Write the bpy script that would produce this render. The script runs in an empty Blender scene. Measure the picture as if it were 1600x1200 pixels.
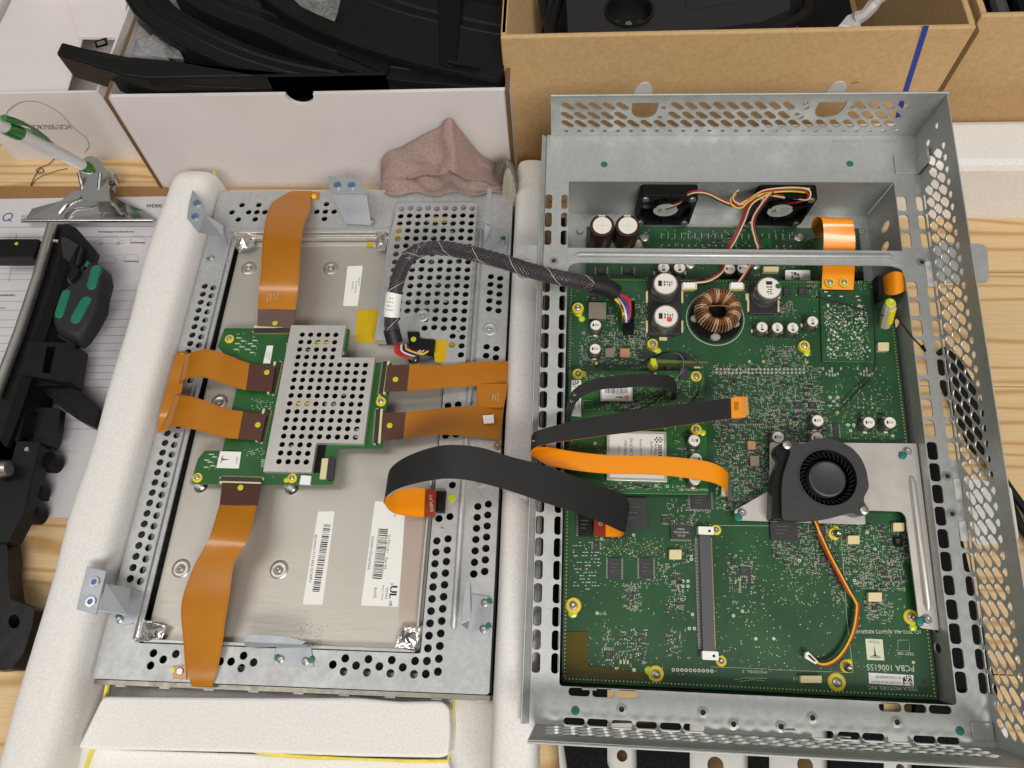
import bpy, math, random
import numpy as np
from mathutils import Vector as V, Matrix
from mathutils.geometry import delaunay_2d_cdt
R = math.radians; PI = math.pi
rnd = random.Random(7)
S = 0.001                       # everything is laid out in millimetres
scene = bpy.context.scene
col = scene.collection

# ------------------------------------------------------------ camera, world, lamps, exposure
RW = np.array([[0.997561, -0.011249, 0.068891], [0.039197, 0.906916, -0.419484], [-0.057759, 0.421161, 0.905145]])
CAMZ = 480.0
FPX = 1128.311
cd = bpy.data.cameras.new('camera'); cam = bpy.data.objects.new('camera', cd); col.objects.link(cam)
cd.sensor_width = 36; cd.lens = FPX / 1600 * 36; cd.clip_start = 0.01; cd.clip_end = 30
m4 = Matrix([list(r) + [0] for r in RW] + [[0, 0, 0, 1]]); m4.translation = V((0, 0, CAMZ * S))
cam.matrix_world = m4
scene.camera = cam
w = bpy.data.worlds.new('World'); scene.world = w; w.use_nodes = True
nt = w.node_tree; bg = nt.nodes['Background']; bg.inputs[1].default_value = 0.36
tcw = nt.nodes.new('ShaderNodeTexCoord'); sepw = nt.nodes.new('ShaderNodeSeparateXYZ'); rw = nt.nodes.new('ShaderNodeValToRGB')   # a room: dim walls, pale ceiling
nt.links.new(tcw.outputs['Generated'], sepw.inputs[0]); nt.links.new(sepw.outputs[2], rw.inputs[0]); nt.links.new(rw.outputs[0], bg.inputs[0])
for e, (p_, c_) in zip(rw.color_ramp.elements, ((.25, (.07, .068, .066, 1)), (.9, (1, .975, .935, 1)))): e.position = p_; e.color = c_

def area_lamp(name, loc, target, size, sizey, power, color):
    ld = bpy.data.lights.new(name, 'AREA'); ld.shape = 'RECTANGLE'; ld.size = size; ld.size_y = sizey
    ld.energy = power; ld.color = color
    o = bpy.data.objects.new(name, ld); col.objects.link(o); o.location = loc
    o.rotation_euler = (V(target) - V(loc)).to_track_quat('-Z', 'Y').to_euler()
    return o
area_lamp('ceiling_lamp', (0.6, -1.3, 1.75), (0, 0.2, 0), 1.3, 0.4, 39, (1, 0.965, 0.915))
area_lamp('ceiling_lamp', (-1.0, 0.05, 1.9), (0, 0.15, 0), 0.35, 1.3, 9, (1, 0.965, 0.915))
scene.view_settings.view_transform = 'Standard'; scene.view_settings.look = 'None'
scene.view_settings.exposure = 0.0; scene.view_settings.gamma = 1.0

# ------------------------------------------------------------ frames: the bench (W) and the tilted computer chassis (C)
MC = np.array([[0.999942, 0.008722, 0.006364], [-0.007646, 0.988194, -0.15302], [-0.007623, 0.152962, 0.988203]])
OC = np.array([-12.447, -2.268, 48.239])
EYE = np.array([0, 0, CAMZ])
def ray(px, py): return RW @ np.array([(px - 800) / FPX, -(py - 600) / FPX, -1.0])
def P(fr, px, py, v=0.0, ax=2):
    """the point of plane (axis ax = v, in frame fr) that the photograph shows at px, py, in mm"""
    d = ray(px, py); o = EYE
    if fr == 'C': o = MC.T @ (EYE - OC); d = MC.T @ d
    return V((o + d * (v - o[ax]) / d[ax]).tolist())
def PP(fr, pts, v=0.0): return [P(fr, p[0], p[1], p[2] if len(p) > 2 else v) for p in pts]
def P2(fr, pts, v=0.0): return [tuple(P(fr, p[0], p[1], v)[:2]) for p in pts]
FC = Matrix([list(r) + [0] for r in MC] + [[0, 0, 0, 1]]); FC.translation = V((OC * S).tolist())
FR = {'W': Matrix.Identity(4), 'C': FC}
def c2w(p): return V((MC @ np.array(p) + OC).tolist())

# ------------------------------------------------------------ materials
MATS = {}
def mat(name, color, rough=0.5, metal=0.0, **k):
    if name in MATS: return MATS[name]
    m = bpy.data.materials.new(name); m.use_nodes = True; b = m.node_tree.nodes['Principled BSDF']
    b.inputs['Base Color'].default_value = (*color, 1); b.inputs['Roughness'].default_value = rough
    b.inputs['Metallic'].default_value = metal
    if 'spec' in k: b.inputs['Specular IOR Level'].default_value = k['spec']
    if 'coat' in k: b.inputs['Coat Weight'].default_value = k['coat']; b.inputs['Coat Roughness'].default_value = k.get('coatr', .1)
    if 'alpha' in k: b.inputs['Alpha'].default_value = k['alpha']
    if 'trans' in k: b.inputs['Transmission Weight'].default_value = k['trans']
    if 'sss' in k:
        b.inputs['Subsurface Weight'].default_value = k['sss']; b.inputs['Subsurface Radius'].default_value = (1, .9, .8)
        b.inputs['Subsurface Scale'].default_value = 0.004
    MATS[name] = m
    return m
class N:
    """tiny node helper on a material"""
    def __init__(s, m): s.m = m; s.t = m.node_tree; s.b = s.t.nodes['Principled BSDF']
    def n(s, typ, ins=None, **props):
        x = s.t.nodes.new(typ)
        for k, v in props.items(): setattr(x, k, v)
        for k, v in (ins or {}).items():
            if isinstance(v, bpy.types.NodeSocket): s.t.links.new(v, x.inputs[k])
            else: x.inputs[k].default_value = v
        return x
    def co(s, sc=(1, 1, 1), uv=False, rot=(0, 0, 0)):
        c = s.n('ShaderNodeTexCoord')
        return s.n('ShaderNodeMapping', {'Vector': c.outputs['UV' if uv else 'Object'], 'Scale': sc, 'Rotation': rot}).outputs[0]
    def noise(s, vec, scale, detail=3, rough=.5, dist=0): return s.n('ShaderNodeTexNoise', {'Vector': vec, 'Scale': scale, 'Detail': detail, 'Roughness': rough, 'Distortion': dist}).outputs['Fac']
    def vor(s, vec, scale, out='Distance', feat='F1'): return s.n('ShaderNodeTexVoronoi', {'Vector': vec, 'Scale': scale}, feature=feat).outputs[out]
    def ramp(s, fac, stops):
        r = s.n('ShaderNodeValToRGB', {'Fac': fac}); e = r.color_ramp.elements
        while len(e) < len(stops): e.new(.5)
        for q, (p, c) in zip(e, stops): q.position = p; q.color = (*c, 1) if len(c) == 3 else c
        return r.outputs[0]
    def mix(s, fac, a, b, mode='MIX'):
        x = s.n('ShaderNodeMix', {'Factor': fac}, data_type='RGBA', blend_type=mode)
        for i, v in ((6, a), (7, b)):
            if isinstance(v, bpy.types.NodeSocket): s.t.links.new(v, x.inputs[i])
            else: x.inputs[i].default_value = (*v, 1)
        return x.outputs[2]
    def math(s, op, a, b=0.0, c=0.0):
        x = s.n('ShaderNodeMath', operation=op)
        for i, v in enumerate((a, b, c)):
            if isinstance(v, bpy.types.NodeSocket): s.t.links.new(v, x.inputs[i])
            else: x.inputs[i].default_value = v
        return x.outputs[0]
    def mapr(s, v, a, b, c, d): return s.n('ShaderNodeMapRange', {0: v, 1: a, 2: b, 3: c, 4: d}).outputs[0]
    def bump(s, h, strength=.3, dist=.001):
        x = s.n('ShaderNodeBump', {'Height': h, 'Strength': strength, 'Distance': dist}); s.t.links.new(x.outputs[0], s.b.inputs['Normal'])
    def set(s, **k):
        for a, v in k.items(): s.t.links.new(v, s.b.inputs[{'color': 'Base Color', 'rough': 'Roughness', 'alpha': 'Alpha', 'metal': 'Metallic'}[a]])
def lin(r, g, b): return tuple(((c / 255 + .055) / 1.055) ** 2.4 if c > 10 else c / 255 / 12.92 for c in (r, g, b))
def noisy(name, c, rough=.5, metal=0.0, var=.12, scale=60, bump=.1, bscale=900, **k):
    if name in MATS: return MATS[name]
    m = mat(name, c, rough, metal, **k); n = N(m); co = n.co()
    f = n.noise(co, scale, 4); n.set(color=n.mix(n.mapr(f, .3, .7, 0, 1), tuple(x * (1 - var) for x in c), tuple(min(1, x * (1 + var)) for x in c)))
    n.set(rough=n.mapr(n.noise(co, scale * 3, 3), .3, .7, max(0, rough - .07), min(1, rough + .07)))
    if bump: n.bump(n.noise(co, bscale, 2), bump, .0004)
    return m

def m_galv(name, c, rough=.38, metal=.75, mottle=.13, sc=(1, 1, 1)):
    m = mat(name, c, rough, metal); n = N(m); co = n.co(sc)
    v = n.vor(co, 420, 'Color'); bw = n.n('ShaderNodeRGBToBW', {0: v}).outputs[0]
    f = n.noise(co, 35, 5, .6)
    a = n.mix(n.mapr(bw, .2, .8, 0, 1), tuple(x * (1 - mottle) for x in c), tuple(min(1, x * (1 + mottle)) for x in c))
    n.set(color=n.mix(n.mapr(f, .45, .75, 0, .22), a, tuple(x * .86 for x in c)))
    n.set(rough=n.mapr(n.noise(co, 60, 4), .3, .7, rough - .08, rough + .12)); n.bump(n.noise(co, 300, 2), .03, .0005)
    return m
STEEL = m_galv('galvanised_steel', (.50, .515, .505), .46, .62, .04)
STEEL_DISPLAY = m_galv('spangled_steel', (.51, .515, .515), .48, .5, .06)
SHADEDSTEEL = m_galv('shaded_sheet_steel', (.33, .34, .33), .4, .6)  # darker copy of the chassis steel, shade put into its colour
def m_brush():
    m = mat('brushed_panel_steel', (.62, .58, .52), .5, .6); n = N(m); co = n.co((1, 30, 1))
    f = n.noise(co, 60, 4, .6); g = n.noise(n.co(), 9, 3)
    n.set(color=n.mix(n.mapr(g, .3, .7, 0, 1), (.50, .47, .42), (.57, .54, .485)), rough=n.mapr(f, .3, .7, .44, .54)); n.bump(f, .015, .0004)
    return m
PANEL = m_brush()
BRACKET = noisy('zinc_plated_steel', (.44, .47, .50), .5, .5, .08, 40, .05)
SHIELD = noisy('tin_shield_plate', (.60, .58, .54), .42, .5, .06, 50, .03)
HEATPLATE = noisy('brushed_aluminium', (.62, .59, .55), .42, .6, .06, 30, .03)
CHROME = mat('chrome', (.62, .62, .61), .17, 1)
SCREWM = noisy('screw_steel', (.5, .485, .45), .38, .85, .12, 300, 0)
SILVER = mat('solder', (.54, .53, .47), .4, .6)
GOLD = mat('gold_plating', (.80, .62, .28), .3, .8)
BLUESCREW = mat('blue_thread_lock', (.03, .15, .42), .35)
TEAL = noisy('teal_paint_mark', (.005, .16, .13), .45, 0, .3, 300, 0)
FOIL = mat('aluminium_foil', (.75, .72, .68), .2, 1)
n = N(FOIL); n.bump(n.noise(n.co(), 110, 2, .5, 1.0), .5, .003)
def m_kapton(name, c, c2, rough=.22):
    m = mat(name, c, rough, 0, spec=.4, coat=.5, coatr=.14); n = N(m)
    uv = n.co((1, 1, 1), True); sep = n.n('ShaderNodeSeparateXYZ', {0: uv})
    lines = n.math('SINE', n.math('MULTIPLY', sep.outputs[0], 190.0))
    lf = n.mapr(lines, .2, .9, 0, .28); g = n.noise(n.co(), 22, 3)
    a = n.mix(n.mapr(g, .35, .65, 0, .7), c, c2)
    edge = n.mapr(n.math('ABSOLUTE', n.math('SUBTRACT', sep.outputs[0], .5)), .455, .46, 0, 1)
    edge2 = n.mapr(n.math('ABSOLUTE', n.math('SUBTRACT', sep.outputs[0], .5)), .47, .475, 1, 0)
    a = n.mix(lf, a, tuple(x * .72 for x in c)); a = n.mix(n.math('MULTIPLY', n.math('MULTIPLY', edge, edge2), .5), a, tuple(x * .5 for x in c))
    n.set(color=a); n.bump(n.noise(n.co(), 40, 2), .22, .004)
    return m
KAPTON = m_kapton('amber_polyimide', lin(178, 108, 0), lin(192, 124, 8), .3)
KAPTON2 = m_kapton('bright_orange_polyimide', lin(250, 150, 8), lin(252, 158, 16), .35)
STIFF = mat('brown_stiffener', lin(84, 50, 38), .4)
REDSTIFF = mat('red_brown_stiffener', lin(140, 50, 24), .35)
KAPTAPE = mat('yellow_polyimide_tape', lin(215, 180, 10), .25, alpha=.86)
OLIVETAPE = mat('olive_polyimide_tape', lin(96, 82, 5), .2, coat=.5, alpha=.68)
BLACKFLEX = noisy('matt_black_film', (.022, .022, .022), .5, 0, .1, 30, .05, 1500, spec=.35)
BLACKPL = noisy('black_plastic', (.006, .006, .006), .5, 0, .1, 40, .05, 2500, spec=.14)
BLACKPL2 = noisy('satin_black_plastic', (.009, .009, .0095), .4, 0, .1, 40, .03, 2500, spec=.22)
BLACKFOAM = noisy('black_foam', (.010, .010, .010), .95, 0, .5, 900, .8, 1200, spec=.1)
FAN = noisy('charcoal_fan_plastic', (.035, .036, .037), .48, 0, .1, 60, .15, 3000)
CHIPM = noisy('chip_epoxy', (.028, .028, .030), .5, 0, .15, 200, .1)
CHIPT = mat('chip_marking', (.13, .13, .13), .6)
CAPW = mat('capacitor_top_white', lin(232, 226, 214), .4)
CAPS = mat('capacitor_can', (.20, .20, .19), .3, .5)
CAPBROWN = mat('capacitor_sleeve_brown', lin(52, 30, 26), .3, coat=.3)
BASEPL = mat('capacitor_base', (.02, .02, .02), .5)
CREAM = noisy('cream_nylon', lin(222, 208, 160), .45, 0, .05, 90, 0)
CREAMG = noisy('cream_glue', lin(215, 210, 180), .4, 0, .05, 90, .2)
FERRITE = noisy('ferrite_grey', lin(128, 118, 100), .55, 0, .08, 200, 0)
FERRITE2 = noisy('ferrite_tan', lin(176, 128, 92), .55, 0, .08, 200, 0)
YELLOW = noisy('yellow_lacquer', lin(228, 205, 60), .3, 0, .12, 300, .2, coat=.3)
LIME = noisy('lime_lacquer', lin(196, 205, 40), .3, 0, .12, 300, .2, coat=.3)
WHITEL = mat('white_label', lin(240, 239, 234), .5)
INK = mat('black_ink', (.015, .015, .015), .6)
SILK = mat('white_silkscreen', lin(196, 206, 186), .5); CERAMIC = mat('ceramic_tan', (.16, .115, .06), .5)
REDDOT = mat('red_dot', lin(225, 70, 72), .5); GREENDOT = mat('green_dot', lin(45, 95, 45), .5)
COPPER = noisy('enamelled_copper', lin(176, 118, 82), .28, .6, .25, 500, 0)
COPPERL = noisy('pale_copper', lin(225, 200, 160), .28, .5, .15, 500, 0)
W_RED = mat('red_wire', lin(190, 38, 34), .4); W_YEL = mat('yellow_wire', lin(228, 190, 30), .4)
W_BLK = mat('black_wire', (.012, .012, .012), .4); W_MAR = mat('maroon_wire', lin(150, 42, 48), .4)
W_PUR = mat('purple_wire', lin(62, 44, 140), .4); W_WHT = mat('white_wire', lin(222, 216, 206), .4)
W_CRM = mat('cream_wire', lin(222, 192, 150), .4); W_BRN = mat('brown_wire', lin(90, 52, 34), .4); W_BLU = mat('blue_wire', lin(40, 46, 110), .4)
def m_pcb(name, c, c2, grid=True):
    m = mat(name, c, .32, 0, spec=.5, coat=.25, coatr=.2); n = N(m); co = n.co()
    big = n.noise(co, 18, 3)
    a = n.mix(n.mapr(big, .42, .58, 0, 1), c, c2)
    br = n.n('ShaderNodeTexBrick', {'Vector': n.co((1, 1, 1), rot=(0, 0, PI / 2)), 'Scale': 1.0, 'Mortar Size': .00012, 'Mortar Smooth': .3, 'Brick Width': .0035, 'Row Height': .0011, 'Color1': (0, 0, 0, 1), 'Color2': (0, 0, 0, 1), 'Mortar': (1, 1, 1, 1)})
    br2 = n.n('ShaderNodeTexBrick', {'Vector': n.co(), 'Scale': 1.0, 'Mortar Size': .00010, 'Mortar Smooth': .3, 'Brick Width': .0052, 'Row Height': .0009, 'Color1': (0, 0, 0, 1), 'Color2': (0, 0, 0, 1), 'Mortar': (1, 1, 1, 1)})
    mk = n.mapr(n.noise(co, 45, 2), .47, .53, 0, .6); mk2 = n.mapr(n.noise(n.co((1.3, 1.1, 1)), 38, 2), .47, .53, 0, .55)
    lt = tuple(min(1, x * 1.9 + .004) for x in c)
    a = n.mix(n.math('MULTIPLY', br.outputs[0], mk), a, lt); a = n.mix(n.math('MULTIPLY', br2.outputs[0], mk2), a, lt)
    vo = n.vor(n.co((1, 1, 0)), 330); a = n.mix(n.mapr(vo, .07, .10, .4, 0), a, tuple(min(1, x * 3 + .01) for x in c))
    n.set(color=a); n.bump(n.mapr(br.outputs[0], 0, 1, 0, 1), .06, .0003)
    return m
PCB = m_pcb('green_solder_mask', (.008, .056, .017), (.012, .076, .022))
PCB2 = m_pcb('bright_green_solder_mask', (.010, .085, .014), (.014, .105, .020))
PCBE = mat('board_edge', lin(90, 100, 50), .6)
def m_foam():
    m = mat('white_packing_foam', lin(222, 214, 203), .75, 0, sss=.25); n = N(m); co = n.co()
    v = n.vor(co, 800); f = n.noise(co, 800, 3, .6)
    n.set(color=n.mix(n.mapr(f, .35, .7, 0, 1), lin(226, 223, 219), lin(242, 240, 236)))
    n.bump(n.math('ADD', n.math('MULTIPLY', v, .5), f), .2, .0006)
    n.set(rough=n.mapr(v, 0, .5, .35, .85))
    return m
FOAM = m_foam()
GLUE = noisy('yellow_glue', lin(226, 208, 70), .4, 0, .15, 120, .2)
def m_wood():
    m = mat('pine_wood', lin(215, 180, 130), .5, 0, spec=.35); n = N(m)
    c = n.n('ShaderNodeTexCoord'); ob = n.n('ShaderNodeObjectInfo')
    off = n.n('ShaderNodeVectorMath', {0: c.outputs['Object'], 1: n.n('ShaderNodeCombineXYZ', {0: n.math('MULTIPLY', ob.outputs['Random'], 3.0), 1: n.math('MULTIPLY', ob.outputs['Random'], 7.0)}).outputs[0]}).outputs[0]
    mp = n.n('ShaderNodeMapping', {'Vector': off, 'Scale': (.55, 4.2, 1)}).outputs[0]
    dist = n.noise(mp, 2.6, 3, .55)
    y = n.n('ShaderNodeSeparateXYZ', {0: mp}).outputs[1]
    ring = n.math('SINE', n.math('MULTIPLY', n.math('ADD', y, n.math('MULTIPLY', dist, .55)), 95.0))
    rf = n.mapr(ring, .0, 1, 0, 1)
    fine = n.noise(n.n('ShaderNodeMapping', {'Vector': off, 'Scale': (3, 120, 1)}).outputs[0], 8, 4)
    a = n.mix(n.math('POWER', rf, 2.5), lin(224, 194, 148), lin(193, 152, 98)); a = n.mix(n.mapr(fine, .35, .7, 0, .35), a, lin(188, 152, 104))
    n.set(color=a); n.bump(fine, .08, .0006)
    return m
PINE = m_wood()
PAPER = noisy('white_paper', lin(206, 202, 206), .7, 0, .03, 20, 0)
CARTONW = noisy('white_cardboard', lin(228, 221, 219), .7, 0, .03, 25, .1, 700)
CARTON = mat('brown_cardboard', lin(190, 148, 96), .75); n = N(CARTON); co = n.co((1, 1, 1)); f = n.noise(co, 300, 5, .7); g = n.noise(n.co((60, 3, 3)), 10, 3)
n.set(color=n.mix(n.mapr(f, .3, .7, 0, 1), lin(194, 158, 110), lin(212, 178, 130))); n.bump(n.math('ADD', f, g), .15, .0006)
CARTONE = mat('cardboard_edge', lin(110, 84, 52), .8)
HARDBOARD = noisy('hardboard', lin(150, 112, 66), .6, 0, .08, 200, .1)
BLUEINK = mat('blue_ink', lin(24, 62, 160), .5)
def m_cloth(name, c):
    m = mat(name, c, .95, 0, spec=.1); n = N(m); co = n.co()
    wv = n.n('ShaderNodeTexWave', {'Vector': co, 'Scale': 480.0, 'Distortion': 3.0, 'Detail': 2.0}).outputs['Fac']; f = n.noise(co, 500, 4, .7)
    n.set(color=n.mix(n.mapr(f, .3, .7, 0, 1), tuple(x * .78 for x in c), tuple(x * 1.2 for x in c))); n.bump(n.math('ADD', wv, f), .5, .0008)
    return m
PINK = m_cloth('pink_knit_cloth', lin(172, 147, 140)); GREYCL = m_cloth('grey_knit_cloth', lin(142, 138, 126))
GREENPL = mat('green_translucent_plastic', lin(10, 120, 30), .15, coat=.5); WHITEPL = mat('white_plastic', lin(246, 245, 247), .3, coat=.2)
GREENRUB = noisy('green_rubber_grip', lin(18, 112, 84), .55, 0, .08, 60, .1)
BAG = mat('clear_plastic_bag', (.55, .54, .52), .15, alpha=.38, spec=.8); n = N(BAG); n.bump(n.noise(n.co(), 70, 4, .7, 2), 1, .004)
BRAIDM = mat('braid_grey', lin(84, 78, 83), .35, spec=.5); BRAIDD = mat('braid_dark', lin(24, 21, 22), .5)
WHITEMET = noisy('white_painted_metal', lin(205, 205, 200), .4, .1, .04, 40, 0)

# ------------------------------------------------------------ geometry
def lp(a, b, t): return tuple(a[i] + (b[i] - a[i]) * t for i in range(len(a)))
class MB:
    def __init__(s): s.v = []; s.f = []; s.m = []; s.uv = {}; s.sm = []
    def add(s, vs, fs, mi=0, smooth=False):
        o = len(s.v); s.v.extend(tuple(map(float, v)) for v in vs)
        for f in fs: s.f.append([o + i for i in f]); s.m.append(mi); s.sm.append(smooth)
        return s
    def box(s, x0, x1, y0, y1, z0, z1, mi=0, bottom=True):
        v = [(x, y, z) for z in (z0, z1) for x, y in ((x0, y0), (x1, y0), (x1, y1), (x0, y1))]
        f = [(4, 5, 6, 7), (0, 1, 5, 4), (1, 2, 6, 5), (2, 3, 7, 6), (3, 0, 4, 7)]
        if bottom: f.append((3, 2, 1, 0))
        return s.add(v, f, mi)
    def rbox(s, cx, cy, w, h, z0, z1, a=0, mi=0):
        c, q = math.cos(a), math.sin(a); pts = [(cx + c * x - q * y, cy + q * x + c * y) for x, y in ((-w / 2, -h / 2), (w / 2, -h / 2), (w / 2, h / 2), (-w / 2, h / 2))]
        return s.prism(pts, z0, z1, mi)
    def prism(s, pts, z0, z1, mi=0, top=None, f=None, bev=0, smooth=False):
        """pts: 2-D outline; z may be numbers or lists"""
        A = sum(pts[i][0] * pts[(i + 1) % len(pts)][1] - pts[(i + 1) % len(pts)][0] * pts[i][1] for i in range(len(pts)))
        if A < 0: pts = pts[::-1]
        n = len(pts); L = [[(p[0], p[1], z0) for p in pts]]
        if bev:
            ins = inset(pts, bev); L += [[(p[0], p[1], z1 - bev) for p in pts], [(p[0], p[1], z1 - bev * .3) for p in inset(pts, bev * .3)], [(p[0], p[1], z1) for p in ins]]
        else: L.append([(p[0], p[1], z1) for p in pts])
        if f: L = [[f(*p) for p in l] for l in L]
        vs = [p for l in L for p in l]; fs = []
        for k in range(len(L) - 1):
            for i in range(n): j = (i + 1) % n; fs.append((k * n + i, k * n + j, (k + 1) * n + j, (k + 1) * n + i))
        s.add(vs, fs, mi, smooth); o = (len(L) - 1) * n
        s.add([vs[o + i] for i in range(n)], [tuple(range(n))], mi if top is None else top)
        s.add([vs[i] for i in range(n)], [tuple(range(n - 1, -1, -1))], mi)
        return s
    def cyl(s, x, y, z0, z1, r, seg=16, mi=0, top=None, r1=None, bev=0):
        r1 = r if r1 is None else r1
        prof = [(r, z0), (r1, z1)] if not bev else [(r, z0), (r1, z1 - bev), (r1 - bev * .3, z1 - bev * .3), (r1 - bev, z1)]
        s.lathe(x, y, prof, seg, mi, capmi=top); return s
    def lathe(s, x, y, prof, seg=20, mi=0, capmi=None, cap=True, tilt=None):
        vs = []
        for r, z in prof:
            for k in range(seg): a = 2 * PI * k / seg; vs.append((r * math.cos(a), r * math.sin(a), z))
        if tilt is not None: vs = [tuple(tilt @ V(v)) for v in vs]
        vs = [(v[0] + x, v[1] + y, v[2]) for v in vs]
        fs = [(k * seg + i, k * seg + (i + 1) % seg, (k + 1) * seg + (i + 1) % seg, (k + 1) * seg + i) for k in range(len(prof) - 1) for i in range(seg)]
        s.add(vs, fs, mi, True)
        if cap:
            o = (len(prof) - 1) * seg; s.add(vs[o:], [tuple(range(seg))], mi if capmi is None else capmi); s.add(vs[:seg], [tuple(range(seg - 1, -1, -1))], mi)
        return s
    def ring(s, x, y, z0, z1, ri, ro, seg=20, mi=0):
        s.lathe(x, y, [(ro, z0), (ro, z1), (ri, z1), (ri, z0), (ro, z0)], seg, mi, cap=False); return s
    def tube(s, pts, r, seg=8, mi=0, cap=True, uv=False):
        pts = [V(p) for p in pts]; n = len(pts); rs = r if isinstance(r, (list, tuple)) else [r] * n
        up = V((0, 0, 1)); vs = []; prev = None
        for i in range(n):
            t = (pts[min(i + 1, n - 1)] - pts[max(i - 1, 0)]); t = t.normalized() if t.length > 1e-9 else V((1, 0, 0))
            if prev is None: a = t.cross(up); a = a.normalized() if a.length > 1e-3 else V((1, 0, 0))
            else: a = (prev - t * prev.dot(t)).normalized()
            prev = a; b = t.cross(a)
            for k in range(seg): q = 2 * PI * k / seg; vs.append(tuple(pts[i] + a * (rs[i] * math.cos(q)) + b * (rs[i] * math.sin(q))))
        fs = [(i * seg + k, i * seg + (k + 1) % seg, (i + 1) * seg + (k + 1) % seg, (i + 1) * seg + k) for i in range(n - 1) for k in range(seg)]
        s.add(vs, fs, mi, True)
        if cap: s.add(vs[:seg], [tuple(range(seg - 1, -1, -1))], mi); s.add(vs[-seg:], [tuple(range(seg))], mi)
        return s
    def plate(s, outer, holes, z0, z1, mi=0, f=None, inner=None, side=None):
        """sheet with real holes; outline and holes are 2-D"""
        loops = [outer] + holes; pts = []; edges = []; own = []
        for li, l in enumerate(loops):
            o = len(pts); k = len(l); pts += [V(p) for p in l]; own += [li] * k; edges += [(o + i, o + (i + 1) % k) for i in range(k)]
        r = delaunay_2d_cdt(pts, edges, [], 1, 1e-4); vs = r[0]; lo = [{own[i] for i in ids} for ids in r[3]]
        tri = []
        for t in r[2]:
            c = lo[t[0]] & lo[t[1]] & lo[t[2]]; c.discard(0)
            if c and inpoly(sum(((vs[i]) for i in t), V((0, 0))) / 3, loops[min(c)]): continue
            tri.append(tuple(t))
        f = f or (lambda x, y, z: (x, y, z)); n = len(vs)
        top = [f(v[0], v[1], z1) for v in vs]; bot = [f(v[0], v[1], z0) for v in vs]
        cnt = {}
        for t in tri:
            for a, b in ((t[0], t[1]), (t[1], t[2]), (t[2], t[0])): cnt[(a, b)] = 1
        fs = list(tri) + [tuple(n + i for i in t[::-1]) for t in tri]
        s.add(top + bot, fs, mi)
        s.add(top + bot, [(b, a, n + a, n + b) for a, b in cnt if (b, a) not in cnt], mi if side is None else side)
        return s
    def ribbon(s, A, B, th=.25, mi=0, mi2=None, sub=6, cross=4, closed=False):
        """strip between edge curves A and B (3-D points), smoothed; mi on its face, mi2 on the back"""
        A = spline(A, sub); B = spline(B, sub); n = len(A); c = cross + 1; o = len(s.v); grid = []; L = 0; ls = [0]
        for i in range(n): grid.append([A[i].lerp(B[i], k / cross) for k in range(c)])
        for i in range(1, n): L += (grid[i][cross // 2] - grid[i - 1][cross // 2]).length; ls.append(L)
        nor = []
        for i in range(n):
            t = grid[min(i + 1, n - 1)][cross // 2] - grid[max(i - 1, 0)][cross // 2]; w_ = grid[i][-1] - grid[i][0]; q = w_.cross(t)
            nor.append(q.normalized() if q.length > 1e-6 else (nor[-1] if nor else V((0, 0, 1))))
        for i in range(1, n):
            pass
        vs = [tuple(p) for row in grid for p in row] + [tuple(p - nor[i] * th) for i, row in enumerate(grid) for p in row]
        m = n * c
        s.add(vs, [(i * c + k, (i + 1) * c + k, (i + 1) * c + k + 1, i * c + k + 1) for i in range(n - 1) for k in range(cross)][0:0], mi)
        o = len(s.v) - len(vs)
        for i in range(n):
            for k in range(c):
                s.uv[o + i * c + k] = (k / cross, ls[i] / 100); s.uv[o + m + i * c + k] = (k / cross, ls[i] / 100)
        def addf(f, q): s.f.append([o + i for i in f]); s.m.append(q); s.sm.append(True)
        for i in range(n - 1):
            for k in range(cross):
                a, b, d, e = i * c + k, i * c + k + 1, (i + 1) * c + k + 1, (i + 1) * c + k
                addf((a, b, d, e), mi); addf((m + e, m + d, m + b, m + a), mi if mi2 is None else mi2)
        for k in (0, cross):
            ev = [vs[i * c + k] for i in range(n)] + [vs[m + i * c + k] for i in range(n)]
            s.add(ev, [((i, i + 1, n + i + 1, n + i) if k == 0 else (i + 1, i, n + i, n + i + 1)) for i in range(n - 1)], mi, True)
        return s
    def pillow(s, pts, z0, z1, mi=0, levels=5, round_=.25, fn=None):
        """soft-edged solid over a 2-D outline; round_ = share of the radius that curves down"""
        A = sum(pts[i][0] * pts[(i + 1) % len(pts)][1] - pts[(i + 1) % len(pts)][0] * pts[i][1] for i in range(len(pts)))
        if A < 0: pts = pts[::-1]
        n = len(pts); cx = sum(p[0] for p in pts) / n; cy = sum(p[1] for p in pts) / n; vs = []
        for k in range(levels + 1):
            a = PI / 2 * k / levels; q = 1 - round_ * (1 - math.cos(a)); z = z0 + (z1 - z0) * math.sin(a)
            for p in pts: vs.append((cx + (p[0] - cx) * q, cy + (p[1] - cy) * q, z))
        if fn: vs = [fn(*v) for v in vs]
        fs = [(k * n + i, k * n + (i + 1) % n, (k + 1) * n + (i + 1) % n, (k + 1) * n + i) for k in range(levels) for i in range(n)]
        s.add(vs, fs, mi, True); s.add(vs[-n:], [tuple(range(n))], mi, True)
        return s
    def quad(s, a, b, c, d, mi=0): return s.add([a, b, c, d], [(0, 1, 2, 3)], mi)
def inset(pts, d):
    n = len(pts); out = []
    for i in range(n):
        p0, p1, p2 = V(pts[i - 1]), V(pts[i]), V(pts[(i + 1) % n]); a = (p1 - p0); b = (p2 - p1)
        if a.length < 1e-6 or b.length < 1e-6: out.append(tuple(p1)); continue
        a.normalize(); b.normalize(); na = V((-a.y, a.x)); nb = V((-b.y, b.x)); q = na + nb
        k = q.length_squared; out.append(tuple(p1 + q * (d * 2 / k if k > .3 else d)))
    return out
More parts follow.
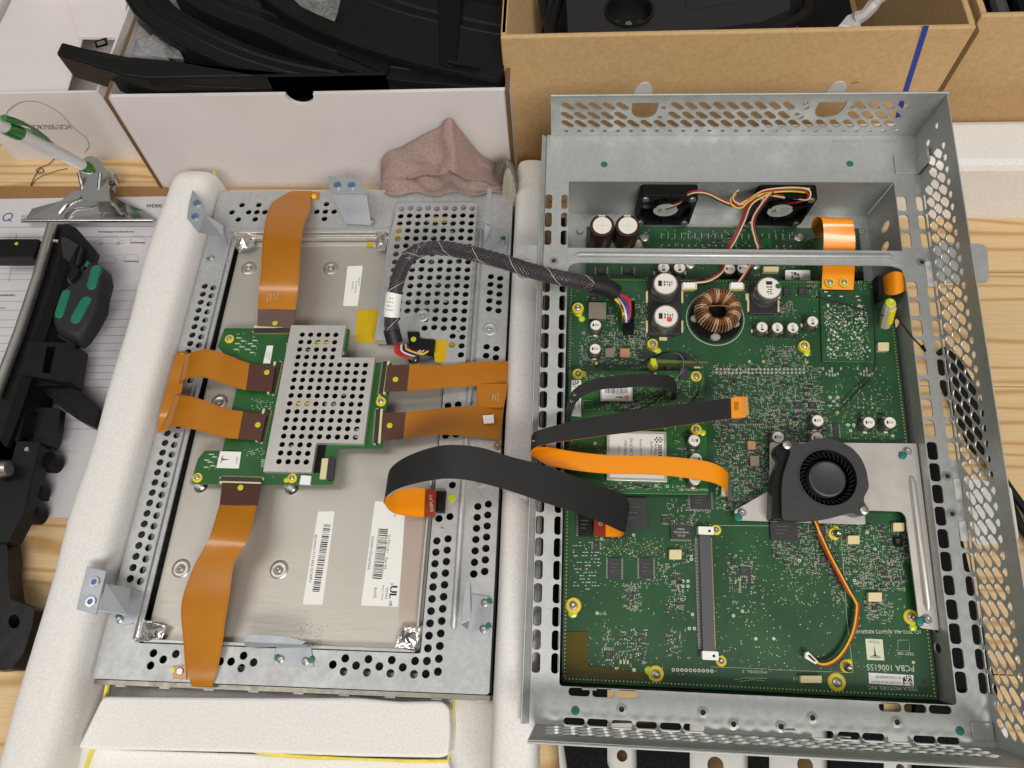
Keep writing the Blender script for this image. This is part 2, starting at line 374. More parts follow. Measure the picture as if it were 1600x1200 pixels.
def inpoly(p, poly):
    c = False; j = len(poly) - 1
    for i in range(len(poly)):
        if (poly[i][1] > p[1]) != (poly[j][1] > p[1]) and p[0] < (poly[j][0] - poly[i][0]) * (p[1] - poly[i][1]) / (poly[j][1] - poly[i][1]) + poly[i][0]: c = not c
        j = i
    return c
def spline(pts, sub):
    pts = [V(p) for p in pts]; n = len(pts); out = []
    if n < 3: return [pts[0].lerp(pts[-1], i / sub) for i in range(sub + 1)]
    for i in range(n - 1):
        p0 = pts[i - 1] if i else pts[0] * 2 - pts[1]; p1 = pts[i]; p2 = pts[i + 1]; p3 = pts[i + 2] if i + 2 < n else pts[-1] * 2 - pts[-2]
        for k in range(sub):
            t = k / sub; out.append(.5 * ((2 * p1) + (p2 - p0) * t + (2 * p0 - 5 * p1 + 4 * p2 - p3) * t * t + (3 * p1 - p0 - 3 * p2 + p3) * t ** 3))
    out.append(pts[-1]); return out
def circ(x, y, r, seg=12, ry=None): return [(x + r * math.cos(2 * PI * k / seg + .2), y + (ry or r) * math.sin(2 * PI * k / seg + .2)) for k in range(seg)]
def rrect(x0, x1, y0, y1, r, seg=3):
    o = []
    for cx, cy, a0 in ((x1 - r, y1 - r, 0), (x0 + r, y1 - r, 90), (x0 + r, y0 + r, 180), (x1 - r, y0 + r, 270)):
        for k in range(seg + 1): a = R(a0 + 90 * k / seg); o.append((cx + r * math.cos(a), cy + r * math.sin(a)))
    return o
def pill(cx, cy, dx, dy, r, seg=4):
    """slot with half-axis (dx,dy) between end centres and radius r"""
    a0 = math.atan2(dy, dx); o = []
    for sgn, q in ((1, a0 - PI / 2), (-1, a0 + PI / 2)):
        for k in range(seg + 1): a = q + PI * k / seg; o.append((cx + sgn * dx + r * math.cos(a), cy + sgn * dy + r * math.sin(a)))
    return o
def fillet(pts, r, seg=3):
    n = len(pts); o = []
    for i in range(n):
        p0, p1, p2 = V(pts[i - 1]), V(pts[i]), V(pts[(i + 1) % n]); a = p0 - p1; b = p2 - p1
        d = min(r, a.length * .45, b.length * .45); A = p1 + a.normalized() * d; B = p1 + b.normalized() * d
        for k in range(seg + 1): t = k / seg; o.append(tuple(A * (1 - t) ** 2 + p1 * 2 * t * (1 - t) + B * t * t))
    return o

WM = {}
def link(name, data, parent, world):
    o = bpy.data.objects.new(name, data); col.objects.link(o); WM[o] = world
    if parent is not None: o.parent = parent; o.matrix_local = WM[parent].inverted() @ world
    else: o.matrix_world = world
    return o
def mesh(name, mb, mats, c=(0, 0, 0)):
    me = bpy.data.meshes.new(name)
    me.from_pydata([((v[0] - c[0]) * S, (v[1] - c[1]) * S, (v[2] - c[2]) * S) for v in mb.v], [], mb.f)
    for m in (mats if isinstance(mats, (list, tuple)) else [mats]): me.materials.append(m)
    me.polygons.foreach_set('material_index', mb.m); me.polygons.foreach_set('use_smooth', mb.sm)
    if mb.uv:
        u = me.uv_layers.new(name='UVMap'); arr = [0.0] * (2 * len(me.loops))
        for i, l in enumerate(me.loops): arr[2 * i], arr[2 * i + 1] = mb.uv.get(l.vertex_index, (0, 0))
        u.data.foreach_set('uv', arr)
    if any(mb.sm): me.set_sharp_from_angle(angle=R(38))
    me.update(); return me
def obj(name, mb, mats, parent=None, fr='W', bevel=0, label=None, cat=None, group=None, kind=None):
    if 'print' in name or 'silkscreen' in name or name == 'socket_pins': kind = 'stuff'
    xs, ys, zs = zip(*mb.v); c = ((min(xs) + max(xs)) / 2, (min(ys) + max(ys)) / 2, min(zs))
    o = link(name, mesh(name, mb, mats, c), parent, FR[fr] @ Matrix.Translation(V(c) * S))
    if bevel:
        b = o.modifiers.new('bevel', 'BEVEL'); b.width = bevel * S; b.segments = 2; b.limit_method = 'ANGLE'; b.angle_limit = R(40); b.harden_normals = False
    return tag(o, label, cat, group, kind)
def tag(o, label=None, cat=None, group=None, kind=None):
    for k, v in (('label', label), ('category', cat), ('group', group), ('kind', kind)):
        if v: o[k] = v
    return o
def thing(name, x, y, z, label, cat, fr='W', group=None):
    o = link(name, None, None, FR[fr] @ Matrix.Translation(V((x, y, z)) * S)); o.empty_display_size = .01
    return tag(o, label, cat, group)
def inst(name, me, parent, fr, x, y, z, a=0.0, sc=1.0):
    return link(name, me, parent, FR[fr] @ Matrix.Translation(V((x, y, z)) * S) @ Matrix.Rotation(a, 4, 'Z') @ Matrix.Scale(sc, 4))

_txt = {}
def text_geo(s):
    if s not in _txt:
        c = bpy.data.curves.new('t', 'FONT'); c.body = s; c.align_x = 'CENTER'; c.align_y = 'CENTER'; c.resolution_u = 2
        o = bpy.data.objects.new('t', c); col.objects.link(o); dg = bpy.context.evaluated_depsgraph_get(); me = bpy.data.meshes.new_from_object(o.evaluated_get(dg))
        _txt[s] = ([tuple(v.co) for v in me.vertices], [tuple(p.vertices) for p in me.polygons])
        bpy.data.objects.remove(o); bpy.data.meshes.remove(me); bpy.data.curves.remove(c)
    return _txt[s]
def text(mb, s, fr, px, py, z, dx, dy, size, mi=0, sx=1.0, bold=0):
    """flat print s centred at photograph px,py on plane z, baseline along image direction dx,dy, size = cap height in mm"""
    o = P(fr, px, py, z); q = P(fr, px + dx, py + dy, z) - o; q.z = 0; q.normalize(); u = V((-q.y, q.x, 0)); v, f = text_geo(s); k = size / .7
    for off in ([0] if not bold else [-bold, bold]):
        mb.add([tuple(o + q * (p[0] * k * sx + off) + u * (p[1] * k)) for p in v], f, mi)
def text3(mb, s, o, q, u, size, mi=0, sx=1.0):
    v, f = text_geo(s); k = size / .7; o, q, u = V(o), V(q).normalized(), V(u).normalized()
    mb.add([tuple(o + q * (p[0] * k * sx) + u * (p[1] * k)) for p in v], f, mi)

# ============================================================ THE BENCH AND WHAT STANDS AROUND
tb = link('workbench_top', None, None, Matrix.Identity(4)); tag(tb, kind='structure')
for i in range(13):
    y0 = -250 + i * 95.0; m_ = MB().prism([(-720, y0 + .25), (760, y0 + .25), (760, y0 + 94.75), (-720, y0 + 94.75)], -22, 0, bev=.6); obj('plank', m_, PINE, tb)

# ---- foam tray under the display unit
tray = thing('foam_packing_tray', -155, 180, 0, 'white foam tray with thick side strips and yellow glue seams holding the display unit', 'foam tray')
def strip(name, stations, z, parent, seed):
    """long soft foam strip: stations (xl, xr, y)"""
    q = random.Random(seed); vs = []; st = spline([V(s_) for s_ in stations], 10); n = len(st); k = 0
    for i, (xl, xr, y) in enumerate(st):
        e = 1 - .10 * (i in (0, n - 1)); zz = z * e
        j = [q.uniform(-.12, .12) for _ in range(4)]; wd = xr - xl
        vs += [(xl, y, 0), (xl + j[0], y, zz * .72), (xl + wd * .05 + j[1], y, zz * .88), (xl + wd * .16, y, zz * .97), (xl + wd * .35, y, zz + j[2] * .3), (xl + wd * .68, y, zz * .995), (xr - wd * .13, y, zz * .96), (xr - wd * .03, y, zz * .86), (xr, y, zz * .7), (xr, y, 0)]
    k = 10; fs = [(i * k + a, i * k + a + 1, (i + 1) * k + a + 1, (i + 1) * k + a) for i in range(n - 1) for a in range(k - 1)]
    m_ = MB().add(vs, fs, 0, True); m_.add(vs[:k], [tuple(range(k - 1, -1, -1))], 0); m_.add(vs[-k:], [tuple(range(k))], 0)
    o_ = obj(name, m_, FOAM, parent); sb_ = o_.modifiers.new('soften', 'SUBSURF'); sb_.levels = 1; sb_.render_levels = 2; a_ = o_.data.attributes.get('sharp_edge')
    if a_: o_.data.attributes.remove(a_)
    return o_
lft = [(248, 300, 339), (225, 400, 318), (200, 500, 290), (169, 600, 266), (142, 700, 242), (107, 800, 215), (82, 900, 188), (52, 1000, 160), (21, 1100, 136), (0, 1180, 128)]
st = []
for a, y, b in lft:
    p = P('W', a, y, 44); st.append((p.x, -276.2, p.y))
st = [(st[0][0] + 8, -276.2, 384)] + st[1:] + [(st[-1][0], -272, -70)]
strip('side_strip', st, 52, tray, 1)
strip('side_strip', [(-37.5, -10, -60), (-37.3, -11, 80), (-37.8, -12.5, 250), (-37.5, -13, 396)], 47, tray, 2)
obj('base_sheet', MB().box(-282, -30, -80, 396, .4, 9), FOAM, tray)
blk = MB(); o2 = P2('W', [(160, 1088), (400, 1090), (560, 1090), (625, 1096), (690, 1095), (702, 1105), (704, 1140), (701, 1178), (690, 1184), (560, 1182), (400, 1176), (200, 1172), (120, 1170)], 34)
blk.prism(fillet(o2, 3), 9, 34, bev=1.5, smooth=False); obj('end_block', blk, FOAM, tray, bevel=0)
low = MB(); o2 = P2('W', [(120, 1165), (200, 1172), (560, 1184), (700, 1188), (712, 1230), (700, 1300), (100, 1300)], 24); low.prism(o2, 9, 24, bev=1); obj('end_block', low, FOAM, tray)
for q_ in ([((168, 1070, 30), (160, 1110, 28), (150, 1150, 26), (135, 1200, 24), (125, 1230, 22)), 1.3], [((385, 1172, 26), (420, 1178, 26), (480, 1183, 25), (560, 1186, 25), (640, 1189, 25), (700, 1189, 24), (706, 1150, 22), (708, 1110, 20), (709, 1085, 20)), [.5, 1.3, 1.2, .7, .9, 1.0, .9, .9, .7]], [((334, 268, 36), (340, 285, 33), (343, 296, 32)), .9]):
    obj('glue_line', MB().tube([P('W', *p) for p in q_[0]], q_[1], 6), GLUE, tray)

# ---- foam block that props the chassis
fb = MB(); fb.prism([(150, 372), (700, 368), (700, 415), (150, 415)], 0, 60, bev=6); tag(obj('foam_block', fb, FOAM), 'thick white foam block under the back of the perforated chassis', 'foam block')

# ---- long white cardboard box with black trims
wb = thing('white_cardboard_box', -195, 560, 0, 'long open white cardboard box full of black trim panels, half-moon notch in its front', 'cardboard box')
pts = [(-346, 0), (-44, 0), (-43, 101.5), (-190, 100)]
nx = P('W', 468, 150, 407, 1).x
arc = [(nx + 10.5 * math.cos(a), 100.2 + 9.5 * math.sin(a)) for a in [R(-d) for d in range(0, 181, 15)]]
outl = [(-346, 0), (-43, 0), (-43, 101.2)] + [(nx + 10.5, 100.5)] + arc[1:-1] + [(nx - 10.5, 100.5), (-338, 101)]
obj('front_panel', MB().plate(outl, [], 0, 3, 0, lambda x, y, z: (x, 407 + z, y)), [CARTONW], wb)
for x, w_ in ((-349.5, 3.4), (-42.8, 3.2)):
    obj('side_panel', MB().plate([(404.5, 0), (404.5, 102.5), (760, 102.5), (760, 0)], [], 0, w_, 0, lambda a, b, z, x=x: (x + z + (8.5 * b / 102 if x < -300 else 0), a, b), side=1), [CARTONW, CARTONE], wb)
obj('back_panel', MB().box(-349, -40, 760.2, 763, 0, 101), CARTONW, wb); obj('bottom_panel', MB().box(-345, -45, 411, 760, .5, 3), CARTONW, wb)
sag = MB().box(-344, -46, 413, 758, 3.2, 30); tag(obj('black_liner_panel', sag, BLACKPL), 'flat black panel at the bottom of the long white box, under the curved trims', 'trim panel')
def trim(path, wd, lip, label, z, name='curved_black_trim', hgt=18, m_=None):
    """curved moulded strip: path of photograph points on plane z, width wd away from the viewer, raised lip"""
    c = spline([P('W', q_[0], q_[1], q_[2] if len(q_) > 2 else z) for q_ in path], 8); n = len(c); vs = []
    for p_ in c:
        if p_.x > -344: p_.y = max(p_.y, 411.5)
    prof = [(0, -hgt), (0, -3), (.8, 0), (2.2, 0), (3.0, -1.2), (lip, -2.0), (lip + 1, -1), (lip + 2, -2.6), (wd * .72, -4.5), (wd * .72 + 1, -3.2), (wd, -6), (wd, -hgt)]
    for i in range(n):
        t = (c[min(i + 1, n - 1)] - c[max(i - 1, 0)]).normalized(); q = V((-t.y, t.x, 0)); e = min(1, .7 + 4 * min(i, n - 1 - i) / n)
        for a, b in prof: vs.append(tuple(c[i] + q * (a * e) + V((0, 0, b))))
    k = len(prof); fs = [(i * k + a, (i + 1) * k + a, (i + 1) * k + a + 1, i * k + a + 1) for i in range(n - 1) for a in range(k - 1)]
    mb = MB().add(vs, fs, 0, False); mb.add(vs[:k], [tuple(range(k))]); mb.add(vs[-k:], [tuple(range(k - 1, -1, -1))])
    return tag(obj(name, mb, m_ or BLACKPL2, bevel=.5), label, 'trim panel', 'black trim panels in the white box')
t1 = obj('curved_black_trim', MB().prism([(x_, max(y_, 411.5) if x_ > -344 else y_) for x_, y_ in fillet(P2('W', [(96, 65), (130, 74), (200, 88), (280, 95), (340, 105), (420, 120), (520, 130), (600, 141), (450, 143), (330, 143), (280, 141), (230, 130), (190, 116), (150, 103), (110, 91), (87, 84)], 114), 2, 2)], 93, 114, bev=1.5), BLACKPL2)
tag(t1, 'black curved trim whose slotted end sticks out left over the smaller white box', 'trim panel', 'black trim panels in the white box')
obj('slot', MB().prism(P2('W', [(140, 81), (199, 91), (200, 95), (160, 90), (140, 86)], 114.3), 113.9, 114.2), mat('slot_shade', (.002, .002, .002), .6), t1); obj('ridge', MB().tube([P('W', 246, 126, 114), P('W', 300, 133, 114), P('W', 400, 137, 114)], .7, 6), BLACKPL2, t1)  # slot is a flat near-black patch, the recess shade as colour
trim([(250, 142), (330, 142), (420, 140), (520, 146), (620, 146), (700, 144)], 24, 9, 'lowest black curved trim just behind the front of the long white box', 96, m_=BLACKPL)
trim([(192, -5, 112), (215, 28, 112), (262, 58, 110), (330, 92, 106), (410, 120, 101), (500, 138, 98), (600, 144, 97), (690, 145, 97)], 30, 12, 'black curved trim sweeping up left past the clear bag', 98, m_=BLACKPL2)
trim([(268, -12), (320, 20), (400, 50), (480, 86), (560, 113), (620, 126), (700, 133), (775, 139)], 34, 14, 'widest black curved trim running to the right end of the white box', 100)
trim([(400, -12), (440, 18), (500, 48), (570, 76), (660, 101), (740, 118), (778, 124)], 80, 46, 'flat black trim with a raised fin, topmost in the white box', 106)
pl = MB(); pl.prism(P2('W', [(508, -40), (600, -40), (605, 60), (600, 95), (520, 60)], 112), 60, 100, bev=1); pl.prism(P2('W', [(618, -40), (676, -40), (682, 86), (678, 112), (606, 100)], 108), 60, 98, bev=1)
pl.prism(P2('W', [(684, -40), (725, -40), (713, 100), (700, 104), (686, 98)], 106), 60, 106, bev=1)
tag(obj('black_panel_stack', pl, BLACKPL), 'flat black panels standing behind the topmost trim in the white box', 'trim panel')
fin = MB().prism(P2('W', [(700, 93), (748, 102), (747, 105), (699, 97)], 108), 100, 108, bev=.3); tag(obj('black_clip', fin, BLACKPL2), 'thin black clip bar lying on the topmost trim', 'clip')
def bag(pts, z, label, seed):
    q = random.Random(seed); o = P2('W', pts, z); cx = sum(p[0] for p in o) / len(o); cy = sum(p[1] for p in o) / len(o); vs = [(cx, cy, z + 6)]; n = len(o)
    for k in (.33, .66, 1):
        for p in o: vs.append((cx + (p[0] - cx) * k + q.uniform(-1, 1), cy + (p[1] - cy) * k + q.uniform(-1, 1), z + q.uniform(-2, 6) * (1.1 - k)))
    fs = [(0, 1 + i, 1 + (i + 1) % n) for i in range(n)] + [(1 + r_ * n + i, 1 + (r_ + 1) * n + i, 1 + (r_ + 1) * n + (i + 1) % n, 1 + r_ * n + (i + 1) % n) for r_ in range(2) for i in range(n)]
    tag(obj('clear_plastic_bag', MB().add(vs, fs), BAG), label, 'plastic bag', 'plastic bags among the trims')
bag([(212, 55), (222, 32), (245, 34), (262, 50), (274, 72), (286, 92), (258, 92), (228, 84), (216, 68)], 100, 'crumpled clear bag between the two left curved trims', 3)
bag([(455, -5), (480, -8), (535, -6), (528, 18), (521, 33), (495, 22), (470, 10)], 112, 'clear bag at the top edge above the flat black trim', 4)

# ---- smaller white box on the left
sb = thing('white_cardboard_box', -432, 500, 0, 'small open white cardboard box printed DR750S-2CH, left of the long white box', 'cardboard box')
x0, x1, y0, y1, H = -492, -374, 440, 590, 76
obj('front_panel', MB().box(x0, x1, y0, y0 + 2, 0, H), CARTONW, sb, bevel=.4); obj('back_panel', MB().box(x0, x1, y1, y1 + 2, 0, H), CARTONW, sb, bevel=.4)
obj('side_panel', MB().box(x0 - 2.2, x0 - .2, y0, y1 + 2, 0, H), CARTONW, sb); obj('side_panel', MB().box(x1 + .2, x1 + 2.2, y0, y1 + 2, 0, H), CARTONW, sb)
obj('bottom_panel', MB().box(x0, x1, y0 + 2.2, y1 - .2, .5, 2.5), CARTONW, sb)
obj('inner_flap', MB().prism([(x0 + 2, y0 + 3), (x0 + 60, y0 + 3), (x0 + 52, y1 - 3), (x0 + 2, y1 - 3)], 40, 41, f=lambda x, y, z: (x, y, z + (x - x0) * -.55 + 30)), CARTONW, sb)
pm = MB(); o = P('W', 82, 199, y0 - .15, 1); text3(pm, 'DR750S-2CH', o, (1, 0, 0), (0, 0, 1), 5.2, sx=.80)
cv = [P('W', a, b, y0 - .1, 1) for a, b in ((9, 180), (14, 172), (30, 161), (50, 158), (70, 163), (95, 178), (115, 200), (134, 215), (139, 228), (133, 238))]; pm.tube(spline(cv, 4), .22, 4)
obj('box_print', pm, INK, sb)
ls = MB().prism(P2('W', [(148, 65), (166, 59), (168, 69), (150, 74)], 60), 59, 60.5); ls.prism(P2('W', [(151, 66), (163, 62.5), (165, 67.5), (153, 71.5)], 60.6), 60.5, 60.8, 1); tag(obj('small_digital_display', ls, [BLACKPL, noisy('lcd_grey', (.16, .18, .15), .3)]), 'tiny grey display on white card inside the small box', 'display')
tag(obj('white_card', MB().prism(P2('W', [(95, -30), (200, -30), (196, 20), (188, 58), (122, 57)], 58), 55, 58, bev=.5), CARTONW), 'white card insert in the back of the small white box', 'card')
gp = MB().prism(P2('W', [(216, 18), (235, 25), (262, 90), (190, 84), (184, 74)], 96), 60, 96, bev=2); tag(obj('grey_foam_pad', gp, noisy('grey_pad', (.25, .25, .27), .6)), 'grey padded piece under the clear bag at the left end of the trims', 'pad')
bl = MB().prism(P2('W', [(-60, 15), (9, 16), (-2, 36), (-60, 60)], 20), 2, 20); tag(obj('blue_box', bl, BLUEINK), 'blue edge of an item behind the small white box', 'box')
tag(obj('white_board', MB().prism(P2('W', [(-80, -60), (60, -60), (12, 12), (-80, 12)], 15), 1, 15), mat('pale_blue_white', lin(190, 195, 208), .5)), 'pale board at the top left corner behind the small white box', 'board')

# ---- brown box
yb = 428; A_ = P('W', 782, 61, yb, 1); B_ = P('W', 1528, 40, yb, 1); HB = (A_.z + B_.z) / 2
bb = thing('brown_cardboard_box', (A_.x + B_.x) / 2, yb + 150, 0, 'large open brown cardboard box with a blue stripe, behind the perforated chassis', 'cardboard box')
xl, xr = A_.x, B_.x
obj('front_panel', MB().box(xl, xr, yb, yb + 4, 0, HB), CARTON, bb, bevel=1.2)
obj('side_panel', MB().box(xl, xl + 4, yb + 4.2, yb + 330, 0, HB), CARTON, bb, bevel=.8); obj('side_panel', MB().box(xr - 4, xr, yb + 4.2, yb + 330, 0, HB), CARTON, bb, bevel=.8)
obj('back_panel', MB().box(xl + 4.2, xr - 4.2, yb + 326, yb + 330, 0, HB), CARTON, bb); obj('bottom_panel', MB().box(xl + 4.2, xr - 4.2, yb + 4.2, yb + 325, .5, 4), CARTON, bb)
obj('top_flap', MB().box(xr + .2, xr + 4.2, yb + 1, yb + 320, 4, HB - 4), CARTONE, bb, bevel=.5)
obj('top_flap', MB().add([(xl + 1, yb + 5, HB), (xl + 1, yb + 320, HB), (xl + 26, yb + 320, HB - 60), (xl + 22, yb + 5, HB - 60), (xl + 4, yb + 5, HB), (xl + 4, yb + 320, HB), (xl + 29, yb + 320, HB - 60), (xl + 25, yb + 5, HB - 60)], [(0, 1, 2, 3), (4, 7, 6, 5), (0, 4, 5, 1), (3, 2, 6, 7), (0, 3, 7, 4), (1, 5, 6, 2)]), CARTON, bb)
s_ = MB(); a = [P('W', *q, yb - .4, 1) for q in ((1443, 40), (1452, 40), (1412, 165), (1400, 210), (1393, 210), (1404, 165))]; s_.add(a, [(0, 1, 2, 3, 4, 5)][0:0]); s_.add([tuple(p) for p in (a[0], a[1], a[2], a[5])] + [tuple(p) for p in (a[3], a[4])], [(0, 3, 2, 1), (3, 5, 4, 2)]); obj('blue_stripe', s_, BLUEINK, bb)
mk = MB(); mk.tube([P('W', 1330, 130, yb - .2, 1), P('W', 1342, 128.5, yb - .2, 1)], .3, 4); obj('pen_mark', mk, INK, bb)
# contents
ps = thing('black_socket_box', 130, 520, 90, 'black brushed box with a round mains socket lying in the brown box', 'socket box')
zs = 112; bo = P2('W', [(882, -60), (888, 57), (1060, 52), (1190, 34), (1235, 14), (1232, -60)], zs); sc = P('W', 983, 17, zs); c2 = circ(sc.x, sc.y, 16.2, 28)
BRB = mat('brushed_black', (.030, .030, .030), .4, .3, spec=.5); n = N(BRB); f = n.noise(n.co((200, 8, 8)), 12, 3); n.set(rough=n.mapr(f, .3, .7, .3, .5)); n.bump(f, .2, .0004)
obj('housing', MB().plate(bo, [c2], zs - 40, zs), BRB, ps)
sk = MB().ring(sc.x, sc.y, zs - 2, zs + 1.6, 16.4, 18, 32).cyl(sc.x, sc.y, zs - 12, zs - 7, 16.2, 28).lathe(sc.x, sc.y, [(16.1, zs), (15.2, zs - 7)], 28, cap=False); obj('socket', sk, BLACKPL2, ps)
for dx in (-9, 9): obj('socket_hole', MB().cyl(sc.x + dx, sc.y - 3, zs - 7.2, zs - 6.9, 2.4, 14), INK, ps)
obj('screw', MB().cyl(sc.x, sc.y - 6, zs - 7, zs - 5.4, 2.4, 14, bev=.5).box(sc.x - 1.4, sc.x + 1.4, sc.y - 6.3, sc.y - 5.7, zs - 5.35, zs - 5.2, 1), [SCREWM, INK], ps)
obj('cover_plate', MB().prism(P2('W', [(1068, -30), (1140, -30), (1148, 4), (1073, 16)], zs), zs, zs + .8, bev=.3), BRB, ps)
cb = MB()
for q in ([(846, -10), (850, 20), (862, 60), (875, 80)], [(878, -10), (868, 22), (862, 48), (868, 66)], [(868, -10), (858, 25), (860, 70)]): cb.tube(spline([P('W', a, b, 96) for a, b in q], 6), 3.4, 8)
tag(obj('black_power_cable', cb, BLACKPL2), 'thick black cables coiled at the left inside the brown box', 'cable')
cb = MB().pillow(P2('W', [(1195, -30), (1260, -30), (1264, 20), (1255, 48), (1190, 50), (1200, 20)], 90), 50, 92, round_=.4); cb.tube(spline([P('W', a, b, 100) for a, b in ((1180, 48), (1225, 40), (1258, 20), (1262, -10))], 6), 4, 8)
tag(obj('black_adapter', cb, BLACKPL2), 'glossy black adapter with a thick cord, right of the socket box', 'adapter')
cb = MB().pillow([(x_ + rnd.uniform(-2, 2), y_ + rnd.uniform(-2, 2)) for x_, y_ in P2('W', [(1295, 50), (1302, 38), (1316, 24), (1335, 18), (1352, 24), (1358, 50), (1335, 62)], 100)], 60, 104, round_=.5)
cb.tube([P('W', 1340, 28, 104), P('W', 1352, 22, 108), P('W', 1362, 10, 112), P('W', 1372, 0, 112), P('W', 1385, -12, 112)], [5, 4, 4.6, 3.4, 5], 7)
tag(obj('white_plastic_bundle', cb, noisy('milky_plastic', (.52, .5, .48), .3, 0, .1, 100, .6, 120)), 'white plastic bundle with a twisted neck at the right inside the brown box', 'plastic bundle')
tag(obj('dark_tray', MB().box(xl + 12, xr - 40, yb + 8, yb + 300, 5, 60), BLACKPL), 'dark tray filling the bottom of the brown box', 'tray')
# second brown box, right
p = P('W', 1534, 25, 440, 1); HB2 = p.z
b2 = thing('brown_cardboard_box', 400, 560, 0, 'second brown cardboard box at the far right edge, behind the white foam block', 'cardboard box')
obj('front_panel', MB().box(p.x, p.x + 260, 440, 444, 0, HB2), CARTON, b2, bevel=1); obj('side_panel', MB().box(p.x, p.x + 4, 444.2, 760, 0, HB2), CARTON, b2)
obj('side_panel', MB().box(p.x + 256, p.x + 260, 444.2, 760, 0, HB2), CARTON, b2); obj('bottom_panel', MB().box(p.x + 4.2, p.x + 255.8, 444.2, 760, .5, 4), CARTON, b2)
dk = MB()
for k in range(7): dk.tube(spline([(p.x + 10 + k * 14, 450, HB2 - 14), (p.x + 4 + k * 17, 560, HB2 - 8), (p.x + 8 + k * 14, 700, HB2 - 20)], 5), 5, 8, mi=k % 3 == 1)
dk.box(p.x + 5, p.x + 250, 446, 750, 5, HB2 - 20); tag(obj('bundled_cables', dk, [BLACKPL, noisy('dark_grey_cable', (.06, .06, .055), .5)]), 'bundle of black and grey cables in the far right brown box', 'cable bundle')

# ---- cloths
def cloth(name, rim, peak, z0, zp, m_, label, seed, folds=7, amp=4):
    q = random.Random(seed); rim = spline([V((a, b, z0)) for a, b in P2('W', rim + rim[:1], z0)], 6)[:-1]; n = len(rim); pk = P('W', *peak, zp); L = 12; vs = []
    for k in range(L):
        t = k / L
        for i, r_ in enumerate(rim):
            h = z0 * .25 + (zp - z0 * .25) * math.sin(t * PI / 2) ** 1.1; wv = amp * math.sin(i / n * folds * 2 * PI + seed + t * 4) * math.sin(PI * min(1, t + .12)) * (1 - t * .5)
            wv += amp * .5 * math.sin(i / n * (folds * 2 + 1) * 2 * PI + t * 7)* math.sin(PI * t)
            b = r_.lerp(pk, t ** 1.15); vs.append((b.x + wv * .4, b.y + wv * .2, h + wv))
    vs.append(tuple(pk)); fs = [(k * n + i, k * n + (i + 1) % n, (k + 1) * n + (i + 1) % n, (k + 1) * n + i) for k in range(L - 1) for i in range(n)] + [((L - 1) * n + i, (L - 1) * n + (i + 1) % n, L * n) for i in range(n)]
    return tag(obj(name, MB().add(vs, fs, 0, True), m_), label, 'cloth')
def leaning_cloth():
    """cloth slumped against the box front: silhouette on the box plane, hem on the foam, folds between"""
    top = spline([V((P('W', a, b, 401, 1))) for a, b in ((595, 278), (596, 252), (607, 238), (625, 232), (645, 221), (665, 210), (688, 199), (696, 188), (706, 186), (713, 196), (728, 215), (740, 230), (752, 243), (770, 255), (790, 269), (806, 286))], 4)
    n = len(top); rows = 18; vs = []; hem = [P('W', 603 + (806 - 603) * i / (n - 1), 303 + 3 * math.sin(i * .35), 37) for i in range(n)]
    for k in range(rows):
        t = k / (rows - 1)
        for i in range(n):
            u = i / (n - 1); p = top[i].lerp(hem[i], t ** .9); b = math.sin(PI * min(1, t * 1.05)) ** .7
            d = b * 7 + 5.0 * b * math.sin(9 * (u - .52) / (.35 + t) + 1.2) + 2.6 * b * math.sin(17 * u + 9 * t) + 1.6 * b * math.sin(31 * u - 13 * t + 2)
            arch = 5 * math.exp(-((t - .55 - .5 * (u - .55) ** 2) / .06) ** 2) * (u > .2) * (u < .95)
            vs.append((p.x + 1.2 * math.sin(12 * t + 9 * u) * b, p.y - d * .8 - arch, p.z + d * .35 + arch * .6))
    back = [(v[0], v[1] + 1.6, v[2] - .8) for v in vs]; m_ = len(vs); fs = [(k * n + i, (k + 1) * n + i, (k + 1) * n + i + 1, k * n + i + 1) for k in range(rows - 1) for i in range(n - 1)]
    mb = MB().add(vs + back, fs + [tuple(m_ + j for j in f[::-1]) for f in fs] + [(i + 1, i, m_ + i, m_ + i + 1)[::-1] for i in range(n - 1)], 0, True)
    tag(obj('crumpled_cloth', mb, PINK), 'crumpled dusty pink cloth peaking against the long white box', 'cloth')
leaning_cloth()
cloth('crumpled_cloth', [(756, 240), (775, 234), (795, 236), (812, 258), (815, 280), (800, 296), (788, 270), (770, 254)], (790, 252), 52, 66, GREYCL, 'small grey knitted cloth beside the pink one, above the right foam strip', 2, 5, 2.5)
cloth('crumpled_cloth', [(776, 262), (790, 256), (806, 262), (808, 274), (796, 278), (782, 272)], (794, 264), 62, 70, m_cloth('cream_knit', lin(206, 198, 178)), 'cream edge of knitted cloth on top of the small grey one', 5, 4, 1.5)

# ---- clipboard, papers, clip, pen
tag(obj('clipboard', MB().prism(fillet(P2('W', [(-60, 291), (262, 292), (262, 330), (120, 805), (-200, 805)], 2.6), 4), .3, 2.8), HARDBOARD), 'brown hardboard clipboard under the form papers at the left', 'clipboard')
pp = thing('inspection_form', -420, 260, 3, 'printed inspection form with car outlines and ruled lines on the clipboard', 'paper form')
obj('sheet', MB().prism(P2('W', [(-70, 312), (300, 306), (170, 700), (-200, 700)], 3.4), 3, 3.4), PAPER, pp)
pr = MB(); zt = 3.55
def t_(s, x, y, size, sx=1, b=0, mi=0): text(pr, s, 'W', x, y, zt, 1, 0, size, mi, sx, b)
t_('WERKZAAMHEDEN', 268, 322, 3.6, 1, .12); t_('AUTO', 42, 338, 2.6); t_('Beschadigingen bij binnenkomst:', 182, 362, 1.9, .9, .07); t_('Werkzaamheden', 2, 461, 2.4, 1, .1); t_('datum', 4, 481, 1.6)
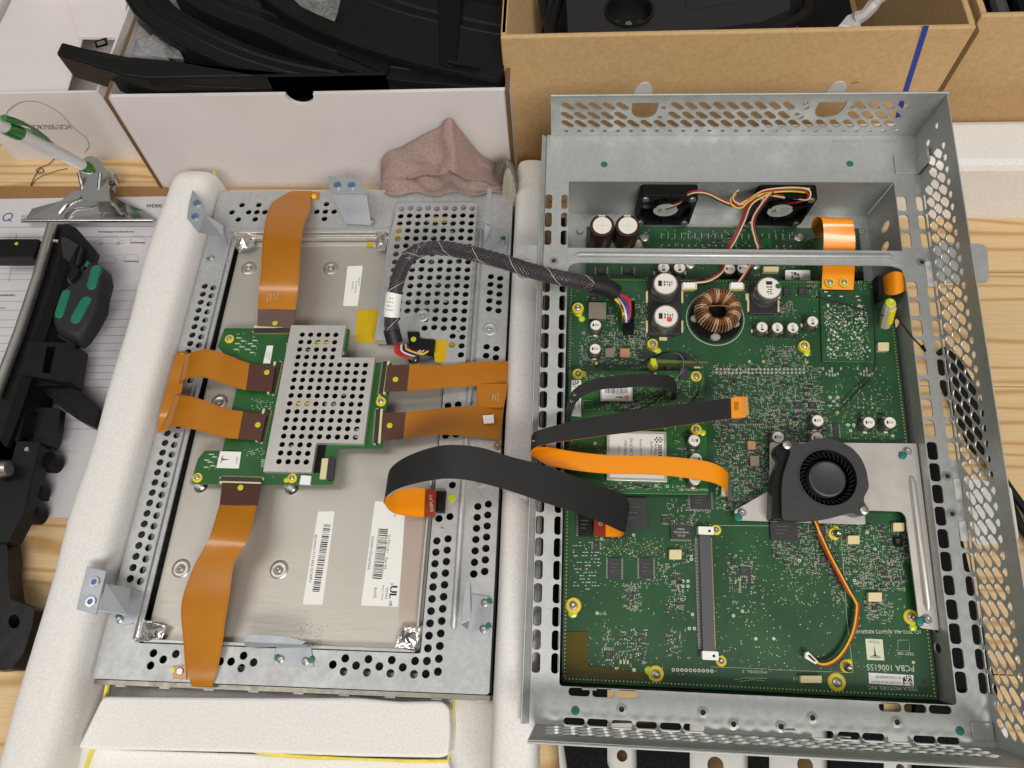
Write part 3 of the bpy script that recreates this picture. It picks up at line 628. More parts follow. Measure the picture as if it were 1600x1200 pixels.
def ln(x0, y0, x1, y1, r_=.16, mi=0): pr.tube([P('W', x0, y0, zt), P('W', x1, y1, zt)], r_, 4, mi)
for y in (355, 371, 455, 471, 485, 500, 512, 525, 537, 549, 560, 572, 583, 594, 606, 630, 645, 658, 671): ln(-30, y, 240, y - 1, .13 if y > 380 else .2)
for y in (401, 410, 419, 428, 437): ln(-30, y, 60, y, .12)
for x in (26, 128): ln(x, 365, x - 12, 440, .12)
def car(cx, cy, w_, h_, k):
    a = [(-1, .3), (-.95, -.1), (-.6, -.25), (-.3, -.8), (.35, -.85), (.7, -.2), (.95, -.1), (1, .35), (-1, .3)] if k == 0 else [(-1, .5), (-.9, -.2), (-.6, -.9), (.6, -.9), (.9, -.2), (1, .5), (-1, .5)]
    pr.tube([P('W', cx + x * w_, cy + y * h_, zt) for x, y in a], .16, 4, 1)
    if k == 0:
        for x in (-.6, .6): c = P('W', cx + x * w_, cy + h_ * .35, zt); pr.ring(c.x, c.y, zt - .2, zt + .05, 1.0, 1.8, 14, 1)
    elif k == 1: pr.tube([P('W', cx - w_ * .9, cy + h_ * .8, zt), P('W', cx - w_ * .7, cy + h_ * .6, zt), P('W', cx + w_ * .7, cy + h_ * .6, zt), P('W', cx + w_ * .9, cy + h_ * .8, zt)], .5, 4, 0)
car(171, 377, 23, 10, 0); car(215, 375, 12, 7, 1); car(170, 407, 13, 8, 2); car(205, 404, 12, 7, 1); car(160, 436, 18, 7, 0)
c = P('W', 12, 339, zt); pr.ring(c.x, c.y, zt - .2, zt, 3.4, 4.6, 20, 2); pr.tube([c + V((1, -2, 0)), c + V((5, -5, 0))], .5, 4, 2)
obj('form_print', pr, [mat('grey_ink', (.09, .09, .10), .6), mat('light_ink', (.28, .28, .29), .6), mat('blue_grey_ink', lin(80, 100, 140), .6)], pp)
tag(obj('paper_sheet', MB().prism(P2('W', [(-150, 655), (185, 660), (118, 809), (-200, 809)], 2.9), 2.85, 3.0), PAPER), 'plain lower sheet of paper showing under the black bracket', 'paper')
clp = thing('bulldog_clip', -390, 385, 3, 'large chrome letter clip gripping the top of the form', 'paper clip')
jaw = MB(); z = 12
jaw.prism(P2('W', [(35, 341), (48, 324), (95, 314), (118, 300), (165, 300), (190, 314), (222, 326), (240, 341)], z), 8, 9.2, bev=.3, f=lambda x, y, zz: (x, y, zz + max(0, (y - 372)) * .25))
obj('jaw_plate', jaw, CHROME, clp)
obj('jaw_bar', MB().tube([P('W', 35, 345, 10), P('W', 240, 345, 10)], 1.9, 10), CHROME, clp)
for sx_ in (-1, 1):
    obj('handle_wire', MB().tube(spline([P('W', 142 + sx_ * 48, 334, 13), P('W', 142 + sx_ * 34, 318, 16), P('W', 142 + sx_ * 14, 308, 20), P('W', 142 + sx_ * 13, 296, 24), P('W', 140 + sx_ * 17, 270, 32)], 5), 1.6, 8), CHROME, clp)
hp = P('W', 140, 262, 38)
obj('handle_plate', MB().plate(fillet([(a, b) for a, b in P2('W', [(116, 300), (116, 262), (124, 244), (138, 239), (152, 244), (160, 262), (160, 300)], 34)], 3), [circ(hp.x + 1, hp.y + 2, 7.5, 18)], 0, 1.2, 0, lambda x, y, z: (x, y, z + 24 + (y - 385) * .2)), CHROME, clp)
obj('rivet', MB().cyl(*P('W', 172, 275, 20)[:2], 14, 22, 6, 20, bev=1.5), CHROME, clp); obj('rivet', MB().cyl(*P('W', 174, 294, 10)[:2], 6, 12, 3, 16, bev=1), CHROME, clp)
pen = thing('ballpoint_pen', -400, 400, 40, 'white ballpoint pen with green clip and tip resting in the chrome clip', 'pen')
a, b = P('W', -14, 186, 150), P('W', 137, 262, 48); d = b - a
obj('barrel', MB().tube([a + d * t for t in (0, .25, .27, .75, .93)], [5.2, 5.3, 5.0, 4.8, 4.2], 24), WHITEPL, pen)
obj('tip', MB().tube([a + d * t for t in (.92, .96, 1.0, 1.06)], [4.4, 5.2, 5.2, 3.2], 20), GREENPL, pen); obj('ring', MB().tube([a + d * t for t in (.10, .12, .22, .24)], [5.3, 5.6, 5.6, 5.3], 20), GREENPL, pen)
obj('pocket_clip', MB().tube(spline([P('W', 6, 184, 150), P('W', 25, 190, 141), P('W', 50, 201, 122), P('W', 72, 217, 104), P('W', 84, 227, 92)], 5), [2.2] * 8 + [1.9] * 8 + [1.5] * 5, 10), GREENPL, pen)
th = MB().tube(spline([P('W', *q, 1) for q in ((45, 300), (52, 280), (63, 263), (68, 268), (60, 270), (58, 264), (75, 257), (85, 248))], 6), .35, 5).tube(spline([P('W', *q, 1) for q in ((44, 296), (60, 278), (85, 268), (105, 263))], 6), .3, 5)
tag(obj('thin_wire', th, BRAIDD), 'thin tangled wire on the bench left of the chrome clip', 'wire')

# ---- black bracket frame on the papers
bf = thing('black_bracket_frame', -400, 200, 4, 'black plastic and steel bracket frame with knobs lying on the papers', 'bracket frame')
def pz(name, pts, z0, z1, m_=BLACKPL2, bev=.8, holes=None, r_=2):
    o = fillet(P2('W', pts, z1), r_)
    mb = MB().plate(o, [P2('W', h, z1) for h in holes], z0, z1) if holes else MB().prism(o, z0, z1, bev=bev)
    return obj(name, mb, m_, bf, bevel=.5 if holes else 0)
pz('cross_bar', [(-20, 373), (62, 373), (52, 402), (-20, 402)], 14, 26); obj('paint_dot', MB().cyl(*P('W', 26, 381, 26)[:2], 26, 26.4, 1.4, 14), LIME, bf)
obj('steel_tube', MB().tube([P('W', 82, 352, 34), P('W', 60, 430, 34), P('W', 30, 520, 34), P('W', -8, 620, 34)], 3.9, 16), noisy('satin_steel_tube', (.55, .53, .50), .35, .9, .05), bf)
obj('tube_end', MB().tube([P('W', -20, 725, 38), P('W', -5, 735, 38), P('W', 14, 732, 38)], [6, 6, 5], 14), noisy('satin_steel_tube', (.55, .53, .50), .35, .9, .05), bf)
pz('channel', [(84, 350), (108, 349), (120, 360), (96, 440), (70, 540), (40, 640), (20, 720), (-20, 720), (-20, 640), (40, 500), (70, 400)], 6, 30)
pz('channel', [(104, 368), (116, 372), (90, 470), (60, 560), (30, 650), (10, 700), (0, 690), (40, 560), (76, 460)], 30, 34, BLACKPL, .5)
pz('end_bracket', [(100, 350), (117, 354), (150, 392), (140, 420), (118, 405), (100, 400), (92, 372)], 30, 36)
pz('end_bracket', [(94, 372), (102, 370), (128, 385), (120, 416), (98, 402)], 38, 42, mat('smoked_bracket', (.035, .035, .036), .35, .2), .5)
pz('side_panel', [(44, 533), (118, 536), (108, 598), (30, 585)], 20, 36, holes=[[(73, 541), (87, 542), (78, 583), (66, 582)]])
pz('side_panel', [(57, 541), (20, 640), (52, 602), (110, 602), (118, 536)], 14, 28, BLACKPL)
pz('diagonal_arm', [(56, 600), (112, 598), (156, 637), (148, 668), (120, 655), (97, 638)], 8, 22); pz('mounting_plate', [(34, 635), (95, 638), (88, 690), (82, 699), (66, 694), (22, 690)], 16, 22, holes=[[(48, 643), (61, 644), (52, 686), (39, 685)]])
pz('lower_plate', [(-20, 686), (64, 690), (60, 705), (38, 800), (22, 830), (12, 848), (-20, 848)], 18, 30); 
for a, b in ((70, 718), (44, 800)):
    pz('knob_arm', [(a - 28, b - 8), (a + 2, b - 14), (a + 14, b - 12), (a + 15, b), (a + 6, b + 14), (a - 20, b + 12)], 8, 20, BLACKPL, 1.2, r_=4); obj('knob_hole', MB().ring(*P('W', a + 2, b, 20)[:2], 19, 20.8, 1.2, 3.0, 16), BLACKPL2, bf)
pz('clip_foot', [(56, 749), (66, 758), (62, 778), (48, 776), (50, 752)], 10, 20, BLACKPL)
pz('lower_arm', [(-20, 830), (10, 845), (13, 870), (12, 900), (16, 936), (54, 952), (50, 980), (36, 1022), (18, 1046), (-20, 1048)], 10, 24, holes=[circ(22, 971, 9, 18, 11)], r_=1)
obj('screw', MB().cyl(*P('W', 42, 702, 31)[:2], 30, 31.5, 1.5, 10), SCREWM, bf); obj('screw', MB().tube([P('W', 84, 376, 40), P('W', 92, 377, 40)], 1.2, 8), CHROME, bf)
for q in ((53, 470, 47, 476), (24, 552, 14, 558)):
    obj('chrome_clip', MB().prism(P2('W', [(q[0] - 3, q[1] - 16), (q[0] + 3, q[1] - 18), (q[2] + 3, q[3]), (q[2] - 4, q[3] + 1)], 34), 33, 35), CHROME, bf)
sd = thing('screwdriver_handle', -390, 290, 30, 'stubby black and green screwdriver handle lying on the black bracket', 'screwdriver')
hz = 40; ho = P2('W', [(131, 403), (146, 403), (160, 415), (164, 434), (157, 462), (155, 478), (142, 503), (128, 524), (118, 533), (98, 527), (82, 517), (77, 502), (84, 470), (92, 452), (108, 440), (116, 420)], hz)
obj('grip_body', MB().pillow(ho, 28, hz, round_=.22, levels=6), noisy('matt_black_grip', (.014, .014, .014), .6), sd)
for (a, b, c_, d_, r_) in ((150, 419, 143, 446, 3.2), (103, 457, 92, 491, 2.9), (134, 469, 118, 498, 3.5)):
    p, q = P('W', a, b, hz + .6), P('W', c_, d_, hz + .6); c0 = (p + q) / 2; h = (p - q) / 2; obj('grip_patch', MB().pillow(pill(c0.x, c0.y, h.x, h.y, r_ * 1.25, 6), hz - 2, hz + .8, round_=.12), GREENRUB, sd)
obj('grip_patch', MB().pillow(P2('W', [(104, 433), (118, 436), (112, 441), (106, 441)], hz), hz - 4, hz + .3), GREENRUB, sd); obj('grip_patch', MB().pillow(P2('W', [(136, 405), (140, 408), (133, 425), (128, 423)], hz), hz - 5, hz), GREENRUB, sd); obj('grip_patch', MB().pillow(P2('W', [(147, 476), (152, 475), (136, 500), (132, 498)], hz - 2), hz - 6, hz - 1), GREENRUB, sd)
obj('blade_shank', MB().tube([P('W', 92, 524, 34), P('W', 112, 536, 32), P('W', 133, 542, 30)], 1.6, 8), BLACKPL2, sd)
# the bridge clip that holds the handle
pz('retaining_clip', [(120, 385), (124, 380), (114, 412), (124, 420), (120, 430), (108, 440), (104, 432), (112, 420), (106, 410)], 38, 44, BLACKPL2, .6)

# ---- black strip and hook things right of / under the chassis
fp = thing('foam_lined_plate', 60, -20, 2, 'white metal plate with round holes and black foam pads under the chassis front', 'mounting plate')
zf = 10
def hb(px, py, r_): c = P('W', px, py, zf); return circ(c.x, c.y, r_, 16)
obj('plate', MB().plate(P2('W', [(870, 1130), (1520, 1130), (1530, 1260), (1480, 1280), (880, 1280)], zf), [hb(972, 1181, 3.1), hb(1118, 1196, 4.6), hb(1258, 1196, 4.4), hb(1407, 1201, 2.4)], zf - 1.5, zf), WHITEMET, fp)
for q in ([(866, 1060), (949, 1060), (949, 1192), (956, 1210), (956, 1300), (900, 1300)], [(996, 1130), (1078, 1130), (1078, 1300), (996, 1300)], [(1172, 1166), (1202, 1168), (1202, 1300), (1172, 1300)], [(1297, 1100), (1381, 1100), (1381, 1300), (1297, 1300)], [(1430, 1090), (1527, 1092), (1540, 1300), (1432, 1300)]):
    obj('foam_pad', MB().prism(P2('W', q, zf + 5), zf + .1, zf + 5), BLACKFOAM, fp)
def blackpad(name, pts, z0, z1, label, cat='pad'):
    tag(obj(name, MB().prism(P2('W', pts, z1), z0, z1, bev=1), BLACKFOAM), label, cat)
ol = MB().prism([(-9.5, 15), (1, 15), (1, 350), (-9.5, 350)], .2, 30, bev=1); tag(obj('black_foam_strip', ol, BLACKFOAM), 'long black strip added under the left edge of the chassis to keep its slots dark', 'foam strip')  # invented strip, there so the left slots show black
ol = MB().prism(P2('W', [(1440, 690), (1470, 690), (1500, 820), (1560, 1080), (1555, 1150), (1470, 1150)], 8), .2, 8, bev=1); tag(obj('black_foam_strip', ol, BLACKFOAM), 'short black foam strip under the right front corner of the chassis', 'foam strip')
hk = MB(); zz = 14
hk.prism(fillet(P2('W', [(1466, 545), (1478, 538), (1502, 560), (1526, 602), (1548, 662), (1545, 705), (1530, 690), (1508, 642), (1484, 592)], zz), 5), .3, zz, bev=1.5)
for q in ([(1535, 700), (1575, 760), (1630, 835)], [(1545, 720), (1580, 790), (1600, 830), (1640, 880)]): hk.tube(spline([P('W', a, b, 8) for a, b in q], 4), 2.6, 8)
tag(obj('black_trim_piece', hk, BLACKPL2), 'glossy black trim piece on the bench seen through the perforated right wall', 'trim piece')

# ============================================================ DISPLAY UNIT
du = thing('display_unit', -157, 190, 9, 'opened steel display unit seen from behind, amber flex cables around a small green board', 'display unit')
ZD = 35.0
def dob(name, mb, m_, parent=du, bevel=0, **k): return obj(name, mb, m_, parent, 'W', bevel, **k)
X0, X1, Y0, Y1 = -275, -39.3, 11.5, 373.5
holes = []; hr = 2.4
def H(x, y, r=hr, seg=12): holes.append(circ(x, y, r, seg))
for k in range(12): H(-267.4, 284.1 - 6.93 * k); H(-260.6, 282.7 - 6.93 * k)
for k in range(17): H(-267.2, 180.3 - 6.93 * k); H(-260.4, 179 - 6.93 * k)
for y in (292.9, 286.2, 279.3, 272.3, 265.5, 234.8, 227.9, 221): H(-52.8, y); H(-45.9, y - 1.5)
for k in range(7): H(-52.2, 120.6 - 7 * k); H(-45.6, 122.3 - 7 * k)
for y in (189.5, 182.5, 175.5, 168): H(-76.5, y); H(-69.7, y + 1)
for k in range(5): H(-52.6, 200 - 7 * k); H(-45.8, 199 - 7 * k)
H(-69.5, 134.3); H(-69.5, 113.7); H(-76.3, 112.2)
for k in range(12): H(-76.5, 98.1 - 7 * k)
for k in range(12): H(-69.6, 99.6 - 7 * k)
for k in range(5):
    if k < 4: H(-131.7 + 13.8 * k, 24.2)
    H(-124.8 + 13.8 * k, 27.9) if k < 4 else None; H(-124.8 + 13.8 * k, 20.7) if k < 4 else None
for x, y in ((-241.2, 26.7), (-241.2, 19.8), (-234.3, 23.4), (-227.4, 26.7), (-206, 27), (-206, 20), (-199.5, 23.6), (-192.9, 23.7), (-186, 27.2), (-186, 20.4), (-179.2, 23.7)): H(x, y)
for x, y in ((-240.4, 359.7), (-240.6, 352.7), (-234.1, 352.6), (-227.2, 359.9), (-227.2, 345.8), (-220.5, 352.8), (-240.6, 345.8), (-254, 359.7), (-247.2, 352.7), (-254.2, 345.6), (-260.8, 352.6), (-185.9, 360.1), (-192.5, 352.8), (-185.7, 352.8), (-178.7, 352.7), (-185.4, 345.8)): H(x, y)
win = fillet([(-252, 335), (-129, 335), (-127, 353.5), (-67.5, 353.5), (-67.5, 214.5), (-80.5, 214.5), (-80.5, 32), (-252, 32)], 1.5)
frame = MB(); frame.plate(fillet([(X0, Y0), (X1, Y0), (X1, Y1), (X0, Y1)], 2), holes + [win], ZD - 1, ZD)
dob('rear_frame', frame, STEEL_DISPLAY)
# body below: side skirts, glass slab, inner dark tray seen through the holes
sk = MB()
sk.box(X0 + .2, X0 + 1.2, Y0 + 1, Y1 - 1, 15, ZD - 1.05).box(X1 - 1.2, X1 - .2, Y0 + 1, Y1 - 1, 15, ZD - 1.05).box(X0 + 1.3, X1 - 1.3, Y1 - 1.4, Y1 - .4, 15, ZD - 1.05)
sk.box(X0 + 1.3, X1 - 1.3, Y0 + .4, Y0 + 1.2, 24, ZD - 1.05); dob('side_skirt', sk, STEEL_DISPLAY)
lw = MB(); lw.box(X0 - .5, X1 + .3, Y0 - 3.0, Y0 - .4, 14, ZD - 4); 
for k in range(9): lw.box(-262 + k * 27, -256 + k * 27, Y0 - 3.8, Y0 - 3.1, ZD - 7, ZD - 4.3, 1)
dob('lower_edge_rail', lw, [noisy('aged_rail', (.28, .26, .22), .4, .7), STEEL_DISPLAY]); dob('inner_tray', MB().box(X0 + 2, X1 - 2, Y0 + 2, Y1 - 2, 18, 21), mat('black_inner_tray', (.012, .012, .012), .5)); dob('screen_slab', MB().prism(rrect(X0 - 1, X1 + .5, Y0 - 1, Y1 + 1, 3), 9.1, 14.5, bev=.6), BLACKPL2)
# grey ledge glimpsed through the second hole column
dob('inner_ledge', MB().box(-262.8, -256, 60, 290, 30, 31).box(-235, -80, 16, 21.5, 28, 29), STEEL_DISPLAY)
# the bare metal back of the panel
zp = 31.2
dob('panel_back', MB().prism(rrect(-250, -81.5, 33.5, 326, 2), 24, zp, bev=.5), PANEL)
dob('panel_back_sheet', MB().prism(rrect(-246, -118, 247, 247.7, .2), zp, zp + .35), PANEL)
# channels round the window
ch = MB()
for x, w_, h in ((-256.5, 1.6, 2.2), (-252.6, 1.2, 1.2)): ch.box(x, x + w_, 34, 331, ZD + .03, ZD + h)
ch.box(-254.6, -252.8, 34, 331, ZD + .03, ZD + .5); dob('channel_ridge', ch, STEEL_DISPLAY, bevel=.4)
ch = MB(); ch.box(-249, -132, 326.5, 328.4, zp, ZD + 1.5).box(-249, -132, 329, 330.6, zp, ZD + .8).box(-249, -132, 331.2, 334.6, zp, ZD + 2.2).box(-249, -132, 322, 325.8, zp + .02, zp + 1.2); dob('top_rail', ch, HEATPLATE, bevel=.4)
ch = MB(); ch.box(-249, -84, 32.6, 34.6, zp, ZD + .6); ch.box(-84.4, -82.8, 36, 150, zp, ZD + .9); dob('bottom_rail', ch, STEEL_DISPLAY, bevel=.4)
# long embossed beads on the right rail
bd = MB()
for x, ya, yb_, r_ in ((-62.2, 46, 335, 1.9),): bd.tube([(x, ya, ZD + .2), (x, ya + 2, ZD + .9), (x, yb_ - 2, ZD + .9), (x, yb_, ZD + .2)], [r_ * .5, r_, r_, r_ * .5], 10)
dob('embossed_bead', bd, STEEL_DISPLAY)
# perforated cover, top right
cz = 40.5; ch_ = []
for i in range(9):
    for k in range(19):
        x = -124 + 6.8 * i; y = 350.6 + (.6 if i % 2 else 0) - 6.95 * k
        if (k > 13 and i in (2, 3)) or (k > 15 and i < 7) or (k >= 14 and i == 0): continue
        if k > 17 and i < 8: continue
        ch_.append(circ(x, y, 2.32, 12))
co_ = [(-131.5, 236.5), (-84, 236.5), (-82.5, 234), (-82.5, 213), (-66, 213), (-66, 354), (-68, 356.5), (-128, 356.5), (-130, 330)]
cv_ = thing('tmp', 0, 0, 0, '', '') if False else None
dob('perforated_cover', MB().plate(fillet(co_, 1.5), ch_, cz - .9, cz), STEEL_DISPLAY)
cs = MB(); cs.plate([(236.8, zp + .5), (236.8, cz - .95), (330, cz - .95), (352, ZD + .2), (352, zp + .5)], [], 0, .9, 0, lambda a, b, z: (-131.5 + z, a, b)); cs.plate([(-130.5, zp + 3), (-100, zp + 5), (-84.2, zp + 5), (-84.2, cz - .95), (-130.5, cz - .95)], [], 0, .9, 0, lambda a, b, z: (a, 236.6 + z, b))
dob('cover_side', cs, STEEL_DISPLAY)
# green board seen through the cover holes, shade put into its darker colour
ub = MB().box(-121, -78, 250, 348, 31.8, 32.6); dob('hidden_board', ub, m_pcb('shaded_green_board', (.002, .02, .009), (.003, .028, .012)))
q = MB()
for _ in range(150):
    x, y = rnd.uniform(-120, -80), rnd.uniform(252, 346); a, b = rnd.choice(((2.6, 1.4), (1.2, 2.4), (3.5, 3), (.8, .8))); q.box(x, x + a, y, y + b, 32.65, 32.65 + rnd.uniform(.5, 2), rnd.choice((0, 0, 1, 2, 3)))
dob('small_components', q, [CHIPM, SILVER, FERRITE, CREAM], kind='stuff')
yt = MB(); yt.box(-130, -121, 322, 338, 37, 37.3).box(-104, -88, 340, 345.5, 37, 37.3); yt.box(-82.3, -73, 219, 240, 37, 37.3); dob('yellow_tape', yt, KAPTAPE)
# dimples and screws on covers
def dimple(px, py, z, r=4.2, parent=du, m_=STEEL_DISPLAY, fr='W', screw=True):
    p = P(fr, px, py, z)
    obj('dimple', MB().lathe(p.x, p.y, [(r * 1.15, z + .05), (r * .95, z + .75), (r * .55, z + .7), (r * .42, z + .25), (r * .1, z + .3)], 24), m_, parent, fr)
    if screw: obj('screw', MB().lathe(p.x, p.y, [(r * .38, z + .3), (r * .36, z + .9), (r * .2, z + 1.25), (.05, z + .8)], 14), SCREWM, parent, fr)
dimple(660, 493, cz, 4.4); dimple(765, 514, ZD, 4.6); dimple(750, 755, ZD, 2.6)
for q in ((389, 419), (517, 419), (343, 628), (436, 890), (283, 888)): dimple(q[0], q[1], zp, 5.2, m_=noisy('embossed_panel_steel', (.52, .49, .45), .34, .75, .05))
for q in ((604, 518, cz), (716, 519, cz), (691, 826, ZD)): p = P('W', *q); dob('small_rivet', MB().cyl(p.x, p.y, q[2], q[2] + .8, 1.1, 12, bev=.4), SCREWM)
# foil corners
def foil(pts, z0, z1, seed):
    q = random.Random(seed); o = P2('W', pts, z0); n = len(o); cx = sum(p[0] for p in o) / n; cy = sum(p[1] for p in o) / n; vs = [(cx, cy, z1)]
    for k in (.45, .8, 1): 
        for p in o: vs.append((cx + (p[0] - cx) * k, cy + (p[1] - cy) * k, z0 + (z1 - z0) * (1 - k) + q.uniform(-.6, 1.2)))
    fs = [(0, 1 + i, 1 + (i + 1) % n) for i in range(n)] + [(1 + r_ * n + i, 1 + (r_ + 1) * n + i, 1 + (r_ + 1) * n + (i + 1) % n, 1 + r_ * n + (i + 1) % n) for r_ in range(2) for i in range(n)]
    dob('foil_tape', MB().add(vs, fs), FOIL)
foil([(361, 362), (392, 360), (400, 366), (398, 384), (388, 392), (372, 393), (362, 378)], ZD, ZD + 4, 1)
foil([(584, 358), (611, 358), (608, 376), (602, 393), (590, 393), (585, 372)], ZD, ZD + 4, 2)
foil([(222, 968), (243, 971), (262, 978), (252, 998), (232, 1002), (211, 1003)], ZD, ZD + 4, 3)
foil([(630, 978), (662, 976), (656, 1006), (650, 1018), (618, 1012), (624, 994)], ZD, ZD + 3, 4)
# tapes and transparent film at right
dob('yellow_tape', MB().prism(P2('W', [(559, 484), (592, 484), (589, 536), (554, 534)], zp + .5), zp + .3, zp + .6), KAPTAPE)
dob('yellow_tape', MB().prism(P2('W', [(676, 531), (699, 531), (697, 560), (690, 568), (680, 566)], cz), cz + .05, cz + .35), KAPTAPE); dob('yellow_tape', MB().prism(P2('W', [(573, 378), (583, 378), (581, 386), (572, 385)], zp + 1.5), zp + 1.2, zp + 1.5), KAPTAPE)
dob('clear_film', MB().prism(P2('W', [(632, 808), (672, 800), (664, 830), (656, 985), (622, 985)], zp + .8), zp + .3, zp + .7), mat('clear_film', lin(215, 195, 180), .12, alpha=.45, spec=.8))
# labels
def label(pts, z, th=.15, r=1.2, name='label'): dob(name, MB().prism(fillet(P2('W', pts, z + th), r), z, z + th), WHITEL)
label([(497, 799), (523, 799), (504, 945), (473, 944)], zp + .02); label([(586, 783), (635, 786), (622, 948), (564, 946)], zp + .02, r=.3); label([(543, 416), (567, 415), (559, 478), (536, 478)], zp + .02)
label([(417, 540), (427, 540), (422, 568), (411, 568)], 43.25, r=.1)
pr = MB(); zt = zp + .2
def bars(fr, x0, y0, x1, y1, wpx, wpy, n_, z, mi=0, seed=1, mb=None):
    """barcode: bars run from (x,y) to (x+wpx,y+wpy), stacked from p0 to p1"""
    q = random.Random(seed); t = 0
    while t < 1:
        d = q.choice((.4, .7, 1.1)) / n_; a = (x0 + (x1 - x0) * t, y0 + (y1 - y0) * t); b = (x0 + (x1 - x0) * (t + d), y0 + (y1 - y0) * (t + d))
        (pr if mb is None else mb).add([tuple(P(fr, a[0], a[1], z)), tuple(P(fr, b[0], b[1], z)), tuple(P(fr, b[0] + wpx, b[1] + wpy, z)), tuple(P(fr, a[0] + wpx, a[1] + wpy, z))], [(0, 1, 2, 3)], mi); t += d + q.choice((.4, .6, 1.0)) / n_
bars('W', 506, 819, 488, 924, 11, 1, 56, zt, seed=2); text(pr, '4RWM42171T14A01DC40FU', 'W', 489, 872, zt, -12, 100, 1.7, sx=1.0)
bars('W', 593, 826, 583, 903, 13, 1, 46, zt, seed=5); text(pr, 'EFA50019ZW2070AR', 'W', 579, 864, zt, -10, 80, 1.7, sx=.95); text(pr, 'G170J1-LE1    Rev A6', 'W', 605, 862, zt, -9, 80, 1.8, sx=.95)
for a, b, c, d in ((592, 825, 582, 904), (606, 825, 597, 904)): pr.tube([P('W', a, b, zt), P('W', c, d, zt)], .12, 4)
text(pr, 'RoHS', 'W', 586, 926, zt, -2, 20, 1.9); text(pr, 'UL', 'W', 614, 925, zt, -2, 20, 4.5, sx=1.0, bold=.25); text(pr, 'US', 'W', 610, 943, zt, 2, 20, 1.8, bold=.1); text(pr, 'c', 'W', 613, 913, zt, 0, 20, 2, bold=.1)
text(pr, 'E207043', 'W', 604, 927, zt, -2, 20, 1.4); text(pr, 'Made in Taiwan', 'W', 598, 926, zt, -2, 20, 1.0); text(pr, 'EN', 'W', 617, 806, zt, -2, 20, 1.2)
for s_, x, y, q, sz in (('1006248-00-E', 561, 440, 30, 1.0), ('SN 131404 04', 556, 448, 30, 1.3), ('10162412', 551, 446, 26, 1.3)): text(pr, s_, 'W', x, y, zt, -2, 20, sz)
def matrix_code(mb, fr, px, py, z, size, seed, mi=0):
    p = P(fr, px, py, z); q = random.Random(seed); c = size / 8
    for i in range(8):
        for k in range(8):
            if q.random() < .5: mb.add([(p.x + (i + a - 4) * c, p.y + (k + b - 4) * c, z) for a, b in ((0, 0), (1, 0), (1, 1), (0, 1))], [(0, 1, 2, 3)], mi)
zt2 = 43.45
text(pr, '131404 04', 'W', 421, 556, zt2, -3, 20, 1.0); text(pr, '10162420', 'W', 417, 554, zt2, -3, 20, .9)
dob('label_print', pr, INK)
sp = MB()
for cx, cy, sx_, sy_, n_ in ((480, 985, 30, 18, 60), (470, 1005, 25, 10, 40), (750, 960, 16, 22, 50), (750, 370, 30, 30, 22), (345, 400, 14, 14, 12)):
    for _ in range(n_):
        p = P('W', rnd.gauss(cx, sx_ * .5), rnd.gauss(cy, sy_ * .5), ZD); zz = zp + .05 if (-250 < p.x < -82 and 35 < p.y < 325) else ZD + .05
        if Y0 < p.y < Y1 and X0 < p.x < X1: sp.rbox(p.x, p.y, rnd.uniform(.2, .9), rnd.uniform(.15, .4), zz - .04, zz + .02, rnd.uniform(0, 3), rnd.choice((0, 1, 1)))
dob('paint_specks', sp, [TEAL, mat('dark_blue_specks', (.01, .02, .08), .5)], kind='stuff')

# ---- controller board
zb = 43.2
brd = dob('controller_board', MB().prism(fillet([(-240, 243.7), (-149.1, 243.7), (-149.1, 222), (-147, 217.6), (-116.5, 217.6), (-116, 155), (-145.6, 155), (-145.3, 130.3)] + P2('W', [(300, 756), (302, 741), (309, 717), (320, 704), (382, 704)], 43.2) + [(-222, 150.8), (-222, 155.5), (-221.5, 217), (-226, 221.5), (-236, 223), (-242, 229)], 1.2), zb - 1.6, zb, f=None), PCB2)
def bob(name, mb, m_, **k): return obj(name, mb, m_, brd, 'W', **k)
shh = []
for k in range(17):
    ncol = 5 if k < 4 else (9 if k < 14 else 4)
    for i in range(ncol): shh.append(circ(-181 + 5.97 * i, 236.8 - 5.81 * k, 1.9, 12))
so = [(-190.2, 244.2), (-151, 244.2), (-151, 219.2), (-127.3, 219.2), (-127.3, 157), (-158.6, 157), (-158.6, 137), (-190.2, 137)]
bob('shield', MB().plate(fillet(so, 1), shh, 46.6, 47.1), SHIELD); 
ws = MB()
for i in range(len(so)):
    a, b = so[i], so[(i + 1) % len(so)]; ws.prism([a, b, lp(b, (-165, 190), .008), lp(a, (-165, 190), .008)], zb, 46.55)
bob('shield_wall', ws, SHIELD)
us = MB()
for _ in range(60): x, y = rnd.uniform(-188, -130), rnd.uniform(140, 240); us.box(x, x + 3, y, y + 2.4, zb, zb + 1.4, rnd.choice((0, 0, 1))) if (y > 158 and (x < -153 or y < 215)) or x < -162 else None
us.box(-171, -160, 228.5, 232.5, zb + 1.5, zb + 1.8, 2).box(-178, -166, 183, 186.5, zb + 1.5, zb + 1.8, 2); us.box(-189, -128, 158, 218, zb + .02, zb + .1, 0).box(-189, -153, 138, 243, zb + .11, zb + .14, 0); bob('hidden_parts_and_shade', us, [BLACKPL, SILVER, YELLOW], kind='stuff')  # thin black sheets put the shade under the shield into colour
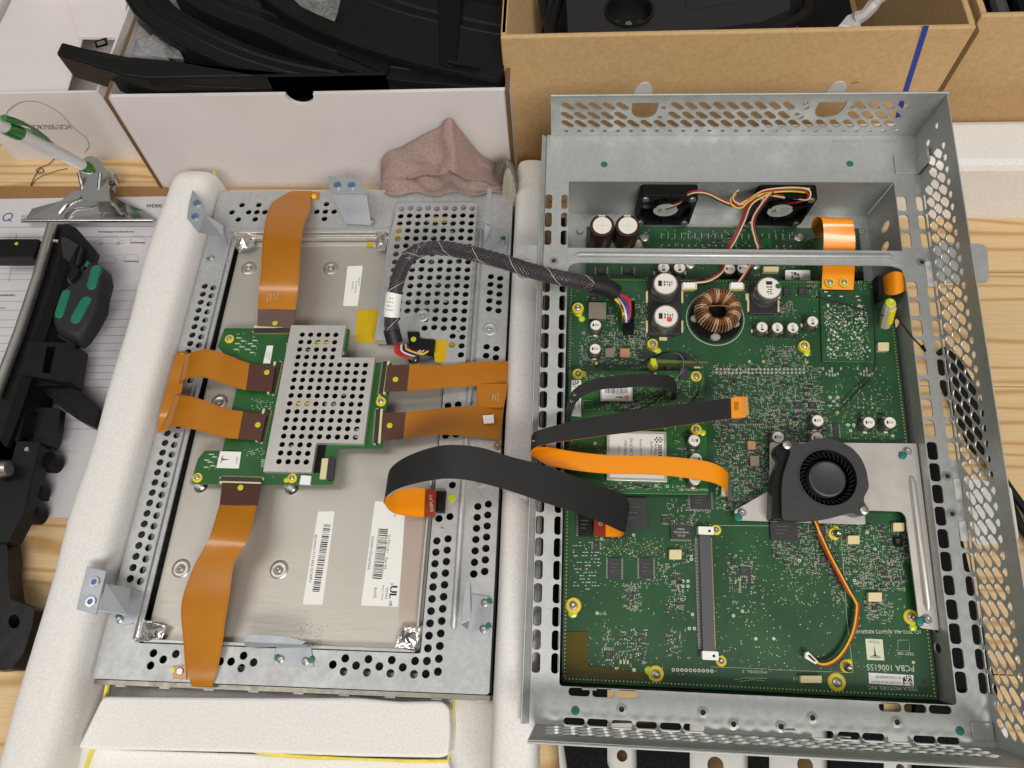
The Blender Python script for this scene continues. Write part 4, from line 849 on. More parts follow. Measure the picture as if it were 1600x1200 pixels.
def conn(p0, p1, w_, z, cream_side=1, parent=brd, fr='W'):
    """flex socket between board points p0 and p1 (mm), w_ deep"""
    a, b = V(p0), V(p1); d = (b - a).normalized(); q = V((-d.y, d.x)) * cream_side; L = (b - a).length
    m1 = MB().prism([tuple(a), tuple(b), tuple(b + q * w_ * .62), tuple(a + q * w_ * .62)], z, z + 1.8, bev=.2)
    m1.prism([tuple(a + q * w_ * .66), tuple(b + q * w_ * .66), tuple(b + q * w_), tuple(a + q * w_)], z, z + 2.3, 1, bev=.2)
    for e in (0, 1): c = a + d * L * e - d * .6 + (d * -.4 if not e else d * .4); m1.prism([tuple(c - q * .3), tuple(c + d * 1.2 - q * .3), tuple(c + d * 1.2 + q * w_ * .3), tuple(c + q * w_ * .3)], z, z + 1.1, 2)
    n_ = int(L / .9)
    for i in range(n_): c = a + d * (L * (i + .5) / n_) - q * 1.2; m1.prism([tuple(c - d * .22), tuple(c + d * .22), tuple(c + d * .22 + q * 1.2), tuple(c - d * .22 + q * 1.2)], z, z + .35, 3)
    return obj('flex_connector', m1, [CHIPM, CREAM, SILVER, GOLD], parent, fr)
def pt(px, py, z=zb + 1): p = P('W', px, py, z); return (p.x, p.y)
conn(pt(396, 519), pt(458, 519), 4.6, zb, 1); conn(pt(439, 566), pt(428, 616), 4.6, zb, -1); conn(pt(422, 640), pt(410, 691), 4.6, zb, -1)
conn(pt(599, 565), pt(592, 616), 4.6, zb, 1); conn(pt(588, 640), pt(584, 693), 4.6, zb, 1); conn(pt(346, 745), pt(410, 747), 4.6, zb, -1)
c_ = MB(); c_.prism(P2('W', [(503, 716), (513, 716), (509, 748), (499, 748)], zb + 2), zb, zb + 2, 1, bev=.2).prism(P2('W', [(515, 715), (524, 717), (521, 750), (511, 750)], zb + 2), zb, zb + 2.6, 0, bev=.2); bob('wire_connector', c_, [CHIPM, CREAM])
c_ = MB().prism(P2('W', [(470, 742), (486, 743), (484, 757), (467, 756)], zb + 2), zb, zb + 1.8, bev=.4); bob('small_socket', c_, WHITEPL)
sl = MB()
for g_ in ((447, 536, 15), (430, 632, 16), (408, 718, 16)):
    for k in range(5): sl.prism(P2('W', [(g_[0], g_[1] + k * 2.6), (g_[0] + g_[2], g_[1] + k * 2.6 + .3), (g_[0] + g_[2], g_[1] + k * 2.6 + 1.3), (g_[0], g_[1] + k * 2.6 + 1)], zb), zb, zb + .06, 0)
for x, y in ((373, 528), (380, 533), (371, 537), (378, 542), (369, 546), (391, 537), (398, 532), (396, 541), (387, 546), (394, 551), (330, 710), (323, 719), (332, 728), (322, 730), (335, 714), (328, 722)):
    sl.prism(P2('W', [(x - 3.5, y - .8), (x + 3.5, y - .8), (x + 3.3, y + .8), (x - 3.7, y + .8)], zb), zb, zb + .08, 0); sl.tube([P('W', x + 3, y, zb + .04), P('W', x + 5, y, zb + .04), P('W', x + 4.5, y + 5, zb + .04)], .12, 4)
for _ in range(70):
    for (a, b, c, d) in ((392, 622, 425, 640), (380, 700, 420, 716)):
        x, y = rnd.uniform(a, c), rnd.uniform(b, d)
        if rnd.random() < .5: p = P('W', x, y, zb); sl.box(p.x, p.x + rnd.choice((.5, .9)), p.y, p.y + .35, zb, zb + .06)
for s_, x, y in (('C3', 455, 533), ('U1', 380, 521), ('R8', 372, 522), ('J1', 427, 745), ('D2', 396, 526)): text(sl, s_, 'W', x, y, zb + .08, -1, 0, 1.0)
bob('silkscreen', sl, SILK)
tm = MB().prism(P2('W', [(344, 705), (377, 706), (373, 732), (338, 731)], zb + .1), zb, zb + .1); bob('maker_label', tm, WHITEL)
def t_emblem(mb, cx, cy, s, z, a=0, mi=0):
    """tall spike over a flat curved foot"""
    c, q = math.cos(a), math.sin(a); r_ = lambda x, y: (cx + (c * x - q * y) * s, cy + (q * x + c * y) * s, z)
    mb.add([r_(-.16, -.55), r_(.16, -.55), r_(0, 1)], [(0, 1, 2)], mi); mb.add([r_(-.8, -.62), r_(0, -.42), r_(.8, -.62), r_(.5, -.52), r_(0, -.72), r_(-.5, -.52)], [(0, 1, 2), (2, 3, 4, 5, 0)][0:1], mi); mb.add([r_(-.8, -.7), r_(.8, -.7), r_(.8, -.8), r_(-.8, -.8)], [(3, 2, 1, 0)], mi)
im = MB(); p = P('W', 352, 718, zb); t_emblem(im, p.x, p.y, 3.4, zb + .14, -PI / 2); text(im, 'TESLA', 'W', 370, 719, zb + .14, -1, 20, 1.2); bob('maker_emblem', im, INK)
def standoff(px, py, z, r, parent, fr, name='screw_post', m_=None, h=1.0, blob=None, me=None):
    p = P(fr, px, py, z + h); mb = MB().lathe(p.x, p.y, [(r, z), (r, z + h * .6), (r * .9, z + h), (r * .55, z + h), (r * .5, z + h * .8)], 22, 0).lathe(p.x, p.y, [(r * .5, z + h * .8), (r * .48, z + h + .9), (r * .3, z + h + 1.3), (r * .2, z + h + .9), (.05, z + h + .8)], 16, 1)
    if blob:
        for k, (bx, by, br) in enumerate(blob): q = P(fr, px + bx, py + by, z + .3); mb.lathe(q.x, q.y, [(br, z), (br * .9, z + .5), (br * .5, z + .9), (.05, z + 1)], 12, 2)
    return obj(name, mb, [m_ or YELLOW, SCREWM, LIME], parent, fr)
standoff(358, 529, zb, 3.3, brd, 'W'); standoff(308, 746, zb, 3.3, brd, 'W'); standoff(456, 747, zb, 3.2, brd, 'W', blob=[(-9, 3, 1.8)]); standoff(595, 627, zb, 3.4, brd, 'W', blob=[(-2, -5, 2.0)])
for q in ((456, 762, 4.6), (314, 759, 4), (646, 560, 4)): p = P('W', q[0], q[1], zp); dob('standoff_base', MB().lathe(p.x, p.y, [(5, zp), (4.6, zp + .8), (3, zp + 2), (2.8, zb - 1.7)], 20), CHROME)

# ---- amber flex cables of the display
def flex(edges, m_, stiff=None, dots=(), th=.3, parent=du, fr='W', name='flex_cable', sub=6, two=None, extra=None):
    """edges: list of (ax, ay, bx, by, z[, zB]); returns the strip as one part"""
    A = [P(fr, e[0], e[1], e[4]) for e in edges]; B = [P(fr, e[2], e[3], e[5] if len(e) > 5 else e[4]) for e in edges]
    mb = MB().ribbon(A, B, th, 0, 1, sub); o = obj(name, mb, [m_, two or m_], parent, fr); return o
def stiffener(pts, z, z2=None, dot=None, m_=None, parent=du, fr='W'):
    zs_ = [z, z, z2 or z, z2 or z]; a = [P(fr, p[0], p[1], zz) for p, zz in zip(pts, zs_)]
    mb = MB().add([tuple(p) for p in a] + [tuple(p - V((0, 0, .35))) for p in a], [(0, 3, 2, 1), (4, 5, 6, 7), (0, 1, 5, 4), (1, 2, 6, 5), (2, 3, 7, 6), (3, 0, 4, 7)])
    nn = (a[1] - a[0]).cross(a[2] - a[0])
    if nn.z < 0: pass
    o = obj('stiffener', mb, m_ or STIFF, parent, fr)
    if dot: p = P(fr, dot[0], dot[1], dot[2]); obj('paint_dot', MB().cyl(p.x, p.y, dot[2], dot[2] + .3, 1.9, 18), LIME, parent, fr)
flex([(462, 484, 403, 483, 50), (466, 450, 405, 450, 57), (468, 420, 408, 420, 59), (470, 385, 410, 378, 57), (476, 350, 416, 340, 50), (485, 328, 425, 318, 43), (486, 305, 448, 303, 37), (486, 299, 456, 299, 36)], KAPTON)
stiffener([(403, 482), (462, 484), (458, 513), (402, 511)], 50.4, 45.3, (430, 505, 46.8))
dob('flex_tab', MB().prism(P2('W', [(480, 299), (499, 300), (498, 311), (484, 313)], 36), ZD + .05, 36, bev=.2), KAPTON)
# left C-shaped flex: two arms and the band that wraps the left edge
flex([(390, 568, 384, 610, 47), (370, 561, 365, 605, 49.5), (345, 551, 340, 596, 53), (322, 546, 313, 589, 54), (300, 551, 290, 592, 51), (283, 558, 276, 604, 44), (270, 575, 262, 620, 38)], KAPTON)
flex([(380, 643, 372, 686, 47), (360, 640, 350, 684, 49.5), (335, 632, 325, 677, 53), (308, 622, 298, 670, 54), (285, 618, 270, 666, 51), (268, 622, 254, 669, 44), (262, 640, 246, 677, 38)], KAPTON)
flex([(292, 556, 277, 552, 47), (288, 575, 268, 575, 47), (286, 600, 262, 600, 46), (280, 625, 255, 622, 46), (272, 650, 249, 650, 45), (262, 672, 245, 678, 40)], KAPTON)
stiffener([(430, 572), (390, 568), (384, 610), (424, 612)], 47.0, 47.3, (417, 582, 47.6)); stiffener([(416, 648), (380, 643), (372, 686), (407, 689)], 47.0, 47.3, (403, 664, 47.6))
dob('flex_tab', MB().prism(P2('W', [(276, 549), (293, 549), (292, 561), (272, 561)], 37), ZD + .05, 37, bev=.2), KAPTON)
p = P('W', 284, 555, 38); dob('screw', MB().cyl(p.x, p.y, 37, 38, 2.1, 16, bev=.4), YELLOW)
# right U-shaped flex
flex([(640, 569, 636, 611, 47), (660, 570, 656, 609, 47), (700, 570, 696, 606, 45), (745, 565, 745, 603, 42.5), (797, 564, 792, 603, 38)], KAPTON)
flex([(634, 644, 630, 686, 47), (660, 641, 656, 681, 47.5), (700, 637, 696, 679, 46), (745, 633, 740, 682, 43), (788, 634, 781, 688, 38)], KAPTON)
flex([(745, 600, 794, 600, 42), (745, 618, 791, 618, 42), (744, 637, 787, 637, 42)], KAPTON)
stiffener([(605, 571), (640, 569), (636, 611), (600, 612)], 47.3, 47.0, (618, 593, 47.6)); stiffener([(600, 645), (634, 644), (630, 686), (596, 688)], 47.3, 47.0, (609, 665, 47.6))
label([(754, 649), (771, 648), (772, 661), (756, 662)], 43.4, r=.1)
standoff(777, 696, ZD + .5, 2.6, du, 'W', 'screw', KAPTON)
# bottom flex
flex([(343, 789, 401, 790, 48), (334, 820, 393, 825, 52), (325, 845, 384, 850, 53), (303, 885, 366, 882, 50), (288, 925, 359, 930, 47), (283, 955, 353, 965, 44), (287, 1005, 348, 1005, 40), (290, 1040, 341, 1042, 37), (298, 1066, 333, 1068, 36), (300, 1072, 332, 1073, 34)], KAPTON)
stiffener([(347, 754), (409, 756), (402, 791), (343, 789)], 45.6, 48.4, (376, 762, 47.2))
dob('flex_tab', MB().prism(P2('W', [(270, 1041), (290, 1040), (292, 1062), (270, 1060)], 36), ZD + .05, 36, bev=.2), KAPTON); p = P('W', 280, 1049, 37); dob('screw', MB().cyl(p.x, p.y, 36, 37, 2.2, 16, bev=.4), SCREWM); p = P('W', 270, 1047, 36); dob('paint_dot', MB().cyl(p.x, p.y, 36, 36.4, 1.6, 14), LIME)
p = P('W', 490, 306, 37); dob('screw', MB().cyl(p.x, p.y, 36, 37, 2.1, 16, bev=.4), YELLOW)
fp_ = MB()
for i, s_ in enumerate(('1011122 REV C', '1052101 00', '1040 TS 16', 'FM 2512')): text(fp_, s_, 'W', 418 + i * 5, 463, 58.6, -2, 20, .9)
for i, s_ in enumerate(('C55P-140151', '1010 EF', 'FVRB LC')): text(fp_, s_, 'W', 778 - i * 4, 621, 44.2, -1, 20, .9)
text(fp_, 'FCN', 'W', 763, 655, 43.7, 20, 0, 1.8, 1, 0, 1); dob('flex_print', fp_, [SILK, INK])
# ---- Z-shaped brackets with blue-topped screws
def bracket(tab, web, foot, z1, z0, screws=(), feet=()):
    a = [P('W', *p, z1) for p in tab]; mb = MB()
    def sheet(pts):
        q = [V(p) for p in pts]; n_ = (q[1] - q[0]).cross(q[2] - q[0]).normalized() * 1.0; n_ = n_ if n_.z > 0 else -n_; k = len(q)
        mb.add([tuple(p) for p in q] + [tuple(p - n_) for p in q], [tuple(range(k)), tuple(range(2 * k - 1, k - 1, -1))] + [(i, i + k, (i + 1) % k + k, (i + 1) % k) for i in range(k)])
    sheet(a); sheet([P('W', p[0], p[1], p[2]) for p in web]); sheet([P('W', *p, z0) for p in foot])
    o = dob('mounting_bracket', mb, BRACKET, bevel=.25)
    for q in screws: p = P('W', q[0], q[1], z1 + 1); obj('screw', MB().ring(p.x, p.y, z1, z1 + 1.2, 1.7, 2.9, 18, 0).cyl(p.x, p.y, z1, z1 + .6, 1.7, 14, 1), [CHROME, BLUESCREW], o)
    for q in feet:
        p = P('W', q[0], q[1], z0 + 1); obj('screw', MB().lathe(p.x, p.y, [(2.3, z0), (2.2, z0 + .7), (1.3, z0 + 1.3), (.05, z0 + 1.1)], 16), SCREWM, o)
        p = P('W', q[0] + q[2], q[1] + q[3], z0 + .3); rr_ = 2.0; obj('paint_dab', MB().pillow([(p.x + rr_ * rnd.uniform(.6, 1.2) * math.cos(t), p.y + rr_ * rnd.uniform(.6, 1.2) * math.sin(t)) for t in [2 * PI * k / 12 for k in range(12)]], z0 + .1, z0 + .8, round_=.3), TEAL, o)
bracket([(301, 296), (315, 313), (320, 334), (310, 363), (292, 341), (295, 318)], [(320, 334, 60), (349, 352, 50), (350, 372, 46), (310, 363, 60)], [(349, 352), (355, 380), (357, 412), (322, 410), (324, 378), (350, 372)], 60, 36, [(307, 317), (304, 338)], [(330, 402, -4, 2)])
bracket([(136, 885), (166, 892), (150, 960), (119, 952)], [(166, 912, 58), (205, 918, 48), (200, 962, 48), (154, 954, 58)], [(205, 918), (222, 926), (212, 972), (200, 976), (175, 974), (183, 955)], 58, 36, [(147, 909), (141, 940)], [(186, 968, -1, -5)])
bracket([(512, 275), (562, 278), (572, 302), (516, 300)], [(516, 300, 56), (572, 302, 56), (580, 352, 38), (540, 350, 38)], [(540, 346), (580, 346), (586, 360), (543, 358)], 58, 36, [(527, 289), (549, 289)], [])
p = P('W', 580, 343, 38); dob('screw', MB().lathe(p.x, p.y, [(2.3, 36), (2.2, 37), (1.2, 37.6), (.05, 37.4)], 16), SCREWM)
p = P('W', 579, 340, 37); dob('paint_dab', MB().pillow(circ(p.x, p.y, 2, 10, 1.2), 35.2, 36, round_=.3), TEAL)
bracket([(762, 292), (768, 296), (768, 350), (757, 345)], [(757, 345, 58), (768, 350, 58), (766, 372, 48), (755, 381, 48)], [(755, 345), (795, 365), (792, 398), (760, 398)], 58, 36, [], [(786, 378, 0, -6)])
bracket([(727, 908), (734, 906), (736, 968), (720, 975)], [(720, 975, 58), (736, 908, 58), (738, 950, 44), (731, 984, 44)], [(738, 928), (767, 932), (764, 996), (736, 995), (731, 984)], 58, 36, [], [(757, 942, 8, -3), (755, 983, 8, -5)])
bracket([(385, 990), (446, 993), (478, 1002), (470, 1007), (380, 1003)], [(380, 1003, 48), (470, 1007, 48), (482, 1010, 40), (385, 1012, 40)], [(432, 1008), (486, 1010), (490, 1042), (426, 1040)], 50, 36, [], [(438, 1030, -5, -3), (477, 1033, 10, -3)])
# display connector for the wide black ribbon and the power lead
dob('ribbon_connector', MB().prism(P2('W', [(682, 767), (697, 767), (694, 800), (680, 799)], 39), ZD, 39, bev=.3).prism(P2('W', [(686, 774), (692, 774), (691, 780), (685, 780)], 39.4), 39, 39.4), BLACKPL2)
p = P('W', 706, 779, ZD); dob('paint_dot', MB().cyl(p.x, p.y, ZD, ZD + .3, 2.6, 18), LIME)
dob('power_connector', MB().prism(P2('W', [(636, 518), (655, 518), (655, 528), (680, 530), (678, 548), (640, 543)], 44), 35, 44, bev=.5), BLACKPL2); p = P('W', 646, 530, 44.3); dob('paint_dot', MB().cyl(p.x, p.y, 44, 44.4, 1.9, 16), LIME)
for i, (m_, a, b) in enumerate(((W_RED, 617, 640), (W_RED, 620, 645), (W_MAR, 623, 650), (W_WHT, 627, 655), (W_BLK, 630, 660), (W_PUR, 632, 664), (W_YEL, 634, 672), (W_WHT, 629, 666))):
    dob('wire', MB().tube(spline([P('W', a, 538, 50), P('W', a + 2, 552 - i, 46), P('W', (a + b) / 2 + 6, 558 - i * .8, 43), P('W', b, 552 - i, 42), P('W', b + 4, 545, 41)], 5), .75, 6), m_)

# ============================================================ COMPUTER CHASSIS (tilted frame C: ledge plane z = 0)
cc = thing('computer_chassis', 120, 0, -43, 'open perforated steel computer chassis with green boards, small fans and a black blower inside', 'computer chassis', 'C')
def cob(name, mb, m_, parent=cc, bevel=0, **k): return obj(name, mb, m_, parent, 'C', bevel, **k)
WC, DC, RIM = 240.0, 368.0, 41.0
ys = [317, 303.7, 290.8, 257.5, 245, 232, 219.5, 207, 194, 181.5, 169, 156, 143.5, 131, 118.5, 106, 93.5, 80.8, 68, 55.5, 43, 31]
lh = []
for y in ys:
    for xa, xb in ((8.0, 12.3), (223.1, 229.0)): lh.append(rrect(xa, xb, y - 5.35, y + 5.35, 1.9))
for y in ys: lh.append(rrect(-2.8, 2.0, y - 5.35, y + 5.35, 1.8)); 
for y in [q for q in ys if not (115 < y < 150 or q == 269)] :
    lh.append(rrect(235.0, 239.3, y - 5.35, y + 5.35, 2.0)) if not (112 < y < 150) else None
for x in (23.6, 36.5, 49.6, 188, 200.8, 213.6): lh.append(rrect(x - 5.8, x + 5.8, 14.8, 19.1, 1.8))
for x in (21.1, 33.8, 46.8, 59.7, 72.6, 85, 152, 165.5, 178, 191, 204, 216): lh.append(rrect(x - 5.7, x + 5.7, .3, 3.9, 1.6))
RV = [(46.5, 9.4), (89.8, 9.9), (105.7, 4.9), (130.4, 4.9), (147.1, 10), (190.6, 9.9), (3.9, 273.9), (233.4, 275.7), (232.3, 141.4), (232.3, 120)]
lh = [h for h in lh if not any(abs(sum(p[0] for p in h) / len(h) - x) < 6 and abs(sum(p[1] for p in h) / len(h) - y) < 5.5 for x, y in RV[6:8])]
w1 = fillet([(12.7, 283), (222.6, 283), (222.6, 332.2), (12.7, 332.2)], 1); w2 = fillet([(12.7, 19.5), (222.5, 19.5), (222.5, 265), (221, 271), (215, 273.2), (20, 273.2), (14, 271), (12.7, 265)], 2)
cob('ledge', MB().plate([(-3.2, 0), (WC, 0), (WC, DC), (-2.6, DC)], lh + [w1, w2] + [circ(x, y, 1.5, 10) for x, y in RV], -1, 0), STEEL)
for x, y in RV: cob('rivet_nut', MB().lathe(x, y, [(3.1, .02), (3.0, .35), (2.4, .4), (2.2, .7), (1.5, .75), (1.45, -1)], 20, cap=False).cyl(x, y, -1.4, -.6, 1.5, 12, 1), [SCREWM, INK])  # black disc stands in for the dark inside of the hole
# back wall (perforated), side walls, front wall
def slot_rows(u0, u1, du_, rows, sx_, flip=1):
    o = []; u = u0
    while u <= u1:
        for r_ in rows: o.append((u, r_))
        u += du_
    return o
bh = []
k = 0
for i in range(27):
    x = 11 + 8.62 * i
    for zc, xo in ((31.3, 0), (21.8, -.3), (13.3, 0)):
        if zc > 28 and (48 < x < 74 or 160 < x < 188): continue
        if 20 < zc < 28 and (50 < x < 74 or 162 < x < 188): continue
        if x > 226: continue
        bh.append(pill(x + xo, zc, 2.35, -2.2, 2.15))
    if 6 < x < 232: bh.append(circ(x - .8, 5.6, 1.45, 8))
for x0, x1 in ((51.4, 68), (166.2, 183.4)):
    c = (x0 + x1) / 2; bh.append([(x0, 34.6), (x0 + .2, 27)] + [(c - 8 * math.cos(a), 27 - 8.3 * math.sin(a)) for a in [R(d) for d in range(15, 170, 15)]] + [(x1 - .2, 27), (x1, 34.6)])
for x, z in ((71.5, 29.5), (70.5, 20), (158.5, 33.5), (156.5, 22.8), (188, 29.5)): bh.append(circ(x, z, 1.7, 8))
cob('back_wall', MB().plate([(0, .1), (WC, .1), (WC, 42), (0, 40)], bh, 0, 1, 0, lambda x, z, t: (x, DC - t, z)), STEEL, )
cob('rim_lip', MB().tube([(0, DC - .5, 41), (WC, DC - .5, 42)], .9, 8), STEEL)
for x in (57.5, 174): cob('hanging_tab', MB().plate([(x + 5.5 * math.cos(R(a)), 42 + 8 * math.sin(R(a))) for a in range(0, 181, 20)] + [(x - 5.5, 36), (x + 5.5, 36)], [], 0, 1, 0, lambda a, z, t: (a, DC + 1.2 + t, z)), WHITEMET)
rh = []
for i in range(42):
    y = 10.5 + 8.4 * i
    if y > 345: continue
    for z in (7.6, 15.5, 23.3):
        if y > 325 and z < 12: continue
        if z < 9: z = 8.4
        rh.append(pill(y, z, -2.0, 1.85, 2.5))
    rh.append(circ(y + 1.2, 30, 2.3, 10, 1.9))
for y in ys:
    if not (112 < y < 150): rh.append(rrect(y - 5.35, y + 5.35, .4, 3.0, 1.2))
rh.append(circ(352, 14, 2.2, 10)); rh.append(circ(356, 26, 2, 10))
cob('right_wall', MB().plate([(0, .1), (DC - 1.1, .1), (DC - 1.1, 41), (0, 44)], rh, 0, .6, 0, lambda y, z, t: (WC - .6 + t, y, z)), STEEL)
cob('left_flange', MB().plate([(0, .1), (DC - 1.1, .1), (DC - 1.1, 2.6), (0, 4.6)], [], 0, 1, 0, lambda y, z, t: (-3.3 - z * .85 - t * .3, y, z * .6 - t)).tube([(-7.2, 0, 2.6), (-5.5, DC - 1, 1.4)], .5, 6), STEEL)
fh = []
for i in range(27):
    for k, z in enumerate((8, 16, 24)): 
        x = 10 + 8.6 * i
        if x < 232: fh.append(pill(x, z, -2.2, 1.7, 2.5))
for x in (21.1, 33.8, 46.8, 59.7, 72.6, 85, 152, 165.5, 178, 191, 204, 216): fh.append(rrect(x - 5.7, x + 5.7, .4, 3.4, 1.2))
cob('front_wall', MB().plate([(0.2, .1), (WC, .1), (WC + 1, 33), (-1.5, 33)], fh, 0, 1, 0, lambda x, z, t: (x, t - 1, z)), STEEL)
cob('front_lip', MB().plate([(-1.5, 33.1), (WC + 1, 33.1), (WC + 2, 41), (-2.5, 41)], [], 0, 1, 0, lambda x, z, t: (x, t - 1.02 - (z - 33) * .1, z)).tube([(-2.5, -1.8, 41), (WC + 2, -1.8, 42)], .7, 8), STEEL)
# inner tub, floor
tubh = [circ(y, -12, 4.2, 12, 5) for y in ()]
cob('tub_wall', MB().box(11.6, 12.4, 19, 332, -43, -1.1), SHADEDSTEEL); cob('tub_wall', MB().plate([(19, -43), (332, -43), (332, -1.1), (19, -1.1)], [circ(297, -22, 3.4, 12, 6), circ(310, -18, 3.4, 12, 6), circ(242, -20, 3, 12, 6), circ(47, -14, 3, 12, 4), circ(58, -14, 3, 12, 4)], 0, .8, 0, lambda y, z, t: (222.7 + t, y, z)), STEEL)
cob('tub_wall', MB().box(12.5, 222.6, 332.3, 333.1, -43, -1.1), STEEL); cob('tub_wall', MB().box(12.5, 222.6, 18.6, 19.4, -43, -1.1), BLACKPL); cob('tub_floor', MB().box(11, 224, 18.2, 333.5, -44, -43.1), STEEL)
cob('outer_skirt', MB().box(-3.4, -2.6, 0, DC, -30, -1.1), SHADEDSTEEL)
# cross bar bead, teal dots, spring tabs, side lugs
bd = MB().tube([(17, 278.2, .1), (20, 278.2, .6), (214, 279.2, .6), (217, 279.2, .1)], [.6, 1.9, 1.9, .6], 12); cob('embossed_bead', bd, STEEL)
cob('cross_bar', MB().plate(fillet([(12.6, 273.4), (222.6, 273.4), (224, 268), (225.5, 268), (224.6, 284), (222, 283.2), (12.6, 283.2)], 1), [], .02, .5), STEEL)
for px, py in ((944, 257), (1328, 256), (899, 1110), (1500, 1142)): p = P('C', px, py, 0); cob('paint_dot', MB().lathe(p.x, p.y, [(2.4, .02), (2.2, .22), (1.2, .3), (.02, .3)], 9), TEAL)
for x, y, a, b in ((29, 18.2, 8, 1.2), (134.5, 2.2, 7, 1.4), (163, .9, 6, 1)): cob('folded_tab', MB().box(x - a / 2, x + a / 2, y, y + b, .05, 1.4), STEEL, bevel=.3)
for x0, x1, y0, y1 in ((-20, -3.3, 262, 285), (-27, -3.6, 118, 150)): 
    if y0 > 200: cob('side_lug', MB().plate(fillet([(x0, y0), (x1, y0), (x1, y1), (x0, y1)], 5), [circ(x0 + 7, y0 + 11, 2.6, 12)], -1, 0), STEEL)
    else: cob('side_lug', MB().plate(fillet([(x0, y0 + 10), (x1, y0), (x1, y1), (x0 + 6, y1)], 2), [], -2, -1), STEEL)
cob('side_lug', MB().plate(fillet([(241, 262), (272, 262), (274, 288), (241, 290)], 4), [], 0, 1), STEEL); cob('side_lug', MB().plate(fillet([(241, 102), (264, 106), (264, 136), (241, 140)], 3), [], 4, 5), WHITEMET)
for y0, y1 in ((259, 276), (128, 140), (105, 116)): cob('folded_tab', MB().box(239.2 - 4, 239.2, y0, y1, .05, .7), WHITEMET)
for y in (352,): cob('corner_clip', MB().box(224, 238.6, y - 14, y, .1, 1.2).box(237, 238.6, y - 14, y - 4, 1.2, 16), STEEL, bevel=.3)
for y in (10,): cob('corner_clip', MB().box(228, 239, 3, 12, .1, 1).cyl(243.5, 8, 2, 3, 2, 12), STEEL, bevel=.3)
pn = MB(); text(pn, '(N)1053721-13-N', 'C', 1322, 221, .12, 1, 0, 1.8); text(pn, 'OCT 15', 'C', 1388, 221, .12, 1, 0, 1.8); cob('stamped_text', pn, mat('faint_grey_ink', (.3, .3, .28), .6))
for px, py, z, r_ in ((906, 360, -43, 2.6), (1347, 361, -43, 2.6)): p = P('C', px, py, z + .8); cob('screw', MB().lathe(p.x, p.y, [(r_, z), (r_ * .9, z + 1), (r_ * .4, z + 1.3), (.05, z + .9)], 16), SCREWM)

# ---------------------------------------------------------------- small parts on boards
def smd(mb, x0, y0, x1, y1, n_, z, seed, big=.12, q=None):
    """surface-mount clutter on a 0.55 mm grid; materials 0 silver 1 dark 2 tan 3 silk 4 gold"""
    q = q or random.Random(seed); n_ = int(n_ * .78); g = .55; used = set(); ok = 0; tries = 0
    while ok < n_ and tries < n_ * 4:
        tries += 1; x = round(q.uniform(x0, x1) / g) * g; y = round(q.uniform(y0, y1) / g) * g; t = q.random(); hz = q.random() < .5
        key = (round(x / 1.1), round(y / 1.1))
        if key in used: continue
        used.add(key); ok += 1
        if t < .52:
            L, W_ = (1.0, .5) if q.random() < .7 else (1.6, .8); b = q.choice((1, 1, 2, 2, 2)); h = .35
            if hz: mb.box(x, x + L, y, y + W_, z, z + h, b, False); mb.box(x - .05, x + .25 * L, y - .02, y + W_ + .02, z, z + h + .03, 0, False); mb.box(x + .75 * L, x + L + .05, y - .02, y + W_ + .02, z, z + h + .03, 0, False)
            else: mb.box(x, x + W_, y, y + L, z, z + h, b, False); mb.box(x - .02, x + W_ + .02, y - .05, y + .25 * L, z, z + h + .03, 0, False); mb.box(x - .02, x + W_ + .02, y + .75 * L, y + L + .05, z, z + h + .03, 0, False)
        elif t < .72:
            L = q.uniform(.8, 2.4); (mb.box(x, x + L, y, y + .16, z, z + .06, 3, False) if hz else mb.box(x, x + .16, y, y + L, z, z + .06, 3, False))
        elif t < .90: r_ = q.choice((.22, .3)); mb.add([(x + r_ * math.cos(a), y + r_ * math.sin(a), z + .07) for a in [PI / 3 * k for k in range(6)]], [(0, 1, 2, 3, 4, 5)], q.choice((0, 4, 4, 3)))
        elif t < .90 + big * .5:
            L = q.choice((1.8, 2.6)); mb.box(x, x + L, y, y + L * .8, z, z + .8, 1, False)
            for k in range(3): mb.box(x + L * (.12 + .32 * k), x + L * (.26 + .32 * k), y - .5, y + L * .8 + .5, z, z + .2, 0, False)
        else:
            n2 = q.randint(3, 6)
            for k in range(n2): (mb.box(x + k * .62, x + k * .62 + .32, y, y + .7, z, z + .1, 0, False) if hz else mb.box(x, x + .7, y + k * .62, y + k * .62 + .32, z, z + .1, 0, False))
def vias(mb, x0, y0, x1, y1, n_, z, seed, mi=4):
    q = random.Random(seed)
    for _ in range(n_): x, y = q.uniform(x0, x1), q.uniform(y0, y1); r_ = q.choice((.2, .25, .35)); mb.add([(x + r_ * math.cos(a), y + r_ * math.sin(a), z + .05) for a in [PI / 3 * k for k in range(6)]], [(0, 1, 2, 3, 4, 5)], q.choice((mi, mi, 3)))
SM = [SILVER, CHIPM, CERAMIC, SILK, GOLD]
